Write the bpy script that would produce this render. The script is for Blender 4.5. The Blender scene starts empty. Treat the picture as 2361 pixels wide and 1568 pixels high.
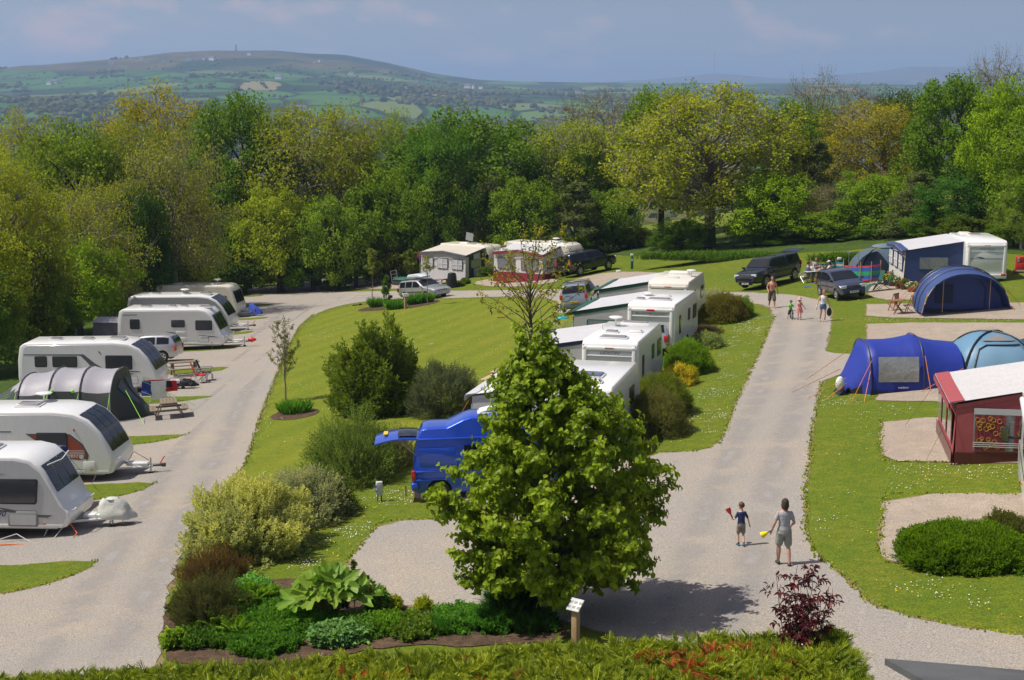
import bpy, bmesh, math, random
import numpy as np
from mathutils import Vector, Matrix, geometry, noise
S = bpy.context.scene
COL = S.collection
R = math.radians
# ------------------------------------------------------------------ camera, world, sun, exposure
FPX = 3600.0                       # focal length in units of a 2361 px wide frame
PITCH = math.atan((784-205)/FPX)
CAMZ = 12.0
cam = bpy.data.cameras.new('camera'); camo = bpy.data.objects.new('camera', cam); COL.objects.link(camo)
cam.sensor_width = 36.0; cam.lens = FPX/2361*36; cam.clip_start = 0.5; cam.clip_end = 60000
camo.location = (0, 0, CAMZ); camo.rotation_euler = (math.pi/2-PITCH, 0, 0)
S.camera = camo
SUN_EL = R(58); SUN_AZ = R(-90)    # the sun stands to the left (-x) of the view
w = bpy.data.worlds.new('World'); S.world = w; w.use_nodes = True
nt = w.node_tree; nt.nodes.clear()
out = nt.nodes.new('ShaderNodeOutputWorld'); bg = nt.nodes.new('ShaderNodeBackground')
sky = nt.nodes.new('ShaderNodeTexSky'); sky.sky_type = 'NISHITA'; sky.sun_disc = False
sky.sun_elevation = SUN_EL; sky.sun_rotation = SUN_AZ; sky.altitude = 200; sky.air_density = 1.0; sky.dust_density = 2.2; sky.ozone_density = 3.2
tc = nt.nodes.new('ShaderNodeTexCoord')
mp = nt.nodes.new('ShaderNodeMapping'); mp.inputs['Scale'].default_value = (1, 1, 2.2)
nz = nt.nodes.new('ShaderNodeTexNoise'); nz.inputs['Scale'].default_value = 17.0; nz.inputs['Detail'].default_value = 7; nz.inputs['Roughness'].default_value = 0.55
rp = nt.nodes.new('ShaderNodeValToRGB'); rp.color_ramp.elements[0].position = 0.53; rp.color_ramp.elements[1].position = 0.72
rp.color_ramp.elements[0].color = (0, 0, 0, 1); rp.color_ramp.elements[1].color = (1, 1, 1, 1)
mx = nt.nodes.new('ShaderNodeMix'); mx.data_type = 'RGBA'; mx.inputs['B'].default_value = (5.4, 4.9, 5.3, 1)
ml = nt.nodes.new('ShaderNodeMath'); ml.operation = 'MULTIPLY'; ml.inputs[1].default_value = 0.75
bg.inputs['Strength'].default_value = 0.092
L = nt.links.new
va = nt.nodes.new('ShaderNodeVectorMath'); va.operation = 'ADD'; va.inputs[1].default_value = (0, 0, 0.10)   # clear blue air well above the hazy horizon
L(tc.outputs['Generated'], va.inputs[0]); L(va.outputs[0], sky.inputs['Vector'])
L(tc.outputs['Generated'], mp.inputs['Vector']); L(mp.outputs[0], nz.inputs['Vector']); L(nz.outputs['Fac'], rp.inputs[0])
L(rp.outputs[0], ml.inputs[0]); L(ml.outputs[0], mx.inputs['Factor']); L(sky.outputs[0], mx.inputs['A'])
tn = nt.nodes.new('ShaderNodeMix'); tn.data_type = 'RGBA'; tn.blend_type = 'MULTIPLY'; tn.inputs['Factor'].default_value = 1; tn.inputs['B'].default_value = (1.13, 0.935, 0.85, 1)   # slightly mauve May haze
L(mx.outputs['Result'], tn.inputs['A']); L(tn.outputs['Result'], bg.inputs['Color']); L(bg.outputs[0], out.inputs['Surface'])
sl = bpy.data.lights.new('sun', 'SUN'); sl.energy = 4.0; sl.angle = R(0.5); sl.color = (1.0, 0.95, 0.86)
so = bpy.data.objects.new('sun', sl); COL.objects.link(so)
SUND = Vector((math.cos(SUN_EL), 0.03, -math.sin(SUN_EL)))
so.rotation_euler = SUND.to_track_quat('-Z', 'Y').to_euler(); so.location = (-60, 0, 90)
S.view_settings.view_transform = 'Standard'; S.view_settings.look = 'None'; S.view_settings.exposure = 0.33; S.view_settings.gamma = 1.0
S.view_settings.use_curve_mapping = False
S.cycles.max_bounces = 6; S.cycles.transparent_max_bounces = 12; S.cycles.volume_bounces = 0
S.cycles.use_adaptive_sampling = True; S.cycles.adaptive_threshold = 0.02
try: S.cycles.use_denoising = True
except Exception: pass
# ------------------------------------------------------------------ small helpers
rnd = random.Random(7)
def setp(o, label=None, cat=None, group=None, kind=None):
    if label: o['label'] = label
    if cat: o['category'] = cat
    if group: o['group'] = group
    if kind: o['kind'] = kind
    return o
def empty(name, loc, rz=0, label=None, cat=None, group=None, tilt=None):
    o = bpy.data.objects.new(name, None); COL.objects.link(o); o.location = loc; o.empty_display_size = 0.3
    if tilt:                                   # follow the slope of the ground
        n = gnormal(loc[0], loc[1]).lerp(Vector((0, 0, 1)), 1-tilt)
        q = Vector((0, 0, 1)).rotation_difference(n)
        o.rotation_euler = (q.to_matrix() @ Matrix.Rotation(rz, 3, 'Z')).to_euler()
    else: o.rotation_euler = (0, 0, rz)
    return setp(o, label, cat, group)
def link_mesh(name, me, mat=None, parent=None):
    o = bpy.data.objects.new(name, me); COL.objects.link(o)
    if parent is not None: o.parent = parent
    if mat is not None:
        for m in (mat if isinstance(mat, (list, tuple)) else [mat]): me.materials.append(m)
    return o
def copy_tree(o, parent=None):
    c = o.copy(); COL.objects.link(c); c.parent = parent
    for ch in [x for x in bpy.data.objects if x.parent == o]: copy_tree(ch, c)
    return c
def fast_mesh(name, V, Fc, tone=None, smooth=False):
    V = np.asarray(V, np.float32); Fc = np.asarray(Fc, np.int32); n, k = Fc.shape
    me = bpy.data.meshes.new(name); me.vertices.add(len(V)); me.vertices.foreach_set('co', V.ravel())
    me.loops.add(n*k); me.loops.foreach_set('vertex_index', Fc.ravel())
    me.polygons.add(n); me.polygons.foreach_set('loop_start', np.arange(0, n*k, k, dtype=np.int32))
    me.polygons.foreach_set('use_smooth', np.full(n, bool(smooth)))
    if tone is not None:
        a = me.attributes.new('tone', 'FLOAT', 'POINT'); a.data.foreach_set('value', np.asarray(tone, np.float32))
    me.update(calc_edges=True); return me
class MB:                                       # collects shapes; build() links them as ONE mesh object
    def __init__(s): s.v = []; s.f = []; s.m = []; s.sm = []
    def add(s, vs, fs, m=0, smooth=False, M=None):
        b = len(s.v)
        for p in vs:
            p = Vector(p)
            s.v.append(M @ p if M is not None else p)
        for f in fs: s.f.append([b+i for i in f]); s.m.append(m); s.sm.append(smooth)
        return s
    def box(s, c, d, m=0, M=None, taper=1.0):
        x, y, z = d[0]/2, d[1]/2, d[2]/2; cx, cy, cz = c
        vs = [(cx+sx*x*(taper if sz > 0 else 1), cy+sy*y*(taper if sz > 0 else 1), cz+sz*z) for sz in (-1, 1) for sx, sy in ((-1, -1), (1, -1), (1, 1), (-1, 1))]
        return s.add(vs, [(3, 2, 1, 0), (4, 5, 6, 7), (0, 1, 5, 4), (1, 2, 6, 5), (2, 3, 7, 6), (3, 0, 4, 7)], m, False, M)
    def tube(s, pts, r, n=6, m=0, M=None, cap=True, smooth=True):
        pts = [Vector(p) for p in pts]; k = len(pts)
        rs = r if isinstance(r, (list, tuple)) else [r]*k
        vs = []; fs = []; up = None
        for i, p in enumerate(pts):
            t = (pts[min(i+1, k-1)]-pts[max(i-1, 0)])
            t = t.normalized() if t.length > 1e-9 else Vector((0, 0, 1))
            if up is None: up = t.orthogonal().normalized()
            up = (up-t*up.dot(t)); up = up.normalized() if up.length > 1e-6 else t.orthogonal().normalized()
            b = t.cross(up)
            for j in range(n):
                a = 2*math.pi*j/n; vs.append(p+(up*math.cos(a)+b*math.sin(a))*rs[i])
        for i in range(k-1):
            for j in range(n): fs.append((i*n+j, i*n+(j+1) % n, (i+1)*n+(j+1) % n, (i+1)*n+j))
        if cap: fs.append(tuple(reversed(range(n)))); fs.append(tuple((k-1)*n+j for j in range(n)))
        return s.add(vs, fs, m, smooth, M)
    def lathe(s, prof, c=(0, 0, 0), n=14, m=0, M=None, axis='Z', smooth=True, cap=True):
        vs = []; fs = []
        for r, h in prof:
            for j in range(n):
                a = 2*math.pi*j/n; x, y = r*math.cos(a), r*math.sin(a)
                p = {'Z': (x, y, h), 'Y': (x, h, y), 'X': (h, x, y)}[axis]
                vs.append((p[0]+c[0], p[1]+c[1], p[2]+c[2]))
        for i in range(len(prof)-1):
            for j in range(n): fs.append((i*n+j, i*n+(j+1) % n, (i+1)*n+(j+1) % n, (i+1)*n+j))
        if cap: fs.append(tuple(range(n))); fs.append(tuple((len(prof)-1)*n+j for j in range(n)))
        return s.add(vs, fs, m, smooth, M)
    def prism(s, prof, y0, y1, m=0, M=None, plane='XZ', smooth=False):
        n = len(prof)
        def P(a, b, t): return {'XZ': (a, t, b), 'YZ': (t, a, b), 'XY': (a, b, t)}[plane]
        vs = [P(a, b, y0) for a, b in prof]+[P(a, b, y1) for a, b in prof]
        return s.add(vs, [tuple(range(n)), tuple(reversed(range(n, 2*n)))]+[(i, n+i, n+(i+1) % n, (i+1) % n) for i in range(n)], m, smooth, M)
    def grid(s, fn, nu, nv, m=0, M=None, smooth=True, thick=0):
        vs = [fn(i/nu, j/nv) for i in range(nu+1) for j in range(nv+1)]
        fs = [(i*(nv+1)+j, (i+1)*(nv+1)+j, (i+1)*(nv+1)+j+1, i*(nv+1)+j+1) for i in range(nu) for j in range(nv)]
        return s.add(vs, fs, m, smooth, M)
    def build(s, name, mat, parent=None, bevel=0, segs=2, autosm=35, solid=0, recalc=True):
        me = bpy.data.meshes.new(name); me.from_pydata([tuple(v) for v in s.v], [], s.f)
        for i, p in enumerate(me.polygons): p.material_index = s.m[i]; p.use_smooth = s.sm[i] or bevel > 0
        if bevel > 0 or recalc or solid:
            bm = bmesh.new(); bm.from_mesh(me)
            if recalc: bmesh.ops.recalc_face_normals(bm, faces=bm.faces)
            if solid: 
                r = bmesh.ops.solidify(bm, geom=bm.faces[:], thickness=solid)
            if bevel > 0:
                es = [e for e in bm.edges if len(e.link_faces) == 2 and e.calc_face_angle(0) > R(32)]
                bmesh.ops.bevel(bm, geom=es, offset=bevel, segments=segs, profile=0.5, affect='EDGES', clamp_overlap=True)
                for f in bm.faces: f.smooth = True
            bm.to_mesh(me); bm.free()
        if any(p.use_smooth for p in me.polygons): me.set_sharp_from_angle(angle=R(autosm))
        return link_mesh(name, me, mat, parent)
# ------------------------------------------------------------------ materials
def new_mat(name):
    m = bpy.data.materials.new(name); m.use_nodes = True
    return m, m.node_tree.nodes, m.node_tree.links.new, m.node_tree.nodes['Principled BSDF']
MC = {}
def mat(name, col, rough=0.5, metal=0.0, var=0.0, vs=3.0, bump=0.0, bs=40.0, coat=0.0, trans=0.0, dirt=0.0, spec=0.5):
    """painted / plastic / fabric surface: colour with a little noise, dirt streaks and bump"""
    if name in MC: return MC[name]
    m, N, Lk, b = new_mat(name)
    b.inputs['Roughness'].default_value = rough; b.inputs['Metallic'].default_value = metal
    b.inputs['Specular IOR Level'].default_value = spec
    if coat: b.inputs['Coat Weight'].default_value = coat; b.inputs['Coat Roughness'].default_value = 0.06
    c = (*col, 1)
    b.inputs['Base Color'].default_value = c
    if var or dirt or bump:
        t = N.new('ShaderNodeTexCoord')
    if var:
        n = N.new('ShaderNodeTexNoise'); n.inputs['Scale'].default_value = vs; n.inputs['Detail'].default_value = 6
        Lk(t.outputs['Object'], n.inputs['Vector'])
        x = N.new('ShaderNodeMix'); x.data_type = 'RGBA'
        x.inputs['A'].default_value = (*[min(1, k*(1-var)) for k in col], 1); x.inputs['B'].default_value = (*[min(1, k*(1+var)) for k in col], 1)
        Lk(n.outputs['Fac'], x.inputs['Factor']); Lk(x.outputs['Result'], b.inputs['Base Color'])
        last = x.outputs['Result']
    if dirt:
        mpg = N.new('ShaderNodeMapping'); mpg.inputs['Scale'].default_value = (2.5, 2.5, 0.5)
        n2 = N.new('ShaderNodeTexNoise'); n2.inputs['Scale'].default_value = 4; n2.inputs['Detail'].default_value = 8; n2.inputs['Roughness'].default_value = 0.7
        Lk(t.outputs['Object'], mpg.inputs['Vector']); Lk(mpg.outputs[0], n2.inputs['Vector'])
        rr = N.new('ShaderNodeMapRange'); rr.inputs['From Min'].default_value = 0.45; rr.inputs['From Max'].default_value = 0.75; rr.inputs['To Max'].default_value = dirt
        Lk(n2.outputs['Fac'], rr.inputs['Value'])
        y = N.new('ShaderNodeMix'); y.data_type = 'RGBA'; y.inputs['B'].default_value = (0.16, 0.15, 0.11, 1)
        if var: Lk(last, y.inputs['A'])
        else: y.inputs['A'].default_value = c
        Lk(rr.outputs[0], y.inputs['Factor']); Lk(y.outputs['Result'], b.inputs['Base Color'])
    if bump:
        n3 = N.new('ShaderNodeTexNoise'); n3.inputs['Scale'].default_value = bs; n3.inputs['Detail'].default_value = 4
        Lk(t.outputs['Object'], n3.inputs['Vector'])
        bp = N.new('ShaderNodeBump'); bp.inputs['Strength'].default_value = bump; bp.inputs['Distance'].default_value = 0.02
        Lk(n3.outputs['Fac'], bp.inputs['Height']); Lk(bp.outputs[0], b.inputs['Normal'])
    if trans:                                  # thin cloth lets light through
        tr = N.new('ShaderNodeBsdfTranslucent'); tr.inputs['Color'].default_value = c
        mxs = N.new('ShaderNodeMixShader'); mxs.inputs['Fac'].default_value = trans
        Lk(b.outputs[0], mxs.inputs[1]); Lk(tr.outputs[0], mxs.inputs[2]); Lk(mxs.outputs[0], N['Material Output'].inputs['Surface'])
    MC[name] = m; return m
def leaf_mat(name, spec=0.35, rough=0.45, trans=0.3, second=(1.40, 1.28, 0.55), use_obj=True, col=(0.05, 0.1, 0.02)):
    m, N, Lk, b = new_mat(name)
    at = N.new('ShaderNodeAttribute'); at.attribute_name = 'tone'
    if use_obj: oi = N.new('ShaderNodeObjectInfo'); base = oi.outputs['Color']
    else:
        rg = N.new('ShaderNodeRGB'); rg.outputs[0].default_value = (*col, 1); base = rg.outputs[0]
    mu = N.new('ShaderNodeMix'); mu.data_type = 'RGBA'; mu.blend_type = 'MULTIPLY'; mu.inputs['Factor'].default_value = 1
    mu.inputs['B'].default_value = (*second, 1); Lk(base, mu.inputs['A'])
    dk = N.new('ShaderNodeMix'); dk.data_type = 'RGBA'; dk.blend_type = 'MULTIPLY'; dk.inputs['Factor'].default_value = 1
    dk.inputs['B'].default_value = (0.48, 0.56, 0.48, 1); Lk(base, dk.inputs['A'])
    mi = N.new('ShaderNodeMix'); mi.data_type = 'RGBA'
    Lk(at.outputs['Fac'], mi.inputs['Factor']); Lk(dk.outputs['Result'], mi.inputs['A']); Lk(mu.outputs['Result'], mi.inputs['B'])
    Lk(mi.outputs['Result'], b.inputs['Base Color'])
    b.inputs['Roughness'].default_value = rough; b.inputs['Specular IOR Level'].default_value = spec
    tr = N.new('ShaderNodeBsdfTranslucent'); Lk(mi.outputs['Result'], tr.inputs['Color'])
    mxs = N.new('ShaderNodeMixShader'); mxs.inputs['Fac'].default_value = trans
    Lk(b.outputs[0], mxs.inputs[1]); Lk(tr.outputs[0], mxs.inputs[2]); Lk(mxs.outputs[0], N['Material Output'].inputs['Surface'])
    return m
# ------------------------------------------------------------------ the lie of the land
def smooth(a, b, t):
    t = np.clip((t-a)/(b-a), 0, 1); return t*t*(3-2*t)
def zg(x, y):
    """height of the near ground"""
    x = np.asarray(x, float); y = np.asarray(y, float)
    k = smooth(-12, -18, x)
    xe = x+k*(-(x+15))*0.55
    xe = np.where(xe > 30, 30+(xe-30)*0.5, xe)
    d = 11.0066-0.04756*xe+0.023865*y-0.03338*xe*y/50+0.00399*y*y/50
    z = CAMZ-d
    z = z-0.10*np.maximum(0, y-165)**1.15*smooth(165, 240, y)
    z = z-0.25*np.maximum(0, -x-45)*smooth(-45, -70, x)
    return z
def gz(x, y): return float(zg(x, y))
def gnormal(x, y):
    e = 0.5
    return Vector(((gz(x-e, y)-gz(x+e, y))/(2*e), (gz(x, y-e)-gz(x, y+e))/(2*e), 1)).normalized()
SP, CP = math.sin(PITCH), math.cos(PITCH)
def ray(U, V):
    a = U-1180.5; b = -(V-784.0)
    return Vector((a, FPX*CP+b*SP, -FPX*SP+b*CP)).normalized()
def G(U, V, dz=0.0):
    """the point of the ground that the photograph shows at (U, V)"""
    d = ray(U, V); t0 = 10.0; t1 = 400.0
    f = lambda t: CAMZ+d.z*t-gz(d.x*t, d.y*t)-dz
    t = t0
    while t < t1 and f(t) > 0: t *= 1.03
    lo, hi = t/1.03, t
    for _ in range(30):
        mid = (lo+hi)/2
        if f(mid) > 0: lo = mid
        else: hi = mid
    return Vector((d.x*lo, d.y*lo, gz(d.x*lo, d.y*lo)))
def ppm(p):                                    # photo pixels per metre at a point
    p = Vector(p); return FPX/(p.y*CP-(p.z-CAMZ)*SP)
def atV(U, V, y):                              # the point of the sight line at distance y
    d = ray(U, V); t = y/d.y; return Vector((d.x*t, y, CAMZ+d.z*t))
# ------------------------------------------------------------------ ground materials
def ground_mat(name, cols, scales, bump=0.5, bscale=60, rough=0.95, con=0.4, stripe=0):
    """three-tone natural surface, world-sized"""
    m, N, Lk, b = new_mat(name); b.inputs['Roughness'].default_value = rough; b.inputs['Specular IOR Level'].default_value = 0.15
    t = N.new('ShaderNodeTexCoord')
    def nse(sc, det=5, ro=0.6):
        n = N.new('ShaderNodeTexNoise'); n.inputs['Scale'].default_value = sc; n.inputs['Detail'].default_value = det; n.inputs['Roughness'].default_value = ro
        Lk(t.outputs['Object'], n.inputs['Vector']); return n
    def rng(o, a, c):
        r = N.new('ShaderNodeMapRange'); r.inputs['From Min'].default_value = a; r.inputs['From Max'].default_value = c; Lk(o, r.inputs['Value']); return r.outputs[0]
    a1 = rng(nse(scales[0]).outputs['Fac'], 0.35, 0.65); a2 = rng(nse(scales[1], 3).outputs['Fac'], 0.35, 0.65); a3 = rng(nse(scales[2], 2, 0.5).outputs['Fac'], 0.3, 0.7)
    m1 = N.new('ShaderNodeMix'); m1.data_type = 'RGBA'; m1.inputs['A'].default_value = (*cols[0], 1); m1.inputs['B'].default_value = (*cols[1], 1); Lk(a1, m1.inputs['Factor'])
    m2 = N.new('ShaderNodeMix'); m2.data_type = 'RGBA'; m2.inputs['B'].default_value = (*cols[2], 1); Lk(m1.outputs['Result'], m2.inputs['A'])
    mm = N.new('ShaderNodeMath'); mm.operation = 'MULTIPLY'; mm.inputs[1].default_value = 0.75; Lk(a2, mm.inputs[0]); Lk(mm.outputs[0], m2.inputs['Factor'])
    m3 = N.new('ShaderNodeMix'); m3.data_type = 'RGBA'; m3.blend_type = 'MULTIPLY'; m3.inputs['Factor'].default_value = 1
    r3 = N.new('ShaderNodeValToRGB'); r3.color_ramp.elements[0].color = (1-con, 1-con, 1-con, 1); r3.color_ramp.elements[1].color = (1+con*.9, 1+con*.9, 1+con*.9, 1)
    Lk(a3, r3.inputs[0]); Lk(m2.outputs['Result'], m3.inputs['A']); Lk(r3.outputs[0], m3.inputs['B'])
    Lk(m3.outputs['Result'], b.inputs['Base Color'])
    if stripe:
        mp_ = N.new('ShaderNodeMapping'); mp_.inputs['Rotation'].default_value = (0, 0, 0.35); Lk(t.outputs['Object'], mp_.inputs['Vector'])
        wv = N.new('ShaderNodeTexWave'); wv.inputs['Scale'].default_value = 0.16; wv.inputs['Distortion'].default_value = 0.8; wv.inputs['Detail'].default_value = 2; Lk(mp_.outputs[0], wv.inputs['Vector'])
        rw = N.new('ShaderNodeValToRGB'); rw.color_ramp.elements[0].color = (1-stripe, 1-stripe*.6, 1-stripe, 1); rw.color_ramp.elements[1].color = (1+stripe, 1+stripe*.6, 1+stripe, 1); Lk(wv.outputs['Fac'], rw.inputs[0])
        m4 = N.new('ShaderNodeMix'); m4.data_type = 'RGBA'; m4.blend_type = 'MULTIPLY'; m4.inputs['Factor'].default_value = 1; Lk(m3.outputs['Result'], m4.inputs['A']); Lk(rw.outputs[0], m4.inputs['B']); Lk(m4.outputs['Result'], b.inputs['Base Color'])
    bp = N.new('ShaderNodeBump'); bp.inputs['Strength'].default_value = bump; bp.inputs['Distance'].default_value = 0.03
    Lk(nse(bscale, 3).outputs['Fac'], bp.inputs['Height']); Lk(bp.outputs[0], b.inputs['Normal'])
    return m
M_GRASS = ground_mat('grass_turf', [(0.118, 0.160, 0.010), (0.165, 0.178, 0.017), (0.075, 0.130, 0.009)], (0.35, 3.0, 20), 0.8, 26, con=0.42)
M_LAWN = ground_mat('mown_lawn', [(0.150, 0.182, 0.012), (0.188, 0.196, 0.018), (0.118, 0.166, 0.011)], (0.22, 2.2, 18), 0.8, 24, con=0.34, stripe=0.08)
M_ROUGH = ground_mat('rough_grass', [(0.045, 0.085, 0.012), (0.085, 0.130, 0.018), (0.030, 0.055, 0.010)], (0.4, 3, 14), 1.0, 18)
M_GRAVEL = ground_mat('road_gravel', [(0.292, 0.272, 0.250), (0.360, 0.308, 0.243), (0.310, 0.286, 0.255)], (0.18, 1.2, 26), 0.6, 30, con=0.34)
M_PITCH = ground_mat('pitch_gravel', [(0.350, 0.285, 0.222), (0.390, 0.325, 0.258), (0.295, 0.250, 0.205)], (0.3, 1.6, 26), 0.6, 30, con=0.34)
M_EDGE = ground_mat('worn_soil_edge', [(0.200, 0.140, 0.060), (0.150, 0.150, 0.040), (0.250, 0.190, 0.110)], (0.6, 3.0, 24), 0.6, 30)
M_SOIL = ground_mat('bed_soil', [(0.090, 0.055, 0.033), (0.130, 0.085, 0.055), (0.050, 0.033, 0.022)], (0.8, 4.0, 24), 1.0, 20)
# ------------------------------------------------------------------ near ground
def grid_ground():
    xs = np.concatenate([np.arange(-130, -60, 5), np.arange(-60, 62, 1), np.arange(65, 135, 5)]); ys = np.concatenate([np.arange(8, 170, 2), np.arange(172, 262, 5)])
    X, Y = np.meshgrid(xs, ys, indexing='ij'); Z = zg(X, Y)
    V = np.stack([X, Y, Z], -1).reshape(-1, 3); ny = len(ys)
    i, j = np.meshgrid(np.arange(len(xs)-1), np.arange(ny-1), indexing='ij'); a = (i*ny+j).ravel()
    return fast_mesh('ground', V, np.stack([a, a+ny, a+ny+1, a+1], 1), smooth=True)
setp(link_mesh('ground', grid_ground(), M_GRASS), kind='structure')
def jag(pts, amp, step, seed, push=0.0):
    """densify an outline and roughen it"""
    r = random.Random(seed); o = []; n = len(pts)
    area = sum(pts[i][0]*pts[(i+1) % n][1]-pts[(i+1) % n][0]*pts[i][1] for i in range(n)); sg = 1 if area > 0 else -1
    for i in range(n):
        a = Vector(pts[i][:2]); b = Vector(pts[(i+1) % n][:2]); d = b-a; k = max(1, int(d.length/step))
        nn = Vector((d.y, -d.x)).normalized()*sg if d.length > 1e-6 else Vector((0, 0))
        for j in range(k):
            p = a+d*(j/k); q = noise.noise(Vector((p.x*1.3, p.y*1.3, seed)))*1.2+noise.noise(Vector((p.x*4, p.y*4, seed+9)))*0.8
            p = p+nn*(push+amp*q+r.uniform(-.3, .3)*amp); o.append((p.x, p.y))
    return o
def smooth_poly(pts, it=1):
    for _ in range(it):
        o = []; n = len(pts)
        for i in range(n):
            a = pts[i]; b = pts[(i+1) % n]
            o += [(a[0]*.75+b[0]*.25, a[1]*.75+b[1]*.25), (a[0]*.25+b[0]*.75, a[1]*.25+b[1]*.75)]
        pts = o
    return pts
def sheet(name, pts, m, z, amp=0.08, step=0.35, seed=1, push=0.0, sp=1.4, kind='structure'):
    ol = jag(pts, amp, step, seed, push)
    P = np.array(ol); inner = []
    x0, y0 = P.min(0); x1, y1 = P.max(0)
    gx, gy = np.meshgrid(np.arange(x0, x1, sp), np.arange(y0, y1, sp)); Q = np.stack([gx.ravel(), gy.ravel()], 1)
    ins = np.zeros(len(Q), bool); n = len(P)
    for i in range(n):
        a = P[i]; b = P[(i+1) % n]; c = ((a[1] > Q[:, 1]) != (b[1] > Q[:, 1]))
        with np.errstate(divide='ignore', invalid='ignore'):
            xx = (b[0]-a[0])*(Q[:, 1]-a[1])/(b[1]-a[1]+1e-12)+a[0]
        ins ^= c & (Q[:, 0] < xx)
    vs = [Vector(p) for p in ol]+[Vector(q) for q in Q[ins]]
    r = geometry.delaunay_2d_cdt(vs, [], [list(range(n))], 1, 1e-5)
    me = bpy.data.meshes.new(name); me.from_pydata([(v.x, v.y, gz(v.x, v.y)+z) for v in r[0]], [], r[2])
    bm = bmesh.new(); bm.from_mesh(me); bmesh.ops.recalc_face_normals(bm, faces=bm.faces)
    if sum(f.normal.z for f in bm.faces) < 0: bmesh.ops.reverse_faces(bm, faces=bm.faces)
    bm.to_mesh(me); bm.free()
    o = link_mesh(name, me, m); setp(o, kind=kind); return o
def uv_poly(pts): return [tuple(G(*p)[:2]) for p in pts]
def gravel(name, uv, m, seed, it=1, edge=0.07, amp=0.09):
    pts = smooth_poly(uv_poly(uv), it)
    sheet('soil_verge', pts, M_EDGE, 0.005+0.0004*(seed-11), amp*1.3, 0.35, seed+50, push=edge)
    return sheet(name, pts, m, (0.013 if seed < 15 else 0.021)+0.0025*(seed % 3), amp, 0.3, seed)
LAWN = [(700, 752), (735, 727), (790, 708), (880, 700), (1040, 690), (1200, 686), (1278, 694), (1290, 725), (1420, 728), (1500, 760), (1440, 950), (1250, 1010), (1050, 1000), (900, 1060), (700, 1150), (560, 1150), (606, 965), (645, 865), (672, 800)]
sheet('lawn', smooth_poly(uv_poly(LAWN), 1), M_LAWN, 0.003, 0.3, 0.5, 3)
gravel('gravel_road', [(-500, 1760), (300, 1760), (372, 1520), (385, 1340), (470, 1180), (565, 1075), (600, 962), (640, 860), (665, 800), (692, 752), (722, 726), (775, 706), (850, 694), (935, 688),
  (935, 672), (860, 672), (790, 673), (742, 670), (735, 664), (760, 655), (800, 642), (835, 636), (810, 630), (740, 630), (700, 636), (680, 648), (684, 657), (640, 661), (540, 665), (430, 664), (345, 690), (265, 740), (215, 790), (80, 870), (30, 930), (-100, 1050), (-400, 1250)], M_GRAVEL, 11, 1)
gravel('gravel_road', [(900, 690), (1040, 688), (1200, 683), (1285, 690), (1290, 712), (1275, 723), (1395, 724), (1405, 702), (1500, 695), (1600, 692), (1720, 702), (1760, 676), (1700, 674), (1500, 672), (1400, 671), (1240, 667), (1100, 671), (900, 671)], M_GRAVEL, 12, 1)
gravel('gravel_road', [(1700, 676), (1760, 676), (1830, 680), (1890, 692), (1915, 707), (1918, 740), (1905, 800), (1902, 814), (1990, 818), (1980, 850), (1925, 868), (1893, 880), (1885, 930), (1870, 1000), (1868, 1060), (1856, 1110), (1856, 1230), (1880, 1280), (1950, 1335), (2000, 1390), (2100, 1425), (2200, 1445), (2361, 1468),
  (2700, 1500), (2700, 1900), (1380, 1900), (1480, 1480), (1270, 1425), (1150, 1402), (980, 1400), (860, 1395), (815, 1350), (790, 1315), (830, 1260), (880, 1203), (1060, 1196), (1300, 1188), (1500, 1185), (1522, 1176), (1500, 1165), (1480, 1100), (1495, 1045), (1600, 1042), (1650, 1030), (1672, 1000), (1700, 920), (1735, 850), (1765, 780), (1785, 730), (1780, 712), (1740, 698), (1700, 700)], M_GRAVEL, 13, 1)
PIT = [[(955, 1120), (960, 1157), (1040, 1160), (1300, 1162), (1495, 1160), (1490, 1060), (1300, 1060), (1100, 1080)],
 [(2040, 862), (2025, 900), (2022, 924), (2170, 927), (2550, 930), (2550, 862)], [(1998, 748), (2000, 790), (2120, 790), (2550, 780), (2550, 745), (2100, 745)],
 [(2290, 812), (2285, 830), (2550, 830), (2550, 795)], [(1998, 702), (1998, 729), (2060, 733), (2400, 738), (2400, 698)],
 [(1988, 655), (2008, 692), (2150, 692), (2150, 655), (2040, 646)], [(2032, 964), (2030, 1010), (2036, 1063), (2180, 1067), (2450, 1070), (2450, 966)],
 [(2042, 1138), (2032, 1220), (2026, 1265), (2050, 1300), (2200, 1308), (2550, 1320), (2550, 1140)],
 [(1085, 652), (1140, 642), (1220, 640), (1300, 646), (1250, 656), (1190, 662), (1120, 661)], [(1290, 661), (1330, 642), (1410, 627), (1500, 628), (1550, 634), (1545, 652), (1480, 664), (1370, 661)],
 [(795, 655), (850, 640), (960, 634), (1090, 640), (985, 664), (880, 667), (810, 666)], [(1540, 778), (1627, 776), (1605, 800), (1560, 812)], [(1380, 905), (1500, 905), (1470, 950), (1380, 960)]]
for k, p in enumerate(PIT): gravel('gravel_pitch', p, M_PITCH, 20+k, 0 if k in (1, 2, 3, 4) else 1, 0.05, 0.08)
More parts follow.
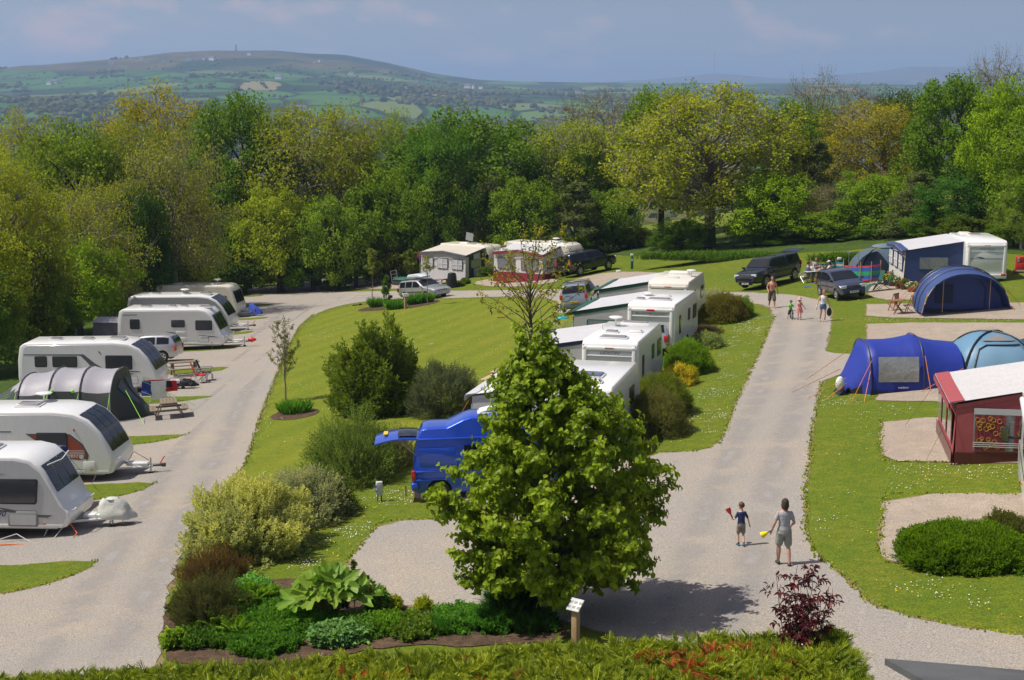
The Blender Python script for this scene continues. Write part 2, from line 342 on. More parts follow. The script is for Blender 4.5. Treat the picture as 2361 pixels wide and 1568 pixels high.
ISL = [[(-120, 1300), (0, 1307), (225, 1291), (205, 1312), (120, 1346), (0, 1373), (-160, 1380)], [(100, 1122), (180, 1119), (362, 1111), (330, 1131), (250, 1151), (185, 1158), (100, 1165)],
 [(180, 1010), (262, 1008), (436, 1000), (400, 1013), (330, 1025), (265, 1031), (180, 1034)], [(240, 916), (340, 916), (496, 912), (470, 920), (370, 932), (240, 936)],
 [(330, 853), (440, 850), (538, 845), (500, 858), (430, 862), (330, 866)], [(330, 803), (415, 801), (566, 797), (530, 806), (420, 812), (330, 814)], [(470, 768), (540, 767), (594, 762), (560, 772), (470, 774)],
 [(490, 736), (560, 735), (628, 730), (600, 737), (500, 741)], [(500, 704), (570, 703), (640, 700), (610, 706), (520, 709)], [(520, 682), (565, 681), (612, 679), (600, 684), (530, 686)]]
for k, p in enumerate(ISL):
    pts = smooth_poly(uv_poly(p), 1); sheet('soil_verge', pts, M_EDGE, 0.0205, 0.10, 0.3, 70+k, push=0.05)
    sheet('grass_strip', pts, M_GRASS, 0.025, 0.07, 0.3, 90+k)
BED = [(366, 1500), (376, 1400), (500, 1330), (560, 1345), (620, 1335), (790, 1340), (860, 1405), (980, 1408), (1150, 1410), (1290, 1430), (1330, 1478), (1100, 1492), (900, 1490), (700, 1525), (420, 1540)]
sheet('garden_bed', smooth_poly(uv_poly(BED), 1), M_SOIL, 0.022, 0.12, 0.3, 5)
for k, (u, v, a) in enumerate([(680, 955, .9), (885, 708, 1.6), (955, 702, 1.6)]):
    c = G(u, v)
    sheet('garden_bed', [(c.x+a*math.cos(t)*1.2, c.y+a*math.sin(t)*1.6) for t in np.linspace(0, 6.28, 14)[:-1]], M_SOIL, 0.018+0.003*k, 0.1, 0.3, 6+k)
def track_mat():
    m, N, Lk, b = new_mat('driven_gravel'); b.inputs['Roughness'].default_value = .95; b.inputs['Specular IOR Level'].default_value = .1
    t = N.new('ShaderNodeTexCoord'); n1 = N.new('ShaderNodeTexNoise'); n1.inputs['Scale'].default_value = 24; Lk(t.outputs['Object'], n1.inputs['Vector'])
    r1 = N.new('ShaderNodeValToRGB'); r1.color_ramp.elements[0].position = .3; r1.color_ramp.elements[0].color = (.27, .262, .255, 1); r1.color_ramp.elements[1].position = .7; r1.color_ramp.elements[1].color = (.44, .415, .385, 1); Lk(n1.outputs['Fac'], r1.inputs[0]); Lk(r1.outputs[0], b.inputs['Base Color'])
    at = N.new('ShaderNodeAttribute'); at.attribute_name = 'tone'; n2 = N.new('ShaderNodeTexNoise'); n2.inputs['Scale'].default_value = .6; n2.inputs['Detail'].default_value = 6; Lk(t.outputs['Object'], n2.inputs['Vector'])
    mr = N.new('ShaderNodeMapRange'); mr.inputs['From Min'].default_value = .35; mr.inputs['From Max'].default_value = .65; Lk(n2.outputs['Fac'], mr.inputs['Value'])
    mu = N.new('ShaderNodeMath'); mu.operation = 'MULTIPLY'; Lk(at.outputs['Fac'], mu.inputs[0]); Lk(mr.outputs[0], mu.inputs[1]); m2 = N.new('ShaderNodeMath'); m2.operation = 'MULTIPLY'; m2.inputs[1].default_value = .75; Lk(mu.outputs[0], m2.inputs[0]); Lk(m2.outputs[0], b.inputs['Alpha'])
    return m
M_TRACK = track_mat()
def track(uv, hw=1.7):
    P_ = [G(*q) for q in uv]; Q = []
    for a, b in zip(P_[:-1], P_[1:]):
        k = max(2, int((b-a).length/1.0)); Q += [a.lerp(b, i/k) for i in range(k)]
    Q.append(P_[-1]); 
    for _ in range(8): Q = [Q[0]]+[(Q[i-1]+Q[i]*2+Q[i+1])/4 for i in range(1, len(Q)-1)]+[Q[-1]]
    V_ = []; T_ = []; nc = 25
    for i, q in enumerate(Q):
        d = (Q[min(i+1, len(Q)-1)]-Q[max(i-1, 0)]); s = Vector((d.y, -d.x, 0)).normalized(); fade = min(1, i/4, (len(Q)-1-i)/4)
        for j in range(nc):
            o = (2*j/(nc-1)-1)*hw; x, y = q.x+s.x*o, q.y+s.y*o; V_.append((x, y, gz(x, y)+.020)); T_.append(fade*min(1, math.exp(-((abs(o)-.8)/.33)**2)))
    F_ = [(i*nc+j, i*nc+j+1, (i+1)*nc+j+1, (i+1)*nc+j) for i in range(len(Q)-1) for j in range(nc-1)]
    setp(link_mesh('wheel_tracks', fast_mesh('wheel_tracks', V_, F_, T_), M_TRACK), kind='structure')
track([(120, 1600), (250, 1400), (380, 1180), (470, 1020), (545, 880), (610, 780), (670, 722), (760, 688), (900, 680)]); track([(1560, 1560), (1640, 1350), (1690, 1180), (1745, 1030), (1800, 900), (1835, 800), (1845, 735), (1800, 697)])
# ------------------------------------------------------------------ far hills: real distances, 0.3 to 20 km
SKY1 = [(-2600, 185), (-900, 182), (-300, 175), (0, 166), (60, 158), (110, 157), (300, 141), (400, 127), (500, 122), (640, 123), (720, 130), (800, 133), (900, 150), (1000, 172), (1100, 186), (1200, 190), (1500, 192), (1800, 194), (2100, 196), (5000, 196)]
SKY2 = [(-2600, 200), (900, 200), (1300, 193), (1500, 184), (1640, 171), (1700, 174), (1760, 181), (1850, 182), (1900, 176), (2000, 168), (2090, 157), (2200, 158), (2280, 166), (2500, 175), (5000, 190)]
def far_h(x, y):
    r = np.hypot(x, y); U = 1180.5+FPX*x/np.maximum(y, 1e-3)
    s1 = (205-np.interp(U, [p[0] for p in SKY1], [p[1] for p in SKY1]))/FPX*7000
    s2 = (205-np.interp(U, [p[0] for p in SKY2], [p[1] for p in SKY2]))/FPX*16000
    low = np.interp(r, [0, 250, 500, 900, 1800, 2600, 3400], [-16, -24, -50, -78, -78, -66, -42])
    up = smooth(2400, 7000, r)**1.15
    h1 = low+(s1-low)*up
    h2 = np.where(r > 7000, s1-(r-7000)*0.04, h1); h2 = np.maximum(h2, -90)
    k = smooth(10500, 16000, r); h = h2+(s2-h2)*k
    h = np.where(r > 16000, s2-(r-16000)*0.05, h)
    return h
def nz2(x, y, s, seed=0.0, oc=3):
    t = np.zeros_like(x); a = 1.0
    for o in range(oc):
        f = s*2**o
        t += a*(np.sin(x*f+1.7*seed+1.3*np.sin(y*f*0.9+seed))+np.sin(y*f*1.1+2.1*seed+1.7*np.sin(x*f*0.8+2*seed)))*0.5; a *= 0.5
    return t
def hill_z(x, y):
    r = np.hypot(x, y)
    return CAMZ+far_h(x, y)+smooth(300, 2000, r)*(1-0.85*smooth(5600, 7000, r))*(nz2(x, y, 1/420, 2.0)*9+nz2(x, y, 1/150, 4.0, 2)*2.5)+smooth(5500, 7000, r)*nz2(x, y, 1/160, 3.0, 2)*1.2
def hills():
    az = np.linspace(R(-42), R(42), 330); rr = np.concatenate([np.geomspace(240, 3000, 70)[:-1], np.linspace(3000, 7600, 90)[:-1], np.geomspace(7600, 24000, 60)])
    A, RR = np.meshgrid(az, rr, indexing='ij'); X = RR*np.sin(A); Y = RR*np.cos(A); Z = hill_z(X, Y)
    Z = np.where(RR < 262, np.minimum(Z, zg(X, Y)-1.0), Z)
    V = np.stack([X, Y, Z], -1).reshape(-1, 3); ny = len(rr)
    i, j = np.meshgrid(np.arange(len(az)-1), np.arange(ny-1), indexing='ij'); a = (i*ny+j).ravel()
    return fast_mesh('hills', V, np.stack([a, a+1, a+ny+1, a+ny], 1)[:, ::-1], smooth=True)
def hills_mat():
    m, N, Lk, b = new_mat('patchwork_fields'); b.inputs['Roughness'].default_value = 1; b.inputs['Specular IOR Level'].default_value = 0
    t = N.new('ShaderNodeTexCoord'); mpn = N.new('ShaderNodeMapping'); mpn.inputs['Scale'].default_value = (1/190, 1/330, 0); mpn.inputs['Rotation'].default_value = (0, 0, 0.5)
    wn = N.new('ShaderNodeTexNoise'); wn.inputs['Scale'].default_value = 0.002; Lk(t.outputs['Object'], wn.inputs['Vector'])
    ad = N.new('ShaderNodeMixRGB') if False else N.new('ShaderNodeVectorMath'); ad.operation = 'MULTIPLY_ADD'; ad.inputs[1].default_value = (160, 160, 0); Lk(wn.outputs['Color'], ad.inputs[0]); Lk(t.outputs['Object'], ad.inputs[2])
    Lk(ad.outputs[0], mpn.inputs['Vector'])
    vo = N.new('ShaderNodeTexVoronoi'); vo.inputs['Scale'].default_value = 1.0; vo.inputs['Randomness'].default_value = 0.75
    vd = N.new('ShaderNodeTexVoronoi'); vd.feature = 'DISTANCE_TO_EDGE'; vd.inputs['Scale'].default_value = 1.0; vd.inputs['Randomness'].default_value = 0.75; Lk(mpn.outputs[0], vd.inputs['Vector'])
    Lk(mpn.outputs[0], vo.inputs['Vector'])
    sp = N.new('ShaderNodeSeparateColor'); Lk(vo.outputs['Color'], sp.inputs[0])
    cr = N.new('ShaderNodeValToRGB'); cr.color_ramp.interpolation = 'CONSTANT'; E = cr.color_ramp.elements
    pal = [(0, (0.055, 0.135, 0.022)), (0.2, (0.10, 0.17, 0.035)), (0.38, (0.042, 0.105, 0.02)), (0.55, (0.135, 0.175, 0.05)), (0.68, (0.07, 0.15, 0.028)), (0.83, (0.028, 0.05, 0.016)), (0.93, (0.22, 0.19, 0.09))]
    E[0].position, E[0].color = 0, (*pal[0][1], 1); E[1].position, E[1].color = pal[1][0], (*pal[1][1], 1)
    for p, c in pal[2:]: e = E.new(p); e.color = (*c, 1)
    Lk(sp.outputs[0], cr.inputs[0])
    hd = N.new('ShaderNodeMapRange'); hd.inputs['From Min'].default_value = 0.035; hd.inputs['From Max'].default_value = 0.05; hd.inputs['To Min'].default_value = 1; hd.inputs['To Max'].default_value = 0; Lk(vd.outputs['Distance'], hd.inputs['Value'])
    hm_ = N.new('ShaderNodeMix'); hm_.data_type = 'RGBA'; hm_.inputs['B'].default_value = (0.022, 0.042, 0.014, 1); Lk(hd.outputs[0], hm_.inputs['Factor']); Lk(cr.outputs[0], hm_.inputs['A'])
    # moorland above a contour, scrub and rock
    se = N.new('ShaderNodeSeparateXYZ'); Lk(t.outputs['Object'], se.inputs[0])
    n1 = N.new('ShaderNodeTexNoise'); n1.inputs['Scale'].default_value = 0.004; n1.inputs['Detail'].default_value = 8; n1.inputs['Roughness'].default_value = 0.65; Lk(t.outputs['Object'], n1.inputs['Vector'])
    mo = N.new('ShaderNodeMath'); mo.operation = 'MULTIPLY_ADD'; mo.inputs[1].default_value = 90; Lk(n1.outputs['Fac'], mo.inputs[0]); Lk(se.outputs['Z'], mo.inputs[2])
    mr = N.new('ShaderNodeMapRange'); mr.inputs['From Min'].default_value = 112; mr.inputs['From Max'].default_value = 122; Lk(mo.outputs[0], mr.inputs['Value'])
    n2 = N.new('ShaderNodeTexNoise'); n2.inputs['Scale'].default_value = 0.015; n2.inputs['Detail'].default_value = 8; n2.inputs['Roughness'].default_value = 0.75; Lk(t.outputs['Object'], n2.inputs['Vector'])
    cm = N.new('ShaderNodeValToRGB'); F_ = cm.color_ramp.elements; F_[0].position, F_[0].color = 0.38, (0.035, 0.05, 0.018, 1); F_[1].position, F_[1].color = 0.62, (0.15, 0.11, 0.055, 1); Lk(n2.outputs['Fac'], cm.inputs[0])
    mx1 = N.new('ShaderNodeMix'); mx1.data_type = 'RGBA'; Lk(mr.outputs[0], mx1.inputs['Factor']); Lk(hm_.outputs['Result'], mx1.inputs['A']); Lk(cm.outputs[0], mx1.inputs['B'])
    # woodland patches
    n4 = N.new('ShaderNodeTexNoise'); n4.inputs['Scale'].default_value = 0.0016; n4.inputs['Detail'].default_value = 6; Lk(t.outputs['Object'], n4.inputs['Vector'])
    mw = N.new('ShaderNodeMapRange'); mw.inputs['From Min'].default_value = 0.54; mw.inputs['From Max'].default_value = 0.56; Lk(n4.outputs['Fac'], mw.inputs['Value'])
    mx2 = N.new('ShaderNodeMix'); mx2.data_type = 'RGBA'; mx2.inputs['B'].default_value = (0.028, 0.05, 0.018, 1); Lk(mw.outputs[0], mx2.inputs['Factor']); Lk(mx1.outputs['Result'], mx2.inputs['A'])
    Lk(mx2.outputs['Result'], b.inputs['Base Color'])
    return m
setp(link_mesh('hills', hills(), hills_mat()), kind='structure')
# ------------------------------------------------------------------ haze
hz = MB().box((0, 9000, 60), (30000, 32000, 400)).build('haze', None); hm, HN, HL, hb = new_mat('blue_haze')
HN.remove(hb); pv = HN.new('ShaderNodeVolumePrincipled'); pv.inputs['Color'].default_value = (0.45, 0.66, 1.0, 1); pv.inputs['Density'].default_value = 1.3e-4; pv.inputs['Anisotropy'].default_value = 0.1
HL(pv.outputs[0], HN['Material Output'].inputs['Volume']); hz.data.materials.append(hm); setp(hz, kind='stuff'); hz.display_type = 'WIRE'
# ------------------------------------------------------------------ plants
RG = np.random.default_rng(5)
M_LEAF = leaf_mat('foliage', 0.12, 0.6, 0.34)
M_GLOSS = leaf_mat('glossy_foliage', 0.55, 0.3, 0.2)
M_BARK = mat('bark', (0.07, 0.06, 0.045), 0.9, var=0.4, vs=6, bump=0.6, bs=25)
M_BARKL = mat('pale_bark', (0.19, 0.165, 0.12), 0.9, var=0.35, vs=6, bump=0.5, bs=25)
M_STEM = mat('green_stem', (0.10, 0.12, 0.04), 0.7, var=0.3)
def unit(a): return a/np.maximum(np.linalg.norm(a, axis=-1, keepdims=True), 1e-9)
def leafgeo(P, D, Nn, L, W, kind='fold', fold=0.25, tone=None):
    """leaves at P along D with normal Nn; kinds: fold (2 tris), ovate (8 tris), blade (4 tris)"""
    n = len(P); D = unit(D); Nn = unit(Nn-D*(Nn*D).sum(-1, keepdims=True)); Sd = np.cross(D, Nn)
    L = np.broadcast_to(L, (n,))[:, None]; W = np.broadcast_to(W, (n,))[:, None]
    if kind == 'fold': T = [(0, 0, 0), (.45, -.5, fold), (.45, .5, fold), (1, 0, -.1)]; F_ = [(0, 3, 1), (0, 2, 3)]
    elif kind == 'ovate':
        T = [(0, 0, 0), (.3, -.5, fold), (.33, 0, 0.02), (.3, .5, fold), (.72, -.36, fold*.5), (.7, 0, -.03), (.72, .36, fold*.5), (1.02, 0, -.22)]
        F_ = [(0, 2, 1), (0, 3, 2), (1, 2, 5), (1, 5, 4), (2, 3, 6), (2, 6, 5), (4, 5, 7), (5, 6, 7)]
    else: T = [(0, -.35, 0), (0, .35, 0), (.55, -.5, .1), (.55, .5, .1), (1, 0, -.15)]; F_ = [(0, 1, 3), (0, 3, 2), (2, 3, 4)]
    k = len(T); V = np.stack([P+D*L*t+Sd*W*s+Nn*L*h for t, s, h in T], 1).reshape(-1, 3)
    F_ = np.array(F_); Fa = (np.arange(n)[:, None, None]*k+F_[None]).reshape(-1, 3)
    if tone is None: tone = RG.random(n)
    return V, Fa, np.repeat(tone, k)
def rdir(n): return unit(RG.normal(size=(n, 3)))
def limb(mb, a, b, r0, r1, n=5, seg=4, wob=0.08, m=0):
    a = Vector(a); b = Vector(b); L_ = (b-a).length; pts = []
    for i in range(seg+1):
        t = i/seg; p = a.lerp(b, t); w_ = L_*wob*math.sin(math.pi*t)
        p += Vector((rnd.uniform(-w_, w_), rnd.uniform(-w_, w_), w_*0.8)); pts.append(p)
    mb.tube(pts, [r0+(r1-r0)*i/seg for i in range(seg+1)], n, m, cap=False)
def make_crown(seed, H, W, nl, nsub, nleaf, ll, base=0.25, style='dense', shape='round', lobe=0.2, twigs=0):
    """returns crown mesh and trunk mesh of a tree H tall and W wide"""
    global RG; RG = np.random.default_rng(seed); rnd.seed(seed)
    tb = MB(); P = []; D = []; Nn = []; Tn = []
    trunk_top = Vector((RG.normal()*W*.03, RG.normal()*W*.03, H*0.6)); tr = H*0.022+0.05
    limb(tb, (0, 0, -0.3), trunk_top, tr*1.3, tr*0.45, 8, 6, 0.03)
    for i in range(nl):
        g = (i+0.5)/nl; th = i*2.39996+RG.random()*0.6
        if shape == 'cone': zf = base+(1-base)*g; rr = (1-g)**0.75*0.42+0.03
        else:
            ph = math.acos(1-2*g*0.82); zf = base+(1-base)*0.5+(1-base)*0.38*math.cos(ph); rr = 0.40*math.sin(ph)**0.8
        rr *= 0.75+0.35*RG.random()
        c = np.array([W*rr*math.cos(th), W*rr*math.sin(th), H*zf+RG.normal()*H*0.02])
        lr = W*lobe*(0.75+0.5*RG.random())*(0.6 if shape == 'cone' and g > .8 else 1)
        t = min(0.9, max(0.25, zf*0.62)); p0 = Vector((0, 0, 0)).lerp(trunk_top, t/0.6 if t < .6 else 1)
        limb(tb, p0, c*np.array([.8, .8, .96]), tr*0.42, tr*0.12, 5, 4, 0.1)
        sc = c+unit(RG.normal(size=(nsub, 3)))*lr*(0.45+0.4*RG.random((nsub, 1)))*np.array([1, 1, 0.75])
        for s_ in sc:
            k = max(3, int(nleaf*(0.6+0.8*RG.random()))); sr = lr*0.42*(0.7+0.6*RG.random())
            d = rdir(k); d[:, 2] = d[:, 2]*0.75+0.12; rad = sr*(0.35+0.65*RG.random((k, 1))**0.5)
            p = s_+d*rad; out = unit(p-c)+unit(p-np.array([0, 0, H*.45]))*0.6
            nn = unit(out*0.5+np.array([0, 0, 0.75])+RG.normal(size=(k, 3))*0.45)
            dd = unit(RG.normal(size=(k, 3))+out*0.5+np.array([0, 0, -0.25]))
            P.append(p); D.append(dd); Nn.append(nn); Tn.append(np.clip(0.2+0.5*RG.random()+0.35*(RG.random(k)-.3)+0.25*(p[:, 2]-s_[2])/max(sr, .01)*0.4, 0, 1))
            if twigs:
                limb(tb, Vector(c*np.array([.85, .85, .97])), Vector(s_), tr*0.1, tr*0.05, 3, 2, 0.1)
                for q in range(twigs):
                    e = s_+rdir(1)[0]*sr*1.15+np.array([0, 0, sr*.25]); limb(tb, Vector(s_+RG.normal(size=3)*sr*.1), Vector(e), tr*0.05, tr*0.02, 3, 2, 0.12)
    P = np.concatenate(P); D = np.concatenate(D); Nn = np.concatenate(Nn); Tn = np.concatenate(Tn)
    L_ = ll*(0.7+0.6*RG.random(len(P)))
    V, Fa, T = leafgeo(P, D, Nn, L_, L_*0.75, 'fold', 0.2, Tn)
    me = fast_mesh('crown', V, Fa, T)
    o = tb.build('trunk', None); tm = o.data; bpy.data.objects.remove(o)
    return me, tm
KIND = {}
def kind(name, *a, **k): KIND[name] = KIND.get(name, [])+[make_crown(*a, **k)+(a[1], a[2])]
for s_ in range(3):
    kind('dense', 100+s_, 14, 12, 36, 9, 72, 0.27, base=0.0, lobe=0.19)
    kind('airy', 200+s_, 14, 12, 40, 9, 62, 0.20, base=0.0, lobe=0.19, twigs=2)
for s_ in range(2):
    kind('bare', 300+s_, 14, 10, 26, 8, 12, 0.17, base=0.2, lobe=0.22, twigs=6)
    kind('bush', 400+s_, 7, 7, 24, 9, 66, 0.19, base=-0.05, lobe=0.22)
    kind('holly', 500+s_, 9, 6, 24, 9, 60, 0.17, base=0.0, shape='cone' if s_ else 'round', lobe=0.19, twigs=1)
    kind('twiggy', 600+s_, 9, 9, 26, 9, 50, 0.155, base=0.0, lobe=0.22, twigs=4)
kind('domed', 701, 16, 17, 78, 9, 34, 0.25, base=-0.05, lobe=0.125, twigs=3)
for v in KIND.values():
    for c_, t_, h_, w_ in v: c_.materials.append(M_LEAF)
for k_, m_ in (('domed', M_BARKL), ('dense', M_BARK), ('airy', M_BARKL), ('bare', M_BARKL), ('bush', M_BARK), ('holly', M_BARKL), ('twiggy', M_BARKL)):
    for c_, t_, h_, w_ in KIND[k_]: t_.materials.append(m_)
ntree = [0]
def tree(U, Vt, hw, y, kd, col, label, Vb=None, name='tree', group='trees behind the campsite', cat='tree'):
    """crown top seen at (U,Vt), hw photo pixels to each side, standing y metres away"""
    y += 13 if 430 < U < 1480 and y < 150 else (4 if U < 1480 and y < 150 and U > 430 else 0)
    c_, t_, h_, w_ = KIND[kd][ntree[0] % len(KIND[kd])]; ntree[0] += 1
    top = atV(U, Vt, y); z0 = gz(top.x, y) if y < 240 else -20
    if Vb is not None: z0 = max(z0, atV(U, Vb, y).z) if False else z0
    H = top.z-z0; Wd = 2.35*hw/ppm((top.x, y, z0))
    o = empty(name, (top.x, y, z0-0.1), rnd.uniform(0, 6.28), label, cat, group)
    o.scale = (Wd/w_, Wd/w_, H/h_*(1.08 if U < 1300 else 1.02))
    a = link_mesh('crown', c_, None, o); a.color = tuple(min(.55, q*(2.65 if U < 450 else 2.35)) for q in col)+(1,); link_mesh('trunk', t_, None, o)
    return o
DG = (0.062, 0.112, 0.010); MG = (0.088, 0.140, 0.010); YG = (0.150, 0.185, 0.014); OL = (0.140, 0.160, 0.014); OR = (0.160, 0.150, 0.012); BG = (0.112, 0.175, 0.009); GY = (0.130, 0.145, 0.050); HO = (0.070, 0.090, 0.040); LG = (0.110, 0.165, 0.020)
T = [
 # U, Vtop, halfwidth, y, kind, colour, label
 (345, 226, 135, 168, 'airy', OR, 'tall orange-brown oak with open crown rising above the left wood'),
 (560, 238, 125, 140, 'dense', DG, 'tall deep green tree with rounded top left of centre, highest of the left wood'),
 (720, 252, 150, 138, 'airy', OL, 'broad olive-green tree with pale branches showing, beside the deep green one'),
 (800, 300, 60, 160, 'dense', DG, 'small dark tip of a tree peeking up behind two yellow-green crowns'),
 (895, 284, 95, 146, 'airy', LG, 'light yellow-green tree with narrow domed top in the middle of the wood'),
 (1080, 268, 160, 140, 'dense', DG, 'wide dark green tree with bumpy top above the grey awning'),
 (1020, 300, 90, 134, 'dense', (0.055, 0.115, 0.016), 'bluish green tree crown between the light tree and the wide dark one'),
 (1375, 203, 120, 146, 'bare', GY, 'tall half-bare grey tree with fine twigs left of the big domed tree'),
 (1330, 265, 110, 140, 'airy', YG, 'yellow-flecked tree in front of the tall half-bare grey tree'),
 (1530, 190, 95, 150, 'dense', MG, 'dark green crown showing behind the left shoulder of the big domed tree'),
 (1645, 184, 205, 133, 'domed', (0.150, 0.172, 0.012), 'biggest tree of the wood, domed yellow-olive crown with branches showing'),
 (1840, 225, 85, 146, 'dense', DG, 'dark green tree just right of the big domed tree'),
 (1885, 166, 68, 160, 'bare', GY, 'tall bare grey tree against the sky right of the big domed tree'),
 (1985, 190, 66, 164, 'bare', (0.10, 0.085, 0.05), 'spreading leafless brown tree against the far fields'),
 (2035, 225, 115, 138, 'airy', OR, 'rusty olive tree with rounded crown above the striped windbreak'),
 (2085, 200, 70, 156, 'dense', (0.05, 0.075, 0.014), 'dull dark crown behind the rusty olive tree'),
 (2215, 168, 105, 130, 'dense', DG, 'tall deep green tree with ragged shoots above the white caravan on the right'),
 (2345, 172, 100, 112, 'dense', BG, 'bright fresh green tree at the right border of the picture'),
 (2300, 120, 70, 165, 'bare', GY, 'highest bare treetop in the upper right'),
 (2365, 385, 60, 104, 'airy', LG, 'pale yellowish branches hanging low beside the red box'),
 (2440, 250, 120, 105, 'dense', MG, 'deep green tree cut by the right border, behind the bright one'),
 # second rank, lower
 (640, 432, 85, 131, 'bush', YG, 'lower yellow-green tree in front of the deep green one, left of centre'),
 (765, 455, 75, 129, 'bush', LG, 'rounded light green small tree at the wood edge left of the grey awning'),
 (885, 385, 85, 133, 'bush', MG, 'mid green hawthorn with layered branches behind the light sapling'),
 (995, 402, 75, 131, 'bush', (0.075, 0.125, 0.012), 'leafy green tree directly behind the grey awning'),
 (1095, 392, 68, 133, 'twiggy', GY, 'greyish half-dead tree with tangled twigs behind the two awnings'),
 (1205, 412, 75, 130, 'bush', (0.088, 0.140, 0.012), 'fresh green tree behind the red awning'),
 (1330, 425, 75, 129, 'holly', HO, 'dark grey-green holly behind the black pickup with the cab cover'),
 (1410, 430, 65, 131, 'bush', (0.085, 0.135, 0.012), 'green tree with trailing branches left of the big domed tree'),
 (1350, 318, 45, 138, 'dense', DG, 'small ivy-green clump high in front of the half-bare tree'),
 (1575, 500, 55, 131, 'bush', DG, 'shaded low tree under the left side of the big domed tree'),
 (1740, 480, 55, 128, 'bush', MG, 'low green tree under the right side of the big domed tree'),
 (1790, 392, 90, 127, 'bush', BG, 'bright lime-green tree behind the black pickup with raised tailgate'),
 (1885, 330, 62, 131, 'holly', HO, 'tall dark ivy-clad tree between the lime-green tree and the rusty one'),
 (1880, 420, 60, 126, 'twiggy', (0.11, 0.105, 0.07), 'pale grey tangle of dead branches on the dark tree'),
 (1905, 480, 70, 124, 'bush', MG, 'low green tree behind the picnic party'),
 (2020, 395, 90, 124, 'bush', (0.092, 0.150, 0.010), 'vivid green arching tree behind the dome tent'),
 (2120, 400, 75, 119, 'holly', HO, 'dark grey-green holly behind the white caravan on the right'),
 (2230, 395, 90, 113, 'dense', (0.030, 0.080, 0.012), 'lower dark crown behind the roof of the right-hand white caravan'),
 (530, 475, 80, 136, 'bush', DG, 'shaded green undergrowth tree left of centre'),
 # left wood, nearer
 (60, 292, 110, 135, 'airy', OL, 'far yellow-olive treetop at the upper left border'),
 (165, 296, 130, 126, 'dense', (0.085, 0.125, 0.012), 'bright olive-green treetop left of the orange-brown oak'),
 (310, 305, 110, 128, 'airy', (0.105, 0.130, 0.013), 'green-gold treetop in front of the orange-brown oak'),
 (395, 330, 110, 122, 'twiggy', (0.135, 0.150, 0.03), 'brownish thin-leaved tree with many upright twigs'),
 (430, 400, 50, 128, 'airy', OR, 'orange-tinged clump beside the deep green tree'),
 (0, 385, 130, 97, 'airy', (0.140, 0.160, 0.012), 'tall yellow-tipped tree nearest to the left border'),
 (170, 440, 120, 110, 'twiggy', (0.135, 0.150, 0.022), 'olive thin-leaved tree in the middle of the left wood'),
 (265, 420, 100, 120, 'airy', (0.120, 0.140, 0.014), 'yellow-green tree above the dark ivy clump'),
 (325, 445, 58, 118, 'dense', (0.028, 0.060, 0.012), 'dark ivy clump among the yellow-green trees on the left'),
 (385, 520, 75, 126, 'bush', (0.095, 0.130, 0.016), 'light green bush at the right end of the left wood'),
 (345, 585, 55, 123, 'holly', (0.070, 0.055, 0.035), 'brownish conifer beside the farthest caravan'),
 (175, 560, 95, 107, 'bush', BG, 'bright lime-green tree just behind the white caravans on the left'),
 (55, 560, 90, 95, 'bush', (0.075, 0.105, 0.013), 'dark olive tree behind the grey tunnel tent'),
 (250, 600, 55, 114, 'twiggy', (0.08, 0.09, 0.03), 'grey-green shrub tree behind the caravan with the grey wind annexe'),
 (-60, 620, 100, 86, 'bush', (0.060, 0.095, 0.012), 'olive tree at the left border above the tunnel tent'),
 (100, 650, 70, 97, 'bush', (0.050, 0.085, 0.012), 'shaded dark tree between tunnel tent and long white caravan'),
 (-130, 480, 140, 88, 'dense', OL, 'olive tree standing just outside the left border'),
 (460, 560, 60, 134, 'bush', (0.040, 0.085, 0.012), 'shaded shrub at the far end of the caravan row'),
 (-110, 330, 150, 110, 'airy', YG, 'yellow-green treetop beyond the left border'),
]
for a in T: tree(*a)
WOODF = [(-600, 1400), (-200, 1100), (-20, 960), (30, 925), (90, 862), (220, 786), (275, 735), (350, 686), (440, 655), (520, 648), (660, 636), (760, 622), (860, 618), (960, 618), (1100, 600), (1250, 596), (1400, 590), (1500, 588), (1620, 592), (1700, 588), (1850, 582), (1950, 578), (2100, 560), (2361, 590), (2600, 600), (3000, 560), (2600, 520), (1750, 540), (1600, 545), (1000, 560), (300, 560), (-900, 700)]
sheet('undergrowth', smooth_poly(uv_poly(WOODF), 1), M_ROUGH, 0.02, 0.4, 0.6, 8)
# low hedge line under the wood
k = 0
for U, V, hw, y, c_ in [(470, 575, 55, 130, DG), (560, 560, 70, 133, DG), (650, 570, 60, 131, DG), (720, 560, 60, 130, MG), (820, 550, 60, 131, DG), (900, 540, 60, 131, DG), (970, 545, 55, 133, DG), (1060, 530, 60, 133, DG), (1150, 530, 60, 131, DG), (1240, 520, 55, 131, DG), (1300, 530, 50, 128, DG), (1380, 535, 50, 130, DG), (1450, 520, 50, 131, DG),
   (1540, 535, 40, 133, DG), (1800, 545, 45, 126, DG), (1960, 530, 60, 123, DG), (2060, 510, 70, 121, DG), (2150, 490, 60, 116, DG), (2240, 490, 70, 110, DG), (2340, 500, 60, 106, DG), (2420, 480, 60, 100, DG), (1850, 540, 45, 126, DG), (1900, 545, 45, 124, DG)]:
    tree(U, V, hw, y, 'bush', tuple(q*(0.6+0.4*rnd.random()) for q in c_), 'dark green shrub in the low shady undergrowth at the foot of the wood', name='shrub', group='undergrowth shrubs at the foot of the wood', cat='shrub')
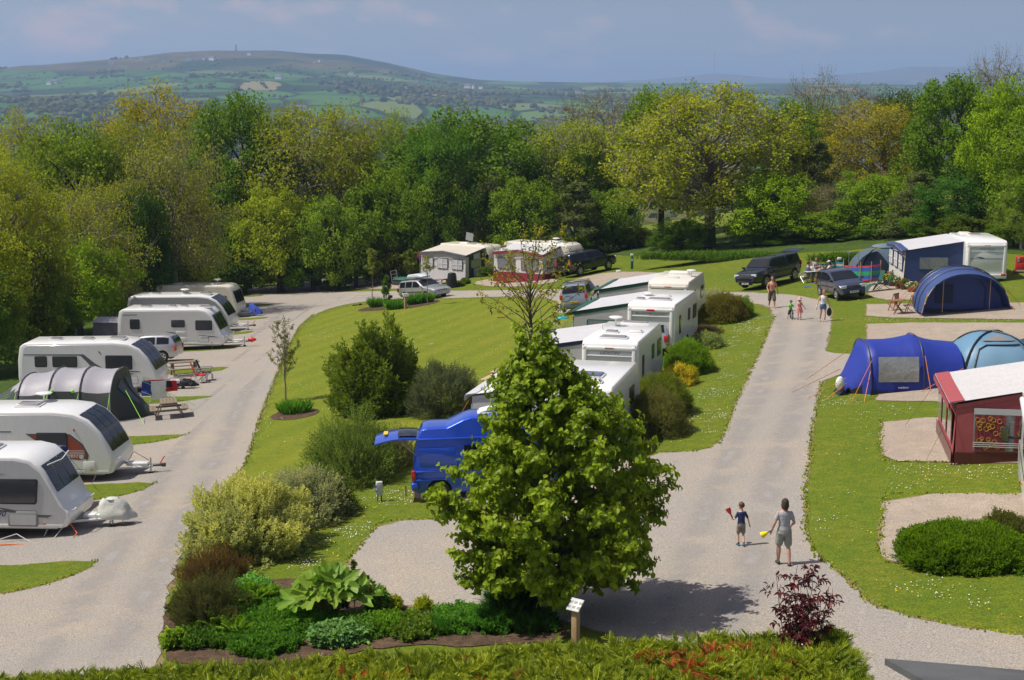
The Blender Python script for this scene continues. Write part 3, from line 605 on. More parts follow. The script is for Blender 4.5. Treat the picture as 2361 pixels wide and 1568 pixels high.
# ------------------------------------------------------------------ far woodland and hedgerow trees: nobody could count them
def blob_field():
    RGl = np.random.default_rng(77)
    base = []
    for s_ in range(6):
        bm = bmesh.new(); bmesh.ops.create_icosphere(bm, subdivisions=2, radius=1)
        for v in bm.verts:
            n_ = noise.noise(v.co*1.7+Vector((s_*7, 0, 0)))*0.35+noise.noise(v.co*4+Vector((s_*3, 5, 0)))*0.2; v.co *= 1+n_
            v.co.z = v.co.z*0.8+0.55
        base.append((np.array([v.co[:] for v in bm.verts]), np.array([[v.index for v in f.verts] for f in bm.faces]))); bm.free()
    n = 60000; r = 320+np.sqrt(RGl.random(n))*6300; az = (RGl.random(n)-.5)*R(60)
    x = r*np.sin(az); y = r*np.cos(az)
    f = nz2(x, y, 1/260, 1.0)+0.8*nz2(x, y, 1/90, 6.0, 2)
    # hedgerow lines: where either of two wavy grids crosses zero
    g1 = np.abs(np.sin(x/62+1.2*np.sin(y/300))); g2 = np.abs(np.sin(y/105+1.1*np.sin(x/260)))
    hed = ((g1 < 0.05)|(g2 < 0.05))&(r > 900)&(r < 5300)&(RGl.random(n) < 0.9)
    wood = (f > np.interp(r, [300, 900, 1500, 2600, 3600, 5000, 7000], [-2.5, -1.5, -1.1, -0.9, 0.5, 1.1, 1.9]))
    keep = (wood&(RGl.random(n) < np.interp(r, [300, 1500, 3500], [1, 1, .8])))|hed
    x, y, r, hed = x[keep], y[keep], r[keep], hed[keep]; z = hill_z(x, y)
    Vs = []; Fs = []; Ts = []; o = 0
    for i in range(len(x)):
        b, fc = base[RGl.integers(6)]; s_ = (3.5 if hed[i] else 6.0)*(0.6+0.8*RGl.random()); a = RGl.random()*6.28
        c, s2 = math.cos(a), math.sin(a); v = np.stack([b[:, 0]*c-b[:, 1]*s2, b[:, 0]*s2+b[:, 1]*c, b[:, 2]*(0.8+.5*RGl.random())], 1)*s_+np.array([x[i], y[i], z[i]-1])
        Vs.append(v); Fs.append(fc+o); Ts.append(np.full(len(v), RGl.random())); o += len(v)
    print('far trees', len(x))
    return fast_mesh('woodland', np.concatenate(Vs), np.concatenate(Fs), np.concatenate(Ts), smooth=False)
wd = link_mesh('woodland', blob_field(), leaf_mat('far_woodland', 0.1, 0.9, 0.0, second=(2.0, 1.25, 1.2), use_obj=False, col=(0.055, 0.085, 0.02))); setp(wd, 'hazy woods and hedgerow trees spread over the distant valley and hills', 'woodland', kind='stuff')
# ------------------------------------------------------------------ shared finishes
WHITE = mat('white_gelcoat', (0.78, 0.78, 0.76), 0.25, coat=0.4, dirt=0.10)
CREAM = mat('cream_gelcoat', (0.74, 0.70, 0.60), 0.3, coat=0.3, dirt=0.12)
SIDEW = mat('pale_side_panel', (0.66, 0.67, 0.65), 0.3, coat=0.3, dirt=0.08)
SILV = mat('silver_side_panel', (0.50, 0.51, 0.51), 0.35, coat=0.3, dirt=0.10)
DGREY = mat('dark_trim', (0.05, 0.052, 0.055), 0.4)
MGREY = mat('mid_grey_plastic', (0.22, 0.22, 0.22), 0.5)
BLACK = mat('black_plastic', (0.015, 0.015, 0.017), 0.5)
TYRE = mat('tyre_rubber', (0.018, 0.018, 0.018), 0.85, dirt=0.4)
ALLOY = mat('alloy_wheel', (0.62, 0.62, 0.63), 0.3, 0.85)
STEEL = mat('galvanised_steel', (0.45, 0.46, 0.47), 0.4, 0.8, var=0.15)
GLASS = mat('dark_window_glass', (0.012, 0.014, 0.018), 0.06, spec=0.5)
TINT = mat('tinted_acrylic', (0.045, 0.05, 0.055), 0.12, spec=0.7, coat=0.3)
SMOKE = mat('smoked_rooflight', (0.26, 0.25, 0.26), 0.15, spec=0.7, coat=0.5)
AMBER = mat('amber_lens', (0.75, 0.20, 0.02), 0.2); REDL = mat('red_lens', (0.55, 0.02, 0.015), 0.15, coat=0.5)
LENS = mat('headlamp_lens', (0.72, 0.75, 0.78), 0.08, 0.3, coat=1.0)
RED = mat('red_plastic', (0.62, 0.03, 0.02), 0.4); BLUEP = mat('blue_plastic', (0.02, 0.12, 0.55), 0.4)
WOODW = mat('weathered_timber', (0.20, 0.155, 0.105), 0.85, var=0.35, vs=9, bump=0.4, bs=60)
WOODN = mat('new_timber', (0.50, 0.36, 0.22), 0.7, var=0.25, vs=8, bump=0.3)
def rrect(cx, cz, w_, h_, r=0.08, n=3, sk=0.0):
    o = []
    for sx, sz, a0 in ((1, 1, 0), (-1, 1, 90), (-1, -1, 180), (1, -1, 270)):
        for i in range(n+1):
            a = R(a0+90*i/n); x = cx+sx*(w_/2-r)+r*math.cos(a); z = cz+sz*(h_/2-r)+r*math.sin(a); o.append((x+(z-cz)*sk, z))
    return o
def text(s_, size, parent, loc, rot, m, shear=0.0, name='lettering', ext=0.002, align='CENTER', sx=1.0):
    c = bpy.data.curves.new('txt', 'FONT'); c.body = s_; c.size = size; c.align_x = align; c.align_y = 'CENTER'; c.extrude = ext; c.shear = shear; c.resolution_u = 2; c.offset = size*0.012
    o = bpy.data.objects.new('txt', c); COL.objects.link(o); bpy.context.view_layer.update()
    me = bpy.data.meshes.new_from_object(o.evaluated_get(bpy.context.evaluated_depsgraph_get())); bpy.data.objects.remove(o); bpy.data.curves.remove(c)
    me.materials.clear(); t = link_mesh(name, me, m, parent); t.location = loc; t.rotation_euler = rot; t.scale = (sx, 1, 1); return t
def wheel(parent, c, r, w_, rim=ALLOY, spokes=5, side=-1, rimr=0.66):
    """tyre with a spoked rim as sub-part; the outer face looks along side*y"""
    t = MB().lathe([(r*rimr*.98, -w_/2), (r*.93, -w_/2), (r, -w_*.36), (r, w_*.36), (r*.93, w_/2), (r*rimr*.98, w_/2), (r*rimr*.9, w_*.3), (r*rimr*.9, -w_*.3), (r*rimr*.98, -w_/2)], c, 22, axis='Y', cap=False).build('wheel', TYRE, parent)
    m = MB(); rr = r*rimr; y = c[1]+side*w_*0.40
    m.lathe([(rr, -0.02), (rr*1.02, 0.035), (rr*.9, 0.03), (rr*.88, -0.02), (rr, -0.02)], (c[0], y, c[2]), 22, axis='Y', cap=False)
    m.lathe([(rr*.24, -0.03), (rr*.24, 0.02), (0.01, 0.03)], (c[0], y-side*0.0, c[2]), 12, axis='Y')
    for k in range(spokes):
        a = 2*math.pi*k/spokes+.3; M_ = Matrix.Translation((c[0], y, c[2])) @ Matrix.Rotation(a, 4, 'Y')
        m.box((rr*.55, 0, 0), (rr*.85, 0.03, rr*1.5/max(spokes, 5)), M=M_)
    m.build('rim', rim, t)
    MB().lathe([(rr*.95, -0.01), (rr*.95, 0.01)], (c[0], y-side*0.045, c[2]), 16, axis='Y').build('brake_disc', BLACK, t)
    return t
def window(parent, cx, cz, w_, h_, yside, side=-1, frame=BLACK, pane=TINT, r=0.07, t=0.02, sk=0.0, name='window'):
    y0 = yside; f = MB().prism(rrect(cx, cz, w_, h_, r, sk=sk), y0, y0+side*t).build(name, frame, parent, bevel=0.006, segs=1)
    MB().prism(rrect(cx, cz, w_-.09, h_-.09, max(r-.03, .02), sk=sk), y0+side*t, y0+side*(t+.006)).build('pane', pane, f, bevel=0.003, segs=1)
    return f
def dish(parent, x, y, z, name='satellite_dome', s=1.0):
    MB().lathe([(0.03*s, 0), (0.03*s, 0.3*s), (0.05*s, 0.31*s), (0.26*s, 0.36*s), (0.30*s, 0.40*s), (0.24*s, 0.43*s), (0.05*s, 0.45*s)], (x, y, z), 18).build(name, WHITE, parent)
def rooflight(parent, x, y, z, w_, d, m=SMOKE, lift=0.0):
    b = MB().box((x, y, z+.03), (w_+.08, d+.08, .06)).build('roof_hatch', WHITE, parent, bevel=0.015)
    MB().box((x, y, z+.085), (w_, d, .06), taper=.86, M=Matrix.Translation((x-w_/2, y, z+.06)) @ Matrix.Rotation(-lift, 4, 'Y') @ Matrix.Translation((-x+w_/2, -y, -z-.06))).build('hatch_lid', m, b, bevel=0.015)
def line_cloth(): pass
PROF = {
 'swept': lambda L_: [(-L_/2+.05, .38), (-L_/2-.02, .8), (-L_/2, 1.7), (-L_/2+.10, 2.35), (-L_/2+.32, 2.52), (L_/2-2.2, 2.60), (L_/2-1.45, 2.52), (L_/2-.95, 2.28), (L_/2-.55, 1.85), (L_/2-.28, 1.40), (L_/2-.10, 1.05), (L_/2-.02, .75), (L_/2-.12, .42), (L_/2-.25, .38)],
 'classic': lambda L_: [(-L_/2+.05, .38), (-L_/2-.02, .8), (-L_/2+.02, 1.7), (-L_/2+.12, 2.35), (-L_/2+.32, 2.50), (L_/2-1.6, 2.56), (L_/2-1.15, 2.46), (L_/2-.80, 2.15), (L_/2-.45, 1.5), (L_/2-.22, 1.02), (L_/2-.04, .85), (L_/2-.02, .62), (L_/2-.12, .42), (L_/2-.25, .38)],
 'boxy': lambda L_: [(-L_/2+.03, .38), (-L_/2-.01, .8), (-L_/2+.0, 2.2), (-L_/2+.06, 2.42), (-L_/2+.22, 2.52), (L_/2-1.0, 2.54), (L_/2-.70, 2.45), (L_/2-.40, 2.05), (L_/2-.15, 1.3), (L_/2-.05, .9), (L_/2-.05, .5), (L_/2-.15, .38)]}
def caravan(loc, rz, label, L_=5.6, W_=2.28, prof='swept', body=WHITE, side=SIDEW, near=-1, wins=(), hatches=(), dishx=None, twin=False, hitch=True, ends='', group='touring caravans', front=True, twoface=True, frontwin=(6.6, 9.6), z=0.0, wheels=True, dishy=0.0, hs=1.0):
    o = empty('caravan', loc, rz, label, 'caravan', group); o.location.z += z
    P = [(a, b if b < .5 else .38+(b-.38)*hs) for a, b in PROF[prof](L_)]; n = len(P)
    b = MB().prism(P, -W_/2, W_/2).build('body', body, o, bevel=0.07, segs=3); 
    cx = sum(p[0] for p in P)/n; cz = 1.45
    ins = [(cx+(p[0]-cx)*(1-.16/L_*2), cz+(p[1]-cz)*.90) for p in P]
    for s in (near,) if not twoface else (-1, 1):
        MB().prism(ins, s*(W_/2-.01), s*(W_/2+.006)).build('side_panel', side, o, bevel=0.004, segs=1)
        MB().box((0, s*(W_/2+.004), .44), (L_-.5, .03, .10)).build('skirt', body, o, bevel=0.008)
    MB().box((0, 0, .33), (L_-1.0, W_-.5, .10)).build('chassis', STEEL, o)
    for wx in ((-.45, .45) if twin else (0,)):
        for s in (-1, 1):
            MB().lathe([(.40, -.01), (.40, .02), (.36, .035), (.36, -.01), (.40, -.01)], (wx, s*(W_/2+.01), .34), 20, axis='Y', cap=False).build('wheel_arch', body, o)
            if wheels: wheel(o, (wx, s*(W_/2-.03), .32), .32, .19, side=s)
    for x in (-L_/2+.6, L_/2-.8):
        for s in (-1, 1):
            st = MB().tube([(x, s*.85, .33), (x+.12*s, s*.92, .03)], .022, 6).build('corner_steady', STEEL, o); MB().box((x+.12*s, s*.92, .02), (.16, .16, .05)).build('foot', MGREY, st)
    if hitch:
        h = MB(); 
        for s in (-1, 1): h.tube([(L_/2-.4, s*.55, .40), (L_/2+1.0, s*.05, .42)], .045, 6)
        h.box((L_/2+.45, 0, .50), (.75, .42, .10)).build('hitch', STEEL if body is not WHITE else WHITE, o, bevel=0.01)
        hd = MB().tube([(L_/2+.95, 0, .44), (L_/2+1.35, 0, .46)], .05, 8).box((L_/2+1.38, 0, .46), (.16, .12, .12)).build('coupling', DGREY, o, bevel=0.01)
        MB().tube([(L_/2+1.25, 0, .5), (L_/2+1.42, .02, .78)], .022, 6).build('handle', RED, hd)
        j = MB().tube([(L_/2+.95, -.12, .75), (L_/2+.95, -.12, .12)], .028, 8).build('jockey_wheel', STEEL, o)
        MB().lathe([(.03, -.04), (.11, -.04), (.11, .04), (.03, .04)], (L_/2+.95, -.12, .12), 14, axis='Y').build('tyre', TYRE, j)
    for w_ in wins:                             # (x, z, width, height[, skew]) on the near side
        window(o, w_[0], w_[1], w_[2], w_[3], near*(W_/2+.004), near, sk=w_[4] if len(w_) > 4 else 0)
    if front:                                   # the big front windows follow the swept nose
        i0, i1 = frontwin; k = 10
        def pp(t):
            i = min(int(t), n-2); f = t-i; return Vector((P[i][0]+(P[i+1][0]-P[i][0])*f, 0, P[i][1]+(P[i+1][1]-P[i][1])*f))
        for j, (ya, yb) in enumerate(((-.97, -.36), (-.31, .31), (.36, .97))):
            m = MB(); 
            def fn(u, v):
                t = i0+(i1-i0)*u; a = pp(t); d = (pp(min(t+.2, n-1.01))-pp(t-.2)).normalized(); nn = Vector((-d.z, 0, d.x)); nn = nn if nn.x > 0 or nn.z > 0 else -nn
                return a+nn*.016+Vector((0, (ya+(yb-ya)*v), 0))
            m.grid(fn, k, 3).build('front_window', GLASS, o, solid=-.008)
    for hx, hy, hw_, hd_ in hatches:
        i = max(q for q in range(4, 6) if True); zt = np.interp(hx, [p[0] for p in P[4:7]], [p[1] for p in P[4:7]])
        rooflight(o, hx, hy, zt-.005, hw_, hd_)
    if dishx is not None: dish(o, dishx, dishy, 2.50)
    # grab handles, road lights and a service hatch
    m = MB()
    for s in (-1, 1): m.tube([(L_/2-.02, s*.95, .9), (L_/2+.06, s*.95, .92), (L_/2+.06, s*.75, .92), (L_/2-.0, s*.75, .9)], .014, 5)
    m.build('grab_handle', WHITE, o)
    for x in (-L_/2+.35, 0.75*L_/2): MB().box((x, near*(W_/2+.012), .52), (.10, .02, .05)).build('side_marker', AMBER, o, bevel=.004)
    hz_ = MB().prism(rrect(L_/2-1.35, .72, .62, .36, .03), near*(W_/2+.004), near*(W_/2+.014)).build('locker_door', side, o, bevel=.004, segs=1)
    MB().prism(rrect(L_/2-1.35, .72, .66, .40, .04), near*(W_/2+.003), near*(W_/2+.008)).build('seal', MGREY, hz_)
    return o
def rear_face(o, L_, W_, recess=True, lights='low', tx=None, ts=.16, body=WHITE, panel=SIDEW, win=False, bar=True, z0=1.95):
    """the tail of a caravan: moulded frame, panel, lamps, high brake light, name"""
    x = -L_/2-.02
    MB().prism(rrect(0, 1.42, W_-.42, 1.36, .12), x-.014, x+.02, plane='YZ').build('rear_panel', panel, o, bevel=.01, segs=2)
    f = MB()
    for y in (-(W_/2-.15), W_/2-.15): f.box((x-.03, y, 1.35), (.09, .16, 1.95))
    f.box((x-.03, 0, 2.22), (.09, W_-.1, .16)); f.box((x-.04, 0, .52), (.14, W_-.04, .26)).build('rear_bumper', body, o, bevel=.04, segs=3)
    for y in (-(W_/2-.2), W_/2-.2):
        MB().box((x-.115, y, .60), (.03, .26, .12)).build('tail_light', REDL, o, bevel=.01); MB().box((x-.03, y*1.12, 2.33), (.03, .05, .06)).build('marker_light', REDL, o, bevel=.005)
    MB().box((x-.08, 0, 2.26), (.02, .36, .035)).build('brake_light', REDL, o, bevel=.005)
    if win:
        f2 = MB().prism(rrect(0, 1.55, 1.5, .62, .08), x-.035, x-.014, plane='YZ').build('window', BLACK, o, bevel=.005, segs=1); MB().prism(rrect(0, 1.55, 1.4, .52, .06), x-.041, x-.035, plane='YZ').build('pane', TINT, f2)
    if bar:
        MB().box((x-.04, 0, 1.93), (.05, W_-.45, .05)).build('shelf_moulding', body, o, bevel=.015)
    if tx: text(tx, ts, o, (x-.018, 0, 2.05), (R(90), 0, R(-90)), MGREY, .3, sx=1.5)
# ------------------------------------------------------------------ cloth
def fab(name, col, tr=0.15, rough=0.7, bump=0.5, bs=3.0, var=0.06): return mat(name, col, rough, var=var, vs=2.0, bump=bump, bs=bs, trans=tr)
F_GREYW = fab('pale_grey_canvas', (0.58, 0.58, 0.60)); F_WALL = fab('grey_canvas_wall', (0.46, 0.46, 0.47)); F_CREAM = fab('cream_canvas', (0.62, 0.58, 0.50))
F_NAVY = fab('navy_canvas', (0.035, 0.045, 0.085)); F_GREEN = fab('bottle_green_canvas', (0.012, 0.11, 0.075)); F_RED = fab('wine_red_canvas', (0.30, 0.025, 0.035)); F_WHITE = fab('white_canvas', (0.72, 0.71, 0.70))
F_BLUE = fab('royal_blue_nylon', (0.025, 0.05, 0.36), .2, .45, .7, 4.0); F_SKY = fab('light_blue_nylon', (0.16, 0.33, 0.48), .25, .45, .5, 4.0); F_NBLUE = fab('slate_blue_nylon', (0.055, 0.095, 0.26), .2, .5, .7, 4.0)
F_TEAL = fab('blue_grey_nylon', (0.09, 0.14, 0.18), .2, .5, .5, 4.0); F_OLIVE = fab('dark_olive_nylon', (0.055, 0.065, 0.055), .2, .5, .6, 4.0); F_LILAC = fab('lilac_grey_nylon', (0.42, 0.41, 0.45), .25, .5, .5, 4.0)
F_BLACK = fab('black_nylon', (0.012, 0.012, 0.014), 0, .5, .5, 6.0); CLEAR = mat('clear_vinyl_window', (0.20, 0.22, 0.24), 0.08, var=0.5, vs=5, bump=0.8, bs=9, spec=1.0, coat=0.8)
F_MAROON = fab('maroon_vinyl', (0.095, 0.018, 0.022), 0, .3, .4, 5)
CURT = fab('white_curtain', (0.70, 0.70, 0.74), .3, .9, .8, 12); ORL = mat('orange_guy_rope', (0.70, 0.22, 0.04), .7); LIME = mat('lime_guy_rope', (0.30, 0.75, 0.05), .7)
def cloth(fn, nu, nv, name, m, parent, th=.008, wr=0.012, sc=2.2, seed=0):
    mb = MB(); V_ = [[Vector(fn(i/nu, j/nv)) for j in range(nv+1)] for i in range(nu+1)]
    def g(u, v):
        i, j = round(u*nu), round(v*nv); p = V_[i][j].copy(); a = V_[min(i+1, nu)][j]-V_[max(i-1, 0)][j]; b = V_[i][min(j+1, nv)]-V_[i][max(j-1, 0)]
        n_ = a.cross(b); n_ = n_.normalized() if n_.length > 1e-8 else Vector((0, 0, 1))
        e = min(1, 4*min(u, 1-u, v, 1-v)+.15)
        return p+n_*wr*e*(noise.noise(p*sc+Vector((seed, 0, 0)))*1.5+noise.noise(Vector((p.x*sc*.8, p.y*sc*.8, p.z*sc*4+seed))))
    mb.grid(g, nu, nv); return mb.build(name, m, parent, solid=th, autosm=60)
def awning(o_loc, o_rz, label, x0, x1, yw, D, side=1, hb=2.42, hf=1.95, apex=0.0, roof=F_GREYW, wall=F_WALL, trim=F_NAVY, base=None, group='caravan awnings', wins='curtain', z=0, lean=0.12, over=0.18, bandw=.35, fwall=None, stripe=None, basez=.45):
    """porch awning on the side of a caravan; local x along the wall, outward = side*y"""
    o = empty('awning', o_loc, o_rz, label, 'awning', group); o.location.z += z
    Y = lambda d: side*(yw+d)
    def rf(u, v):
        x = x0+(x1-x0)*u; d = (D+over)*v; ap = apex*(1-abs(2*u-1))*v
        ex = -.06*(1-v)+lean*v*(2*u-1)
        return (x+ex, Y(d), hb+(hf-hb)*v+ap-.06*math.sin(math.pi*v)*math.sin(math.pi*u))
    cloth(rf, 20, 14, 'roof', roof, o, wr=.02)
    def vl(u, v):
        p = rf(u, 1); return (p[0], p[1]+side*.03, p[2]-.02-(.17+.02*math.sin(u*40))*v)
    cloth(vl, 24, 2, 'valance', trim, o, wr=.01)
    def bd(u, v): p = rf(u, 1-bandw/D*v*1.0); return (p[0], p[1], p[2]+.025)
    cloth(bd, 20, 3, 'roof_band', trim, o, wr=.008)
    hfz = lambda u: hf+apex*(1-abs(2*u-1))-.03
    def fw(u, v): return (x0+(x1-x0)*u+lean*(2*u-1)*.6, Y(D-.05+.10*(1-v)), -.4+(hfz(u)+.4)*v)
    cloth(fw, 22, 10, 'front_wall', fwall or wall, o, wr=.012)
    for s, xe in ((-1, x0), (1, x1)):
        def sw(u, v):
            d = (D-.05)*u; top = hb+(hf-hb)*u-.05; return (xe+s*(lean*.5*u+.05*(1-v)), Y(d), -.4+(top+.4)*v)
        cloth(sw, 12, 8, 'side_wall', wall, o, wr=.012)
        if stripe:
            for u0, u1 in ((.05, .28), (.62, .86)):
                def st(u, v):
                    uu = u0+(u1-u0)*u; d = (D-.05)*uu; top = hb+(hf-hb)*uu-.10; return (xe+s*(.022+lean*.5*uu+.05*(1-v)), Y(d), -.35+(top+.35)*v)
                cloth(st, 4, 6, 'dark_panel', stripe, o, wr=.004)
        def sb(u, v):
            d = (D-.05)*u; top = hb+(hf-hb)*u-.04; return (xe+s*(lean*.5*u+.025), Y(d), top-.13+.13*v)
        cloth(sb, 12, 2, 'side_band', trim, o, wr=.006)
        q = MB().prism(rrect(D*.5, 1.15, D*.52, .75, .08), xe+s*(lean*.3+.035), xe+s*(lean*.3+.055), plane='YZ')
        q.v = [Vector((v.x, side*(yw+v.y), v.z)) for v in q.v]; f = q.build('window', trim, o)
        q = MB().prism(rrect(D*.5, 1.15, D*.48, .67, .07), xe+s*(lean*.3+.055), xe+s*(lean*.3+.06), plane='YZ'); q.v = [Vector((v.x, side*(yw+v.y), v.z)) for v in q.v]; q.build('pane', CLEAR, f)
    Lx = x1-x0; nw = 2 if Lx < 4.6 else 3
    for i in range(nw):
        c = x0+Lx*(i+.5)/nw; ww = Lx/nw*.72
        f = MB().box((c, Y(D+.055), 1.12), (ww, .012, .95)).build('window', trim, o)
        MB().box((c, Y(D+.067), 1.12), (ww-.12, .010, .85)).build('pane', CLEAR, f)
        if wins == 'curtain':
            for k in (-1, 1):
                def cu(u, v): return (c+k*(ww*.25+ww*.21*(2*u-1)), Y(D+.082+.015*math.sin(u*22)), .72+.82*v)
                cloth(cu, 12, 3, 'curtain', CURT, f, wr=.004)
            MB().box((c, Y(D+.10), 1.12), (ww, .02, .05)).box((c, Y(D+.10), 1.12), (.05, .02, .9)).build('window_bar', F_WHITE, f)
    if base:
        def bb(u, v): return (x0+Lx*u+lean*(2*u-1)*.7, Y(D+.065+.02*(1-v)), -.4+(basez+.4)*v)
        cloth(bb, 14, 2, 'base_panel', base, o, wr=.006)
        for s, xe in ((-1, x0), (1, x1)):
            def b2(u, v): return (xe+s*(.075+lean*.5*u), Y((D-.02)*u), -.4+(basez+.4)*v)
            cloth(b2, 8, 2, 'base_panel', base, o, wr=.006)
    for x in (x0+.03, x1-.03)+((x0+x1)/2,)*(apex > 0):
        pl = MB()
        u = (x-x0)/Lx; pl.tube([(x, Y(D-.1), .0), (x, Y(D-.1), hfz(u))], .014, 6); pl.build('frame_pole', STEEL, o)
    for s, x in ((-1, x0), (1, x1)):
        MB().tube([(x, Y(D), hf-.05), (x+s*.9, Y(D+1.0), .02)], .006, 4).build('guy_rope', ORL if roof is F_WHITE else DGREY, o)
    return o
# ------------------------------------------------------------------ cars
def paint(name, col, metal=0.35, rough=0.25): return mat(name, col, rough, metal, coat=1.0, dirt=0.06)
P_BLUE = paint('metallic_blue_paint', (0.014, 0.085, 0.62), .35, .30); P_SILVER = paint('silver_paint', (0.50, 0.51, 0.53), .55, .3); P_BLACK = paint('black_paint', (0.010, 0.012, 0.018), .2, .2); P_NAVY = paint('blue_grey_paint', (0.045, 0.055, 0.095), .4, .28)
P_SILVB = paint('silver_blue_paint', (0.34, 0.38, 0.46), .5, .3); P_GREYL = mat('lower_grey_paint', (0.16, 0.17, 0.18), .35, .3, coat=.4); CHROME = mat('chrome', (0.75, 0.75, 0.77), .12, 1.0)
PLATEW = mat('white_plate', (0.75, 0.75, 0.72), .4); PLATEY = mat('yellow_plate', (0.80, 0.52, 0.02), .4); INK = mat('black_ink', (0.01, 0.01, 0.01), .6)
def car(loc, rz, label, L_, W_, H_, top, bel, wx, wr, pnt, side_win, ws, rw, plate=('', ''), rim=ALLOY, spokes=5, low=None, tum=.2, group='parked cars', cat='car', B=.24, name='parked_car', rack=False, glassm=GLASS, ld=True, mirror=True, tilt=1.0, wtop=9.0, grille=(.62, .30), tl=(.62, .16), bumper=None):
    o = empty(name, loc, rz, label, cat, group, tilt=tilt)
    tx = [p[0] for p in top]; tz = [p[1] for p in top]
    T = lambda x: float(np.interp(x, tx, tz))
    Wf = lambda x: W_/2*(1-.16*abs(2*x/L_)**7-.03*abs(2*x/L_)**3)
    Bt = lambda x: B+.10*max(0, (abs(2*x/L_)-.86)/.14)**2
    def yw(x, z):
        w_ = Wf(x)
        if z > bel: return w_*(.985-tum*(z-bel)/(H_-bel))
        t = (z-B)/(bel-B); return w_*(.93+.07*math.sin(math.pi*min(1, max(0, t*1.15+.02))*.5) if t < .45 else 1.0-.015*(t-.45)/.55)
    xs = sorted(set([round(v, 3) for v in list(np.linspace(-L_/2, L_/2, 46))+tx])); rings = []
    for x in xs:
        t_ = max(T(x), Bt(x)+.12); b_ = Bt(x); be = min(bel, t_-.05); r = [(0, b_), (Wf(x)*.86, b_)]
        for f in (.12, .35, .6, .85, 1.0): z = b_+(be-b_)*f; r.append((yw(x, z), z))
        zt = t_-.05
        for f in (.33, .66, 1.0): z = be+(zt-be)*f+.001*f; r.append((yw(x, z), z))
        y_ = yw(x, zt); r += [(y_*.95, t_-.015), (y_*.72, t_+.005), (y_*.36, t_+.018), (0, t_+.022)]
        full = r+[(-a, c) for a, c in reversed(r[1:-1])]; rings.append([(x, a, c) for a, c in full])
    k = len(rings[0]); V_ = [p for r in rings for p in r]; Fc = [(i*k+j, i*k+(j+1) % k, (i+1)*k+(j+1) % k, (i+1)*k+j) for i in range(len(rings)-1) for j in range(k)]
    Fc += [tuple(reversed(range(k))), tuple((len(rings)-1)*k+j for j in range(k))]
    bd = MB().add(V_, Fc, smooth=True).build('body', [pnt, BLACK], o, autosm=38)
    ct = MB()
    for x in wx:
        for s in (-1, 1): ct.lathe([(wr*1.15, -.16), (wr*1.15, .16)], (x, s*(W_/2-.06), wr+.02), 24, axis='Y')
    for i in range(len(ct.m)): ct.m[i] = 1
    co = ct.build('cut', [BLACK, BLACK]); 
    co.parent = o
    md = bd.modifiers.new('b', 'BOOLEAN'); md.operation = 'DIFFERENCE'; md.object = co; md.solver = 'EXACT'; md.material_mode = 'INDEX'
    bpy.context.view_layer.update(); me = bpy.data.meshes.new_from_object(bd.evaluated_get(bpy.context.evaluated_depsgraph_get()))
    bd.modifiers.clear(); bd.data = me; bpy.data.objects.remove(co); me.set_sharp_from_angle(angle=R(38))
    for x in wx:
        for s in (-1, 1): wheel(o, (x, s*(W_/2-.125), wr), wr, .21, rim, spokes, s)
    for a, b_ in side_win:
        for s in (-1, 1):
            m = MB()
            def fn(u, v):
                x = a+(b_-a)*u; zu = max(min(T(x)-.10, wtop), bel+.06); z = bel+.045+(zu-bel-.045)*v; return (x, s*(yw(x, z)+.006), z)
            m.grid(fn, 8, 5).build('side_window', glassm, o, solid=-.004)
    for nm, (a, b_) in (('windscreen', ws), ('rear_window', rw)):
        m = MB()
        def fn(u, v):
            x = a+(b_-a)*u; t_ = T(x); q = 2*v-1; y_ = yw(x, t_-.05)*.90*q; d = .01 if nm == 'windscreen' else -.01
            return (x+d, y_, t_+.012+.02*(1-abs(q)))
        m.grid(fn, 8, 8).build(nm, glassm, o, solid=-.004)
    xf, xr = L_/2, -L_/2
    m = MB().prism(rrect(0, grille[0], W_*.5, .14, .04), xf-.03, xf+.012, plane='YZ').prism(rrect(0, .38, W_*.55, .16, .05), xf-.05, xf+.008, plane='YZ').build('grille', BLACK, o)
    for dz in (-.03, .03): MB().box((xf+.016, 0, grille[0]+dz), (.012, W_*.46, .018)).build('chrome_bar', CHROME, m)
    for s in (-1, 1):
        MB().prism(rrect(s*(W_/2-.27), grille[0]+.03, .36, .17, .06), xf-.14, xf-.008, plane='YZ').build('headlight', LENS, o, bevel=.02)
        MB().box((xr+.05, s*(W_/2-.17), bel-.12 if tl is None else tl[0]+.15), (.13, .20, .30)).build('tail_light', REDL, o, bevel=.02)
        if mirror:
            MB().box((ws[0]-.0 if ws[0] > ws[1] else ws[1]-.35, s*(W_/2+.09), bel+.08), (.12, .20, .14)).build('wing_mirror', pnt, o, bevel=.03)
        MB().box(((side_win[0][0]+side_win[0][1])/2, s*(W_/2+.004), bel-.14), (.18, .03, .03)).build('door_handle', pnt, o, bevel=.006)
        for dx in [w_[1]+.04 for w_ in side_win[:-1]]: MB().box((dx, s*(yw(dx, .7)+.001), .62), (.012, .008, .62)).build('door_seam', BLACK, o)
        MB().box(((wx[0]+wx[1])/2, s*(W_/2-.005), bel-.30), (abs(wx[1]-wx[0])-.8, .03, .06)).build('rubbing_strip', BLACK, o, bevel=.01)
    if low: 
        for x0, x1 in ((xr-.015, xr+.30), (xf-.32, xf+.015)): MB().prism(rrect(0, .46, W_*.97, .34, .08), x0, x1, plane='YZ').build('bumper', low, o, bevel=.03)
        MB().box(((wx[0]+wx[1])/2, 0, B+.12), (abs(wx[1]-wx[0])-.85, W_+.02, .20)).build('sill', low, o, bevel=.03)
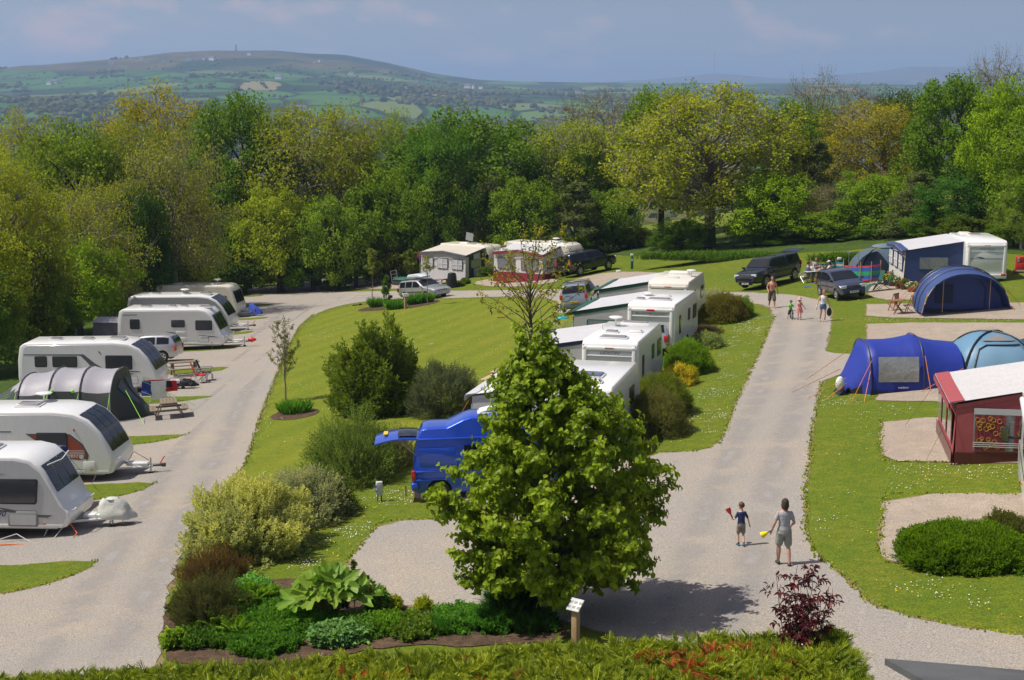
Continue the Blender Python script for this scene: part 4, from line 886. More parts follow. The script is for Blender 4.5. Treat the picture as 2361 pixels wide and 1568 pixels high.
    for s_, x, m_, rot in ((plate[0], xf+.026, PLATEW, R(90)), (plate[1], xr-.028, PLATEY, R(-90))):
        if s_:
            zz = .42 if m_ is PLATEW else .66
            p = MB().box((x, 0, zz), (.016, .52, .115)).build('number_plate', m_, o, bevel=.004, segs=1)
            text(s_, .10, p, (x+(.010 if rot > 0 else -.010), 0, zz), (R(90), 0, rot), INK, sx=1.0)
    if rack:
        m = MB()
        for s in (-1, 1): m.tube([(-L_*.36, s*W_*.36, H_+.0), (-L_*.33, s*W_*.36, H_+.06), (L_*.02, s*W_*.36, H_+.06), (L_*.06, s*W_*.36, H_+.0)], .016, 6)
        for x in (-L_*.27, -L_*.05): m.box((x, 0, H_+.09), (.05, W_*.82, .03))
        m.build('roof_rack', BLACK, o)
    return o
ESTATE = [(-2.40, .45), (-2.38, .62), (-2.36, .92), (-2.22, 1.15), (-2.02, 1.40), (-1.85, 1.46), (-.6, 1.50), (0, 1.49), (.25, 1.45), (1.05, 1.00), (1.35, .95), (2.1, .83), (2.30, .74), (2.38, .62), (2.40, .45)]
SUVP = [(-2.28, .5), (-2.27, .72), (-2.24, 1.05), (-2.15, 1.35), (-2.02, 1.64), (-1.85, 1.70), (-.5, 1.73), (.1, 1.71), (.32, 1.66), (.95, 1.17), (1.2, 1.10), (1.95, 1.0), (2.18, .88), (2.27, .7), (2.28, .5)]
HATCH = [(-1.92, .45), (-1.91, .7), (-1.88, 1.0), (-1.75, 1.3), (-1.55, 1.46), (-1.3, 1.51), (-.6, 1.53), (-.1, 1.50), (.15, 1.44), (.95, 1.03), (1.15, .98), (1.62, .86), (1.82, .74), (1.90, .6), (1.92, .45)]
PICK = [(-2.62, .55), (-2.61, .8), (-2.59, 1.08), (-2.56, 1.25), (-2.45, 1.66), (-2.35, 1.74), (-1.1, 1.78), (-.9, 1.74), (-.8, 1.77), (.2, 1.78), (.55, 1.74), (.72, 1.69), (1.30, 1.20), (1.55, 1.15), (2.3, 1.08), (2.5, .97), (2.6, .8), (2.62, .55)]
VANP = [(-2.35, .5), (-2.34, 1.0), (-2.30, 1.5), (-2.20, 1.86), (-2.08, 2.16), (-2.0, 2.27), (-1.85, 2.30), (-1.25, 2.30), (-.75, 2.52), (-.5, 2.58), (.7, 2.56), (1.0, 2.45), (1.35, 2.05), (1.5, 1.85), (1.85, 1.20), (2.0, 1.08), (2.28, .95), (2.36, .75), (2.37, .5)]
# ------------------------------------------------------------------ tents
def ring_pts(x, w_, h, n=14, p=2.3, z0=0.0):
    o = []
    for i in range(n+1):
        a = math.pi*i/n; c, s_ = math.cos(a), math.sin(a)
        o.append((x, w_/2*abs(c)**(2/p)*(1 if c > 0 else -1), z0+(h-z0)*abs(s_)**(2/p)))
    return o
def tunnel(o, secs, mtop, mlow, zlow, poles, name='flysheet', n=16, p=2.3, sag=.05, pole_m=DGREY, seed=1, sub=5):
    """secs: (x, width, height, slant) rings; cloth between, poles on the listed rings"""
    mb = MB(); rings = []; isp = []
    for i in range(len(secs)-1):
        a, b = secs[i], secs[i+1]
        for j in range(sub):
            t = j/sub; sg = 1-sag*math.sin(math.pi*t); w_ = (a[1]+(b[1]-a[1])*t)*(1-.5*sag*math.sin(math.pi*t)); h = (a[2]+(b[2]-a[2])*t)*sg
            rings.append([(q[0]+(a[3]*(1-t)+b[3]*t)*q[2], q[1], q[2]) for q in ring_pts(a[0]+(b[0]-a[0])*t, w_, h, n, p)])
    a = secs[-1]; rings.append([(q[0]+a[3]*q[2], q[1], q[2]) for q in ring_pts(a[0], a[1], a[2], n, p)])
    V_ = []
    for r in rings:
        for q in r:
            v = Vector(q); v += Vector((0, .02, .02))*(noise.noise(v*2.5+Vector((seed, 0, 0)))+.6*noise.noise(v*6)); v.z = max(v.z, 0.0) if q[2] > .02 else q[2]; V_.append(v)
    k = n+1; up = MB(); lo = MB(); ft = [(i*k+j, i*k+j+1, (i+1)*k+j+1, (i+1)*k+j) for i in range(len(rings)-1) for j in range(n)]
    zz = [sum(V_[q].z for q in f)/4 for f in ft]
    up.add(V_, [f for f, z in zip(ft, zz) if z >= zlow], smooth=True); lo.add(V_, [f for f, z in zip(ft, zz) if z < zlow and V_[f[0]].y+V_[f[1]].y > 0], smooth=True); l2_ = MB().add(V_, [f for f, z in zip(ft, zz) if z < zlow and V_[f[0]].y+V_[f[1]].y <= 0], smooth=True)
    for m_, nm, mt in ((up, name, mtop), (lo, 'wall', mlow), (l2_, 'wall', mlow)):
        if m_.f:
            ob = m_.build(nm, mt, o, autosm=70); bm = bmesh.new(); bm.from_mesh(ob.data); bmesh.ops.delete(bm, geom=[v for v in bm.verts if not v.link_faces], context='VERTS'); bm.to_mesh(ob.data); bm.free()
    for i in poles:
        a = secs[i]; MB().tube([(q[0]+a[3]*q[2], q[1]*1.012, q[2]*1.012+.01) for q in ring_pts(a[0], a[1], a[2], 20, p)], .022, 6).build('pole_sleeve', pole_m, o)
def end_wall(o, x, w_, h, m, bulge=.25, n=16, p=2.3, name='end_wall', slant=0.0):
    """closing panel of a tunnel that bulges or leans out by bulge at the ground"""
    r = ring_pts(x, w_, h, n, p)
    def fn(u, v):
        i = u*n; a = r[int(min(i, n-1))]; b = r[int(min(i, n-1))+1]; t = i-int(min(i, n-1)); q = [a[k]+(b[k]-a[k])*t for k in range(3)]
        return (x+slant*q[2]*v+bulge*(1-v)*(1-q[2]*v/h)*1.0, q[1]*(v+.0001), q[2]*v)
    return cloth(fn, n, 8, name, m, o, wr=.01)
def guys(o, pairs, m, r=.006):
    for a, b in pairs: MB().tube([a, b], r, 4).build('guy_rope', m, o)
def dome_pt(w_, d, h, u, v, off=0.0):
    a = 2*math.pi*u; e = math.pi/2*v; ce = math.cos(e)**.85; x, y = math.cos(a), math.sin(a); q = (abs(x)**3+abs(y)**3)**(1/3)
    return ((w_/2+off)*ce*x/q, (d/2+off)*ce*y/q, (h+off)*math.sin(e))
def end_pt(x, w_, h, bulge, p, u, v, off=0.0, n=16):
    r = ring_pts(x, w_, h, n, p); i = u*n; k = min(int(i), n-1); t = i-k; q = [r[k][j]+(r[k+1][j]-r[k][j])*t for j in range(3)]
    return (x+bulge*(1-v)*(1-q[2]*v/h)+off*(1 if bulge > 0 else -1), q[1]*v, q[2]*v+off*.5)
def dome(o, w_, d, h, m, n=20, name='flysheet', p=2.0, seed=0, wr=.015, zb=0.0, mb2=None, z2=.18):
    def fn(u, v):
        a = 2*math.pi*u; e = math.pi/2*v; ce = math.cos(e)**.85
        x, y = math.cos(a), math.sin(a); q = (abs(x)**3+abs(y)**3)**(1/3); return (w_/2*ce*x/q*(1-.08*math.cos(4*a)*0), d/2*ce*y/q, zb+h*math.sin(e)**1.0)
    cloth(fn, 32, 10, name, m, o, wr=wr, seed=seed)
def arc(a, b, h, n=14):
    a, b = Vector(a), Vector(b); return [a.lerp(b, i/n)+Vector((0, 0, h*math.sin(math.pi*i/n)**.8)) for i in range(n+1)]
# ------------------------------------------------------------------ people
SKIN = mat('skin', (0.50, 0.27, 0.19), .55, var=.12, vs=14); SKINP = mat('pale_skin', (0.56, 0.33, 0.25), .55, var=.1, vs=14); SKINR = mat('reddened_skin', (0.55, 0.24, 0.16), .5, var=.15, vs=10)  # SKINP is simply a paler complexion than SKIN
HAIRB = mat('brown_hair', (0.045, 0.024, 0.014), .55, var=.5, vs=40, bump=.8, bs=120); HAIRL = mat('light_brown_hair', (0.28, 0.16, 0.07), .55, var=.4, vs=40, bump=.8, bs=120); HAIRS = mat('short_ginger_brown_hair', (0.085, 0.042, 0.022), .6, var=.4, vs=60)
def cl(name, col): return mat(name, col, .85, var=.12, vs=9, bump=.8, bs=16)
def ellips(mb, c, r, n=10, m=0, M=None):
    vs = [(c[0], c[1], c[2]-r[2])]; k = n//2+1
    for i in range(1, k):
        e = -math.pi/2+math.pi*i/k
        for j in range(n): a = 2*math.pi*j/n; vs.append((c[0]+r[0]*math.cos(e)*math.cos(a), c[1]+r[1]*math.cos(e)*math.sin(a), c[2]+r[2]*math.sin(e)))
    vs.append((c[0], c[1], c[2]+r[2])); fs = [(0, 1+(j+1) % n, 1+j) for j in range(n)]
    for i in range(k-2):
        for j in range(n): a = 1+i*n; fs.append((a+j, a+(j+1) % n, a+n+(j+1) % n, a+n+j))
    e_ = len(vs)-1; a = 1+(k-2)*n; fs += [(a+j, a+(j+1) % n, e_) for j in range(n)]
    return mb.add(vs, fs, m, True, M)
def rings(mb, rs, n=14, M=None):
    """closed loft of elliptical rings (cx, cy, z, rx, ry)"""
    vs = []; fs = []
    for cx, cy, z, rx, ry in rs:
        for j in range(n): a = 2*math.pi*j/n; vs.append((cx+rx*math.cos(a), cy+ry*math.sin(a), z))
    for i in range(len(rs)-1):
        for j in range(n): fs.append((i*n+j, i*n+(j+1) % n, (i+1)*n+(j+1) % n, (i+1)*n+j))
    fs += [tuple(reversed(range(n))), tuple((len(rs)-1)*n+j for j in range(n))]
    return mb.add(vs, fs, 0, True, M)
def capsule(mb, pts, rs, n=10):
    mb.tube(pts, rs, n)
    for p, r in ((pts[0], rs[0]), (pts[-1], rs[-1])): ellips(mb, p, (r, r, r), 10)
    for p, r in list(zip(pts, rs))[1:-1]: ellips(mb, p, (r, r, r), 10)
def remesh(mb, name, m, parent, vox, sm=3):
    o = mb.build(name, None); md = o.modifiers.new('r', 'REMESH'); md.mode = 'VOXEL'; md.voxel_size = vox; s_ = o.modifiers.new('s', 'SMOOTH'); s_.factor = .5; s_.iterations = sm
    bpy.context.view_layer.update(); me = bpy.data.meshes.new_from_object(o.evaluated_get(bpy.context.evaluated_depsgraph_get())); me.name = name
    bpy.data.objects.remove(o); me.polygons.foreach_set('use_smooth', [True]*len(me.polygons)); me.materials.clear()
    return link_mesh(name, me, m, parent)
def hand(mb, w_, f, side, s_=1.0, curl=.6):
    """palm with four unequal curled fingers and a thumb; w_ wrist, f pointing direction"""
    w_ = Vector(w_); f = Vector(f).normalized(); u = Vector((side, 0, 0)); u = (u-f*u.dot(f)); u = u.normalized() if u.length > .1 else Vector((0, 1, 0)); q = f.cross(u).normalized()  # across the palm is q
    capsule(mb, [w_, w_+f*.085*s_], [.026*s_, .034*s_], 8)
    for i, l in enumerate((.072, .082, .076, .058)):
        b = w_+f*.088*s_+q*(.030-.020*i)*s_; m_ = b+f*l*.5*s_+u*(-side*0)*.0; t = b+f*l*(1-.25*curl)*s_-u*l*.45*curl*s_
        capsule(mb, [b, m_, t], [.0105*s_, .0095*s_, .008*s_], 6)
    b = w_+f*.03*s_+q*.030*s_; capsule(mb, [b, b+(f*.6+q*.7)*.035*s_, b+(f*.95+q*.55)*.062*s_], [.013*s_, .011*s_, .009*s_], 6)
def person(loc, rz, h, label, joints, shirt=None, sleeve=.55, bottom=None, bl=.45, hair=HAIRB, hairlen=0, shoes=BLACK, skin=SKIN, build=1.0, vox=.011, hat=None, dress=None, look=(0, 0), group=None, lean=0.0, female=False, kid=False, hold=None, sockc=None, pelvis=(0, 0), name='person', sandal=False, dz=0.0):
    """joints: kL kR aL aR (knees, ankles), eL eR wL wR (elbows, wrists), in body units of a 1.75 m adult, facing +y"""
    s_ = h/1.75; o = empty(name, loc, rz, label, 'person', group); o.location.z += dz
    J = dict(hipL=(-.09, 0, .90), hipR=(.09, 0, .90), kL=(-.10, .01, .49), kR=(.10, .01, .49), aL=(-.10, -.01, .09), aR=(.10, -.01, .09), shL=(-.165, 0, 1.385), shR=(.165, 0, 1.385), eL=(-.24, -.02, 1.12), eR=(.24, -.02, 1.12), wL=(-.26, .04, .88), wR=(.26, .04, .88), tL=(-.11, .14, .03), tR=(.11, .14, .03))
    J.update(joints); zp = J.get('drop', 0); J.pop('drop', 0)
    TM = Matrix.Translation((pelvis[0], pelvis[1], zp)) @ Matrix.Translation((0, 0, .92)) @ Matrix.Rotation(-lean, 4, 'X') @ Matrix.Translation((0, 0, -.92))
    up = lambda p: TM @ Vector(p)
    V_ = {k: Vector(v) for k, v in J.items()}
    for k in ('hipL', 'hipR'): V_[k] = Matrix.Translation((pelvis[0], pelvis[1], zp)) @ V_[k]
    for k in ('shL', 'shR', 'eL', 'eR', 'wL', 'wR'): V_[k] = up(V_[k])
    b_ = build; sw = .92 if female else 1.0; hs = 1.34 if kid else 1.08
    for k in ('shL', 'shR'): V_[k].x *= sw*b_
    def torso(mb, g=0.0, z0=.80, z1=1.50, wide=1.0):
        prof = [(0, -.005, .80, .12, .09), (0, -.01, .86, .165*(1.05 if female else 1), .115), (0, -.005, .95, .16, .11), (0, 0, 1.06, .128 if female else .14, .095), (0, .005, 1.18, .14*sw, .105), (0, .01, 1.28, .160*sw, .115), (0, 0, 1.37, .175*sw, .10), (0, -.01, 1.43, .14*sw, .075), (0, -.012, 1.47, .065, .058), (0, -.005, 1.55, .052, .052)]
        rs = [(x, y, z, (rx*b_+g)*wide, ry*b_+g) for x, y, z, rx, ry in prof if z0 <= z <= z1]; rings(mb, rs, 16, TM)
    mb = MB(); torso(mb, 0, .8, 1.6)
    HM = TM @ Matrix.Translation((0, 0, 1.56)) @ Matrix.Rotation(look[0], 4, 'Z') @ Matrix.Rotation(look[1], 4, 'X') @ Matrix.Scale(hs, 4)
    ellips(mb, (0, .012, .085), (.074, .092, .108), 16, M=HM); ellips(mb, (0, .035, .02), (.052, .062, .05), 12, M=HM); ellips(mb, (0, .104, .068), (.013, .022, .024), 8, M=HM)
    for sd in (-1, 1): ellips(mb, (sd*.076, 0, .075), (.012, .02, .032), 8, M=HM); ellips(mb, (sd*.03, .082, .10), (.02, .018, .010), 8, M=HM)
    ellips(mb, (0, .092, .030), (.026, .014, .010), 8, M=HM)
    lr = .9 if kid else 1.0
    for sd in 'LR':
        capsule(mb, [V_['hip'+sd], V_['hip'+sd].lerp(V_['k'+sd], .5), V_['k'+sd], V_['k'+sd].lerp(V_['a'+sd], .35), V_['a'+sd]], [.088*b_*lr, .075*b_*lr, .052*lr, .056*b_*lr, .036], 12)
        capsule(mb, [V_['a'+sd], V_['a'+sd].lerp(V_['t'+sd], .6)+Vector((0, 0, -.02)), V_['t'+sd]], [.038, .036, .028], 8)
        capsule(mb, [V_['sh'+sd], V_['sh'+sd].lerp(V_['e'+sd], .5), V_['e'+sd], V_['e'+sd].lerp(V_['w'+sd], .35), V_['w'+sd]], [.052*b_*lr, .045*b_*lr, .036*lr, .037*lr, .025], 10)
        hand(mb, V_['w'+sd], V_['w'+sd]-V_['e'+sd], 1 if sd == 'R' else -1, 1.0 if not kid else 1.05, .75 if hold and sd in hold else .45)
    bo = remesh(mb, 'body', skin, o, vox/1.0, 2); 
    if shirt:
        mb = MB(); z0 = .86 if not dress else .80; torso(mb, .014, z0, 1.46)
        if sleeve > 0:
            for sd in 'LR': 
                a, e = V_['sh'+sd], V_['e'+sd]; w_ = V_['w'+sd]
                if sleeve <= 1: capsule(mb, [a, a.lerp(e, sleeve*.5), a.lerp(e, sleeve)], [.052*b_, .055*b_, .056*b_], 10)
                else: capsule(mb, [a, e, e.lerp(w_, sleeve-1)], [.070*b_, .056*b_, .046*b_], 10)
        remesh(mb, 'shirt', shirt, o, .010, 3)
    if dress:
        mb = MB(); torso(mb, .016, .86, 1.40); rings(mb, [(0, 0, 1.10, .15, .12), (0, 0, .85, .22, .18), (0, 0, .62, .29, .25)], 18, TM); remesh(mb, 'dress', dress, o, .012, 2)
    if bottom:
        mb = MB(); rings(mb, [(0, -.005, .78, .14*b_, .11*b_), (0, -.01, .86, .182*b_*(1.04 if female else 1), .132*b_), (0, -.005, .96, .172*b_, .124*b_), (0, 0, 1.0, .158*b_, .115*b_)], 16, Matrix.Translation((pelvis[0], pelvis[1], zp)))
        for sd in 'LR':
            a, k_, an = V_['hip'+sd], V_['k'+sd], V_['a'+sd]; g = .022
            if bl <= 1: capsule(mb, [a, a.lerp(k_, bl*.5), a.lerp(k_, bl)], [.098*b_, .098*b_, (.090+g*.3)*b_], 12)
            else: capsule(mb, [a, k_, k_.lerp(an, bl-1)], [.10*b_, .072*b_, .06*b_], 12)
        remesh(mb, 'shorts' if bl < 1.3 else 'trousers', bottom, o, .010, 2)
    for sd in 'LR':
        a, t = V_['a'+sd], V_['t'+sd]; mb = MB(); d = (t-a); d.z = 0; d = d.normalized() if d.length > .01 else Vector((0, 1, 0)); hl = a-d*.035; hl.z = a.z-.055
        if sandal: 
            capsule(mb, [Vector((hl.x, hl.y, hl.z)), t+d*.05-Vector((0, 0, .02))], [.034, .038], 8); mb.v = [Vector((v.x, v.y, min(v.z, max(hl.z, t.z)-.0))) for v in mb.v]
            mb.tube([t-d*.03+Vector((.04, 0, 0)), t-d*.03+Vector((0, 0, .035)), t-d*.03-Vector((.04, 0, 0))], .012, 6)
        else: capsule(mb, [Vector((hl.x, hl.y, hl.z+.02)), a.lerp(t, .45)+Vector((0, 0, -.01)), t+d*.04], [.046, .048, .038], 10)
        mb.build('shoe', shoes, o)
        if sockc: MB().tube([a+Vector((0, 0, -.02)), a.lerp(V_['k'+sd], .18)], [.042, .044], 10).build('sock', sockc, o)
    if hair:
        mb = MB(); ellips(mb, (0, -.012, .103), (.090, .100, .106), 16, M=HM)
        if hairlen: ellips(mb, (0, -.055, .06-.05*hairlen), (.082, .058, .09+.07*hairlen), 14, M=HM); [ellips(mb, (sd*.066, -.015, .05-.03*hairlen), (.032, .05, .06+.05*hairlen), 10, M=HM) for sd in (-1, 1)]
        cut = HM @ Vector((0, 0, 0)); ho = remesh(mb, 'hair', hair, o, .009, 1)
        # keep the face clear
        bm = bmesh.new(); bm.from_mesh(ho.data); inv = HM.inverted()
        kill = [v for v in bm.verts if (lambda q: q.y > .045 and q.z < .135 or (q.z < .05 and q.y > .0 and not hairlen) or (q.z < .03 and not hairlen))(inv @ v.co)]
        bmesh.ops.delete(bm, geom=kill, context='VERTS'); bm.to_mesh(ho.data); bm.free()
    if hat:
        mc, kd = hat; mb = MB()
        if kd == 'brim': mb.lathe([(.0, .24), (.06, .235), (.088, .20), (.095, .13), (.098, .12), (.165, .095), (.168, .088), (.10, .108), (.09, .12), (.08, .19), (.0, .22)], (0, 0, 0), 20)
        elif kd == 'cap': ellips(mb, (0, -.005, .135), (.090, .104, .085), 14); mb.prism([(-.07, .06), (.07, .06), (.06, .15), (0, .175), (-.06, .15)], .118, .13, plane='XY')
        else: mb.lathe([(0, .22), (.06, .215), (.095, .18), (.098, .12), (.125, .095), (.10, .10), (.0, .19)], (0, 0, 0), 16)
        mb.v = [HM @ v for v in mb.v]; mb.build('hat', mc, o)
    for sd in (-1, 1):
        m = MB(); ellips(m, (sd*.030, .096, .088), (.010, .006, .006), 8, M=HM); m.build('eye', INK, o)
    o.scale = (s_, s_, s_); return o, V_, HM
# ------------------------------------------------------------------ caravans on the left row
def fwd(rz): return Vector((math.cos(rz), math.sin(rz), 0))
def lft(rz): return Vector((-math.sin(rz), math.cos(rz), 0))
def by_corner(U, V, rz, dx, dy, zmix=.5):
    """origin of an object whose local point (dx, dy) stands on the ground at photo point (U, V)"""
    p = G(U, V); c = p-fwd(rz)*dx-lft(rz)*dy; c.z = p.z*zmix+gz(c.x, c.y)*(1-zmix); return c
def left_caravan(U, V, deg, L_, prof, label, **k):
    rz = R(deg); c = by_corner(U, V, rz, L_/2-.45, -1.14, .6); return caravan(c, rz, label, L_=L_, prof=prof, **k), c, rz
RUST = mat('rust_red_vinyl', (0.36, 0.07, 0.03), .3, coat=.5); SWOOSH = mat('grey_decal', (0.10, 0.105, 0.11), .35); LTXT = mat('silver_lettering', (0.62, 0.62, 0.62), .3); NAVYT = mat('blue_lettering', (0.02, 0.03, 0.12), .3); GOLD = mat('pale_gold_lettering', (0.50, 0.48, 0.36), .35)
def decal(o, pts, y, m, name='decal', t=.003): return MB().prism(pts, y, y-t).build(name, m, o)
ys = -1.14-.008
# nearest, grey side
o, c1, r1 = left_caravan(131, 1240, -3, 6.6, 'classic', 'silver-grey caravan with white swept nose and fabric hitch cover, nearest in the left row', side=SILV, wins=((1.55, 1.50, 1.55, .78, .10), (-.9, 1.5, 1.2, .7)), hatches=((.35, 0, .95, .75),), frontwin=(6.7, 8.1))
decal(o, [(1.05, 1.02), (1.6, .92), (2.2, .80), (2.75, .78), (2.6, .70), (2.1, .72), (1.4, .86)], ys, SWOOSH); decal(o, [(-.8, 1.10), (.9, .98), (1.6, .84), (.8, .92)], ys, SWOOSH); decal(o, [(-.2, 1.98), (.7, 2.06), (1.4, 2.03), (.8, 1.99)], ys, SWOOSH)
text('altea', .26, o, (.55, ys-.003, .80), (R(90), 0, 0), GOLD, .3); text('90', .26, o, (1.18, ys-.003, .80), (R(90), 0, 0), NAVYT, .3); text('STERLING', .13, o, (2.05, -.5, 2.34), (R(28), R(0), R(90)), MGREY, 0)
f = MB().prism(rrect(1.85, .63, .92, .42, .05), ys+.002, ys-.02).build('battery_box_frame', MGREY, o, bevel=.01); MB().prism(rrect(1.85, .63, .80, .32, .03), ys-.02, ys-.024).build('battery_box_door', SILV, f)
MB().tube([(2.6, -.95, 2.28), (2.72, 0, 2.24), (2.6, .95, 2.28)], .02, 6).build('window_trim', WHITE, o)
def cover(loc, rz, label, m, sz=(1.0, .62, .72), name='hitch_cover', lift=.42, group=None):
    t = empty(name, loc, rz, label, 'hitch cover', group)
    def fn(u, v):
        a = 2*math.pi*u; e = v; r = (1-.55*e**2)*(1+.10*math.sin(5*a)*(1-e)+.12*noise.noise(Vector((math.cos(a)*2, math.sin(a)*2, e*3))))
        return (sz[0]/2*r*math.cos(a)-(.14*e), sz[1]/2*r*math.sin(a), lift-.08+sz[2]*e)
    cloth(fn, 24, 8, 'cover', m, t, wr=.03, sc=5)
    MB().lathe([(sz[0]*.17, 0), (.02, .05)], (-.14, 0, lift-.08+sz[2]-.02), 10).build('top', m, t)
    mm = MB(); [mm.tube([(dx, -sz[1]*.45, lift), (dx+.05, -sz[1]*.4, .05)], .01, 4) for dx in (-.15, .25)]; mm.build('strap', BLACK, t); return t
tp = c1+fwd(r1)*(3.3+1.05); tp.z = c1.z; cover(tp, r1, 'crumpled pale fabric cover over the hitch of the nearest silver-grey caravan', mat('pale_cover_cloth', (.55, .56, .50), .8, var=.1, bump=.8, bs=8), (1.15, .6, .62), lift=.50)
cab = empty('hookup_cable', G(40, 1242), 0, 'orange and grey cables lying on gravel under the nearest silver-grey caravan', 'cable')
q = [Vector((1.6, 0, .45)), Vector((1.9, -.3, .2)), Vector((1.75, -.7, .02)), Vector((1.2, -.9, .02)), Vector((.4, -.85, .02)), Vector((-.8, -.95, .02)), Vector((-2.2, -.9, .02))]
MB().tube([p+Vector((0, 0, .06)) for p in q], .018, 6).build('orange_cable', mat('orange_cable', (.75, .14, .02), .5), cab); MB().tube([Vector((1.5, .1, .5)), Vector((1.2, -.35, .10)), Vector((.6, -.6, .06)), Vector((.1, -.35, .25)), Vector((-.6, -.6, .06)), Vector((-1.6, -.8, .06))], .015, 6).build('grey_hose', LTXT, cab)
awning(c1, r1, 'white awning with blue edging on the far side of the nearest silver-grey caravan', -2.4, 1.5, 1.14, 2.3, side=1, hb=2.2, hf=1.8, roof=F_GREYW, wall=F_GREYW, trim=fab('blue_edging', (.05, .06, .28)), lean=.1)
# red and white one
o, c2, r2 = left_caravan(240, 1112, -3, 7.0, 'swept', 'white caravan with rust-red side graphic and round roof dish, second in left row', side=WHITE, wins=((1.25, 1.52, 1.12, .66), (-1.25, 1.52, .92, .52), (-2.9, 1.5, .6, .5)), hatches=((.1, 0, .85, .65), (-1.9, 0, .5, .5)), dishx=.35, dishy=.75, frontwin=(6.3, 9.7))
decal(o, [(0.3, 1.80), (1.9, 1.80), (2.35, 1.45), (2.55, 1.05), (2.5, .88), (2.3, .80), (1.55, .88), (1.2, 1.12), (.75, 1.50)], ys, SWOOSH); decal(o, [(0.42, 1.76), (1.85, 1.76), (2.28, 1.42), (2.47, 1.05), (2.42, .93), (2.25, .86), (1.6, .93), (1.25, 1.17), (.8, 1.55)], ys-.004, RUST)
decal(o, [(-3.3, 1.86), (-.2, 1.88), (-.2, 1.84), (-3.3, 1.80)], ys, SWOOSH)
for k_ in range(4): decal(o, [(1.15, 1.20-.05*k_), (2.40, 1.22-.05*k_), (2.40, 1.205-.05*k_), (1.15, 1.185-.05*k_)], ys-.008, WHITE, 'pinstripe')
text('UNICORN', .15, o, (1.72, ys-.012, .99), (R(90), 0, 0), LTXT, 0, sx=1.25); MB().lathe([(.085, 0), (.085, .004), (.03, .008)], (2.28, ys-.012, .99), 16, axis='Y').build('badge', LTXT, o)
MB().prism(rrect(2.55, .62, .42, .42, .03), ys+.002, ys-.012).build('locker_door', WHITE, o, bevel=.006)
MB().box((2.05, ys-.01, 1.95), (.05, .03, .09)).build('red_marker', REDL, o, bevel=.01)
MB().tube([(3.62, -.3, .55), (3.9, -.28, 1.0), (4.35, .0, .62)], .012, 5).build('brake_cable', BLACK, o)
MB().box((2.35, -.7, .02), (.35, .3, .08)).build('levelling_block', mat('orange_block', (.5, .16, .05), .7), o)
# tunnel tent
def tent_a():
    p = G(258, 974); W_ = 3.7; o = empty('tunnel_tent', (p.x, p.y+W_/2, p.z*.5+gz(p.x-2.5, p.y+1)*.5), R(-2), 'grey tunnel tent with lilac-grey roof and dark olive walls beside the long white caravan', 'tent')
    tunnel(o, [(-5.6, 1.6, .9, 0), (-4.15, W_, 1.85, 0), (-2.75, W_+.1, 2.15, 0), (-1.38, W_+.1, 2.2, 0), (0, W_, 2.15, 0)], F_LILAC, F_OLIVE, 1.28, [1, 2, 3, 4], p=2.6, seed=3)
    end_wall(o, 0, W_, 2.15, F_OLIVE, 1.85, p=2.6, name='front_wall'); end_wall(o, -5.6, 1.6, .9, F_OLIVE, -.8, p=2.6, name='rear_wall')
    for ua, ub in ((.30, .46), (.54, .70)): cloth(lambda u, v: end_pt(0, W_, 2.15, 1.85, 2.6, ua+(ub-ua)*u, .34+.46*v, .03), 5, 5, 'front_window', mat('smoked_mesh', (.07, .08, .08), .4, var=.3), o, wr=.004)
    cloth(lambda u, v: end_pt(0, W_, 2.15, 1.85, 2.6, .06+.88*u, .13*v, .025), 14, 2, 'front_skirt', F_WALL, o, wr=.004)
    def dr(u, v): return (-2.62+1.05*u, -W_/2-.03+.10*v**2, .08+1.35*v)
    cloth(dr, 6, 6, 'side_door', F_OLIVE, o, wr=.01)
    for x in (-2.55, -1.62): ellm = MB(); ellips(ellm, (x, -W_/2+.02, 1.45), (.09, .07, .08), 8); ellm.build('door_tie', LIME, o)
    for x in (-4.15, -2.75, -1.38, 0):
        MB().tube([(x, -W_/2-.02, 1.3), (x+.03, -W_/2-.05, .0)], .02, 6).build('webbing', STEEL, o)
        guys(o, [((x, -W_/2+.05, 1.35), (x-.05 if x < 0 else x+.1, -W_/2-1.15, .02))], LIME, .012)
    guys(o, [((.55, -W_/2+.6, 1.4), (1.9, -W_/2-1.1, .02)), ((.5, W_/2-.6, 1.4), (2.9, W_/2+.3, .02)), ((.9, 0, 1.1), (3.4, .6, .02)), ((-4.2, -1, 1.5), (-6.5, -2.2, .02)), ((-4.2, -1, 1.3), (-6.9, -1.6, .02))], LIME, .012)
    def sk(u, v): return (-4.2+4.25*u, -W_/2-.03-.02*v, .25*v)
    cloth(sk, 12, 2, 'mud_wall', F_BLACK, o, wr=.006)
    return o
tent_a()
# long white one
o, c3, r3 = left_caravan(346, 906, -2, 7.0, 'swept', 'long white caravan with black window line, laundry rack in front of its nose', side=WHITE, twin=True, wins=((1.55, 1.60, 1.35, .72), (-1.15, 1.62, 1.25, .56), (-2.35, 1.62, .62, .56)), hatches=((-1.9, 0, .55, .5), (-.3, 0, .55, .5), (1.2, 0, .8, .6)), frontwin=(6.2, 9.6))
decal(o, [(-3.2, 1.98), (-.2, 2.0), (.35, 1.55), (.9, 1.22), (2.6, 1.16), (2.6, 1.12), (.75, 1.12), (.1, 1.45), (-.35, 1.93), (-3.2, 1.93)], ys, SWOOSH); text('Challenger', .22, o, (1.75, ys-.004, 1.03), (R(90), 0, 0), INK, .35); text('sport', .11, o, (2.05, ys-.004, .88), (R(90), 0, 0), SWOOSH, .3)
MB().tube([(-.2+.75, ys, 2.15), (.68, ys-.02, 2.0)], .02, 5).build('vent_arm', BLACK, o)
cover(c3+fwd(r3)*(3.5+1.15), r3, 'black hitch cover with yellow print beside the laundry rack', F_BLACK, (1.1, .5, .35), lift=.32)
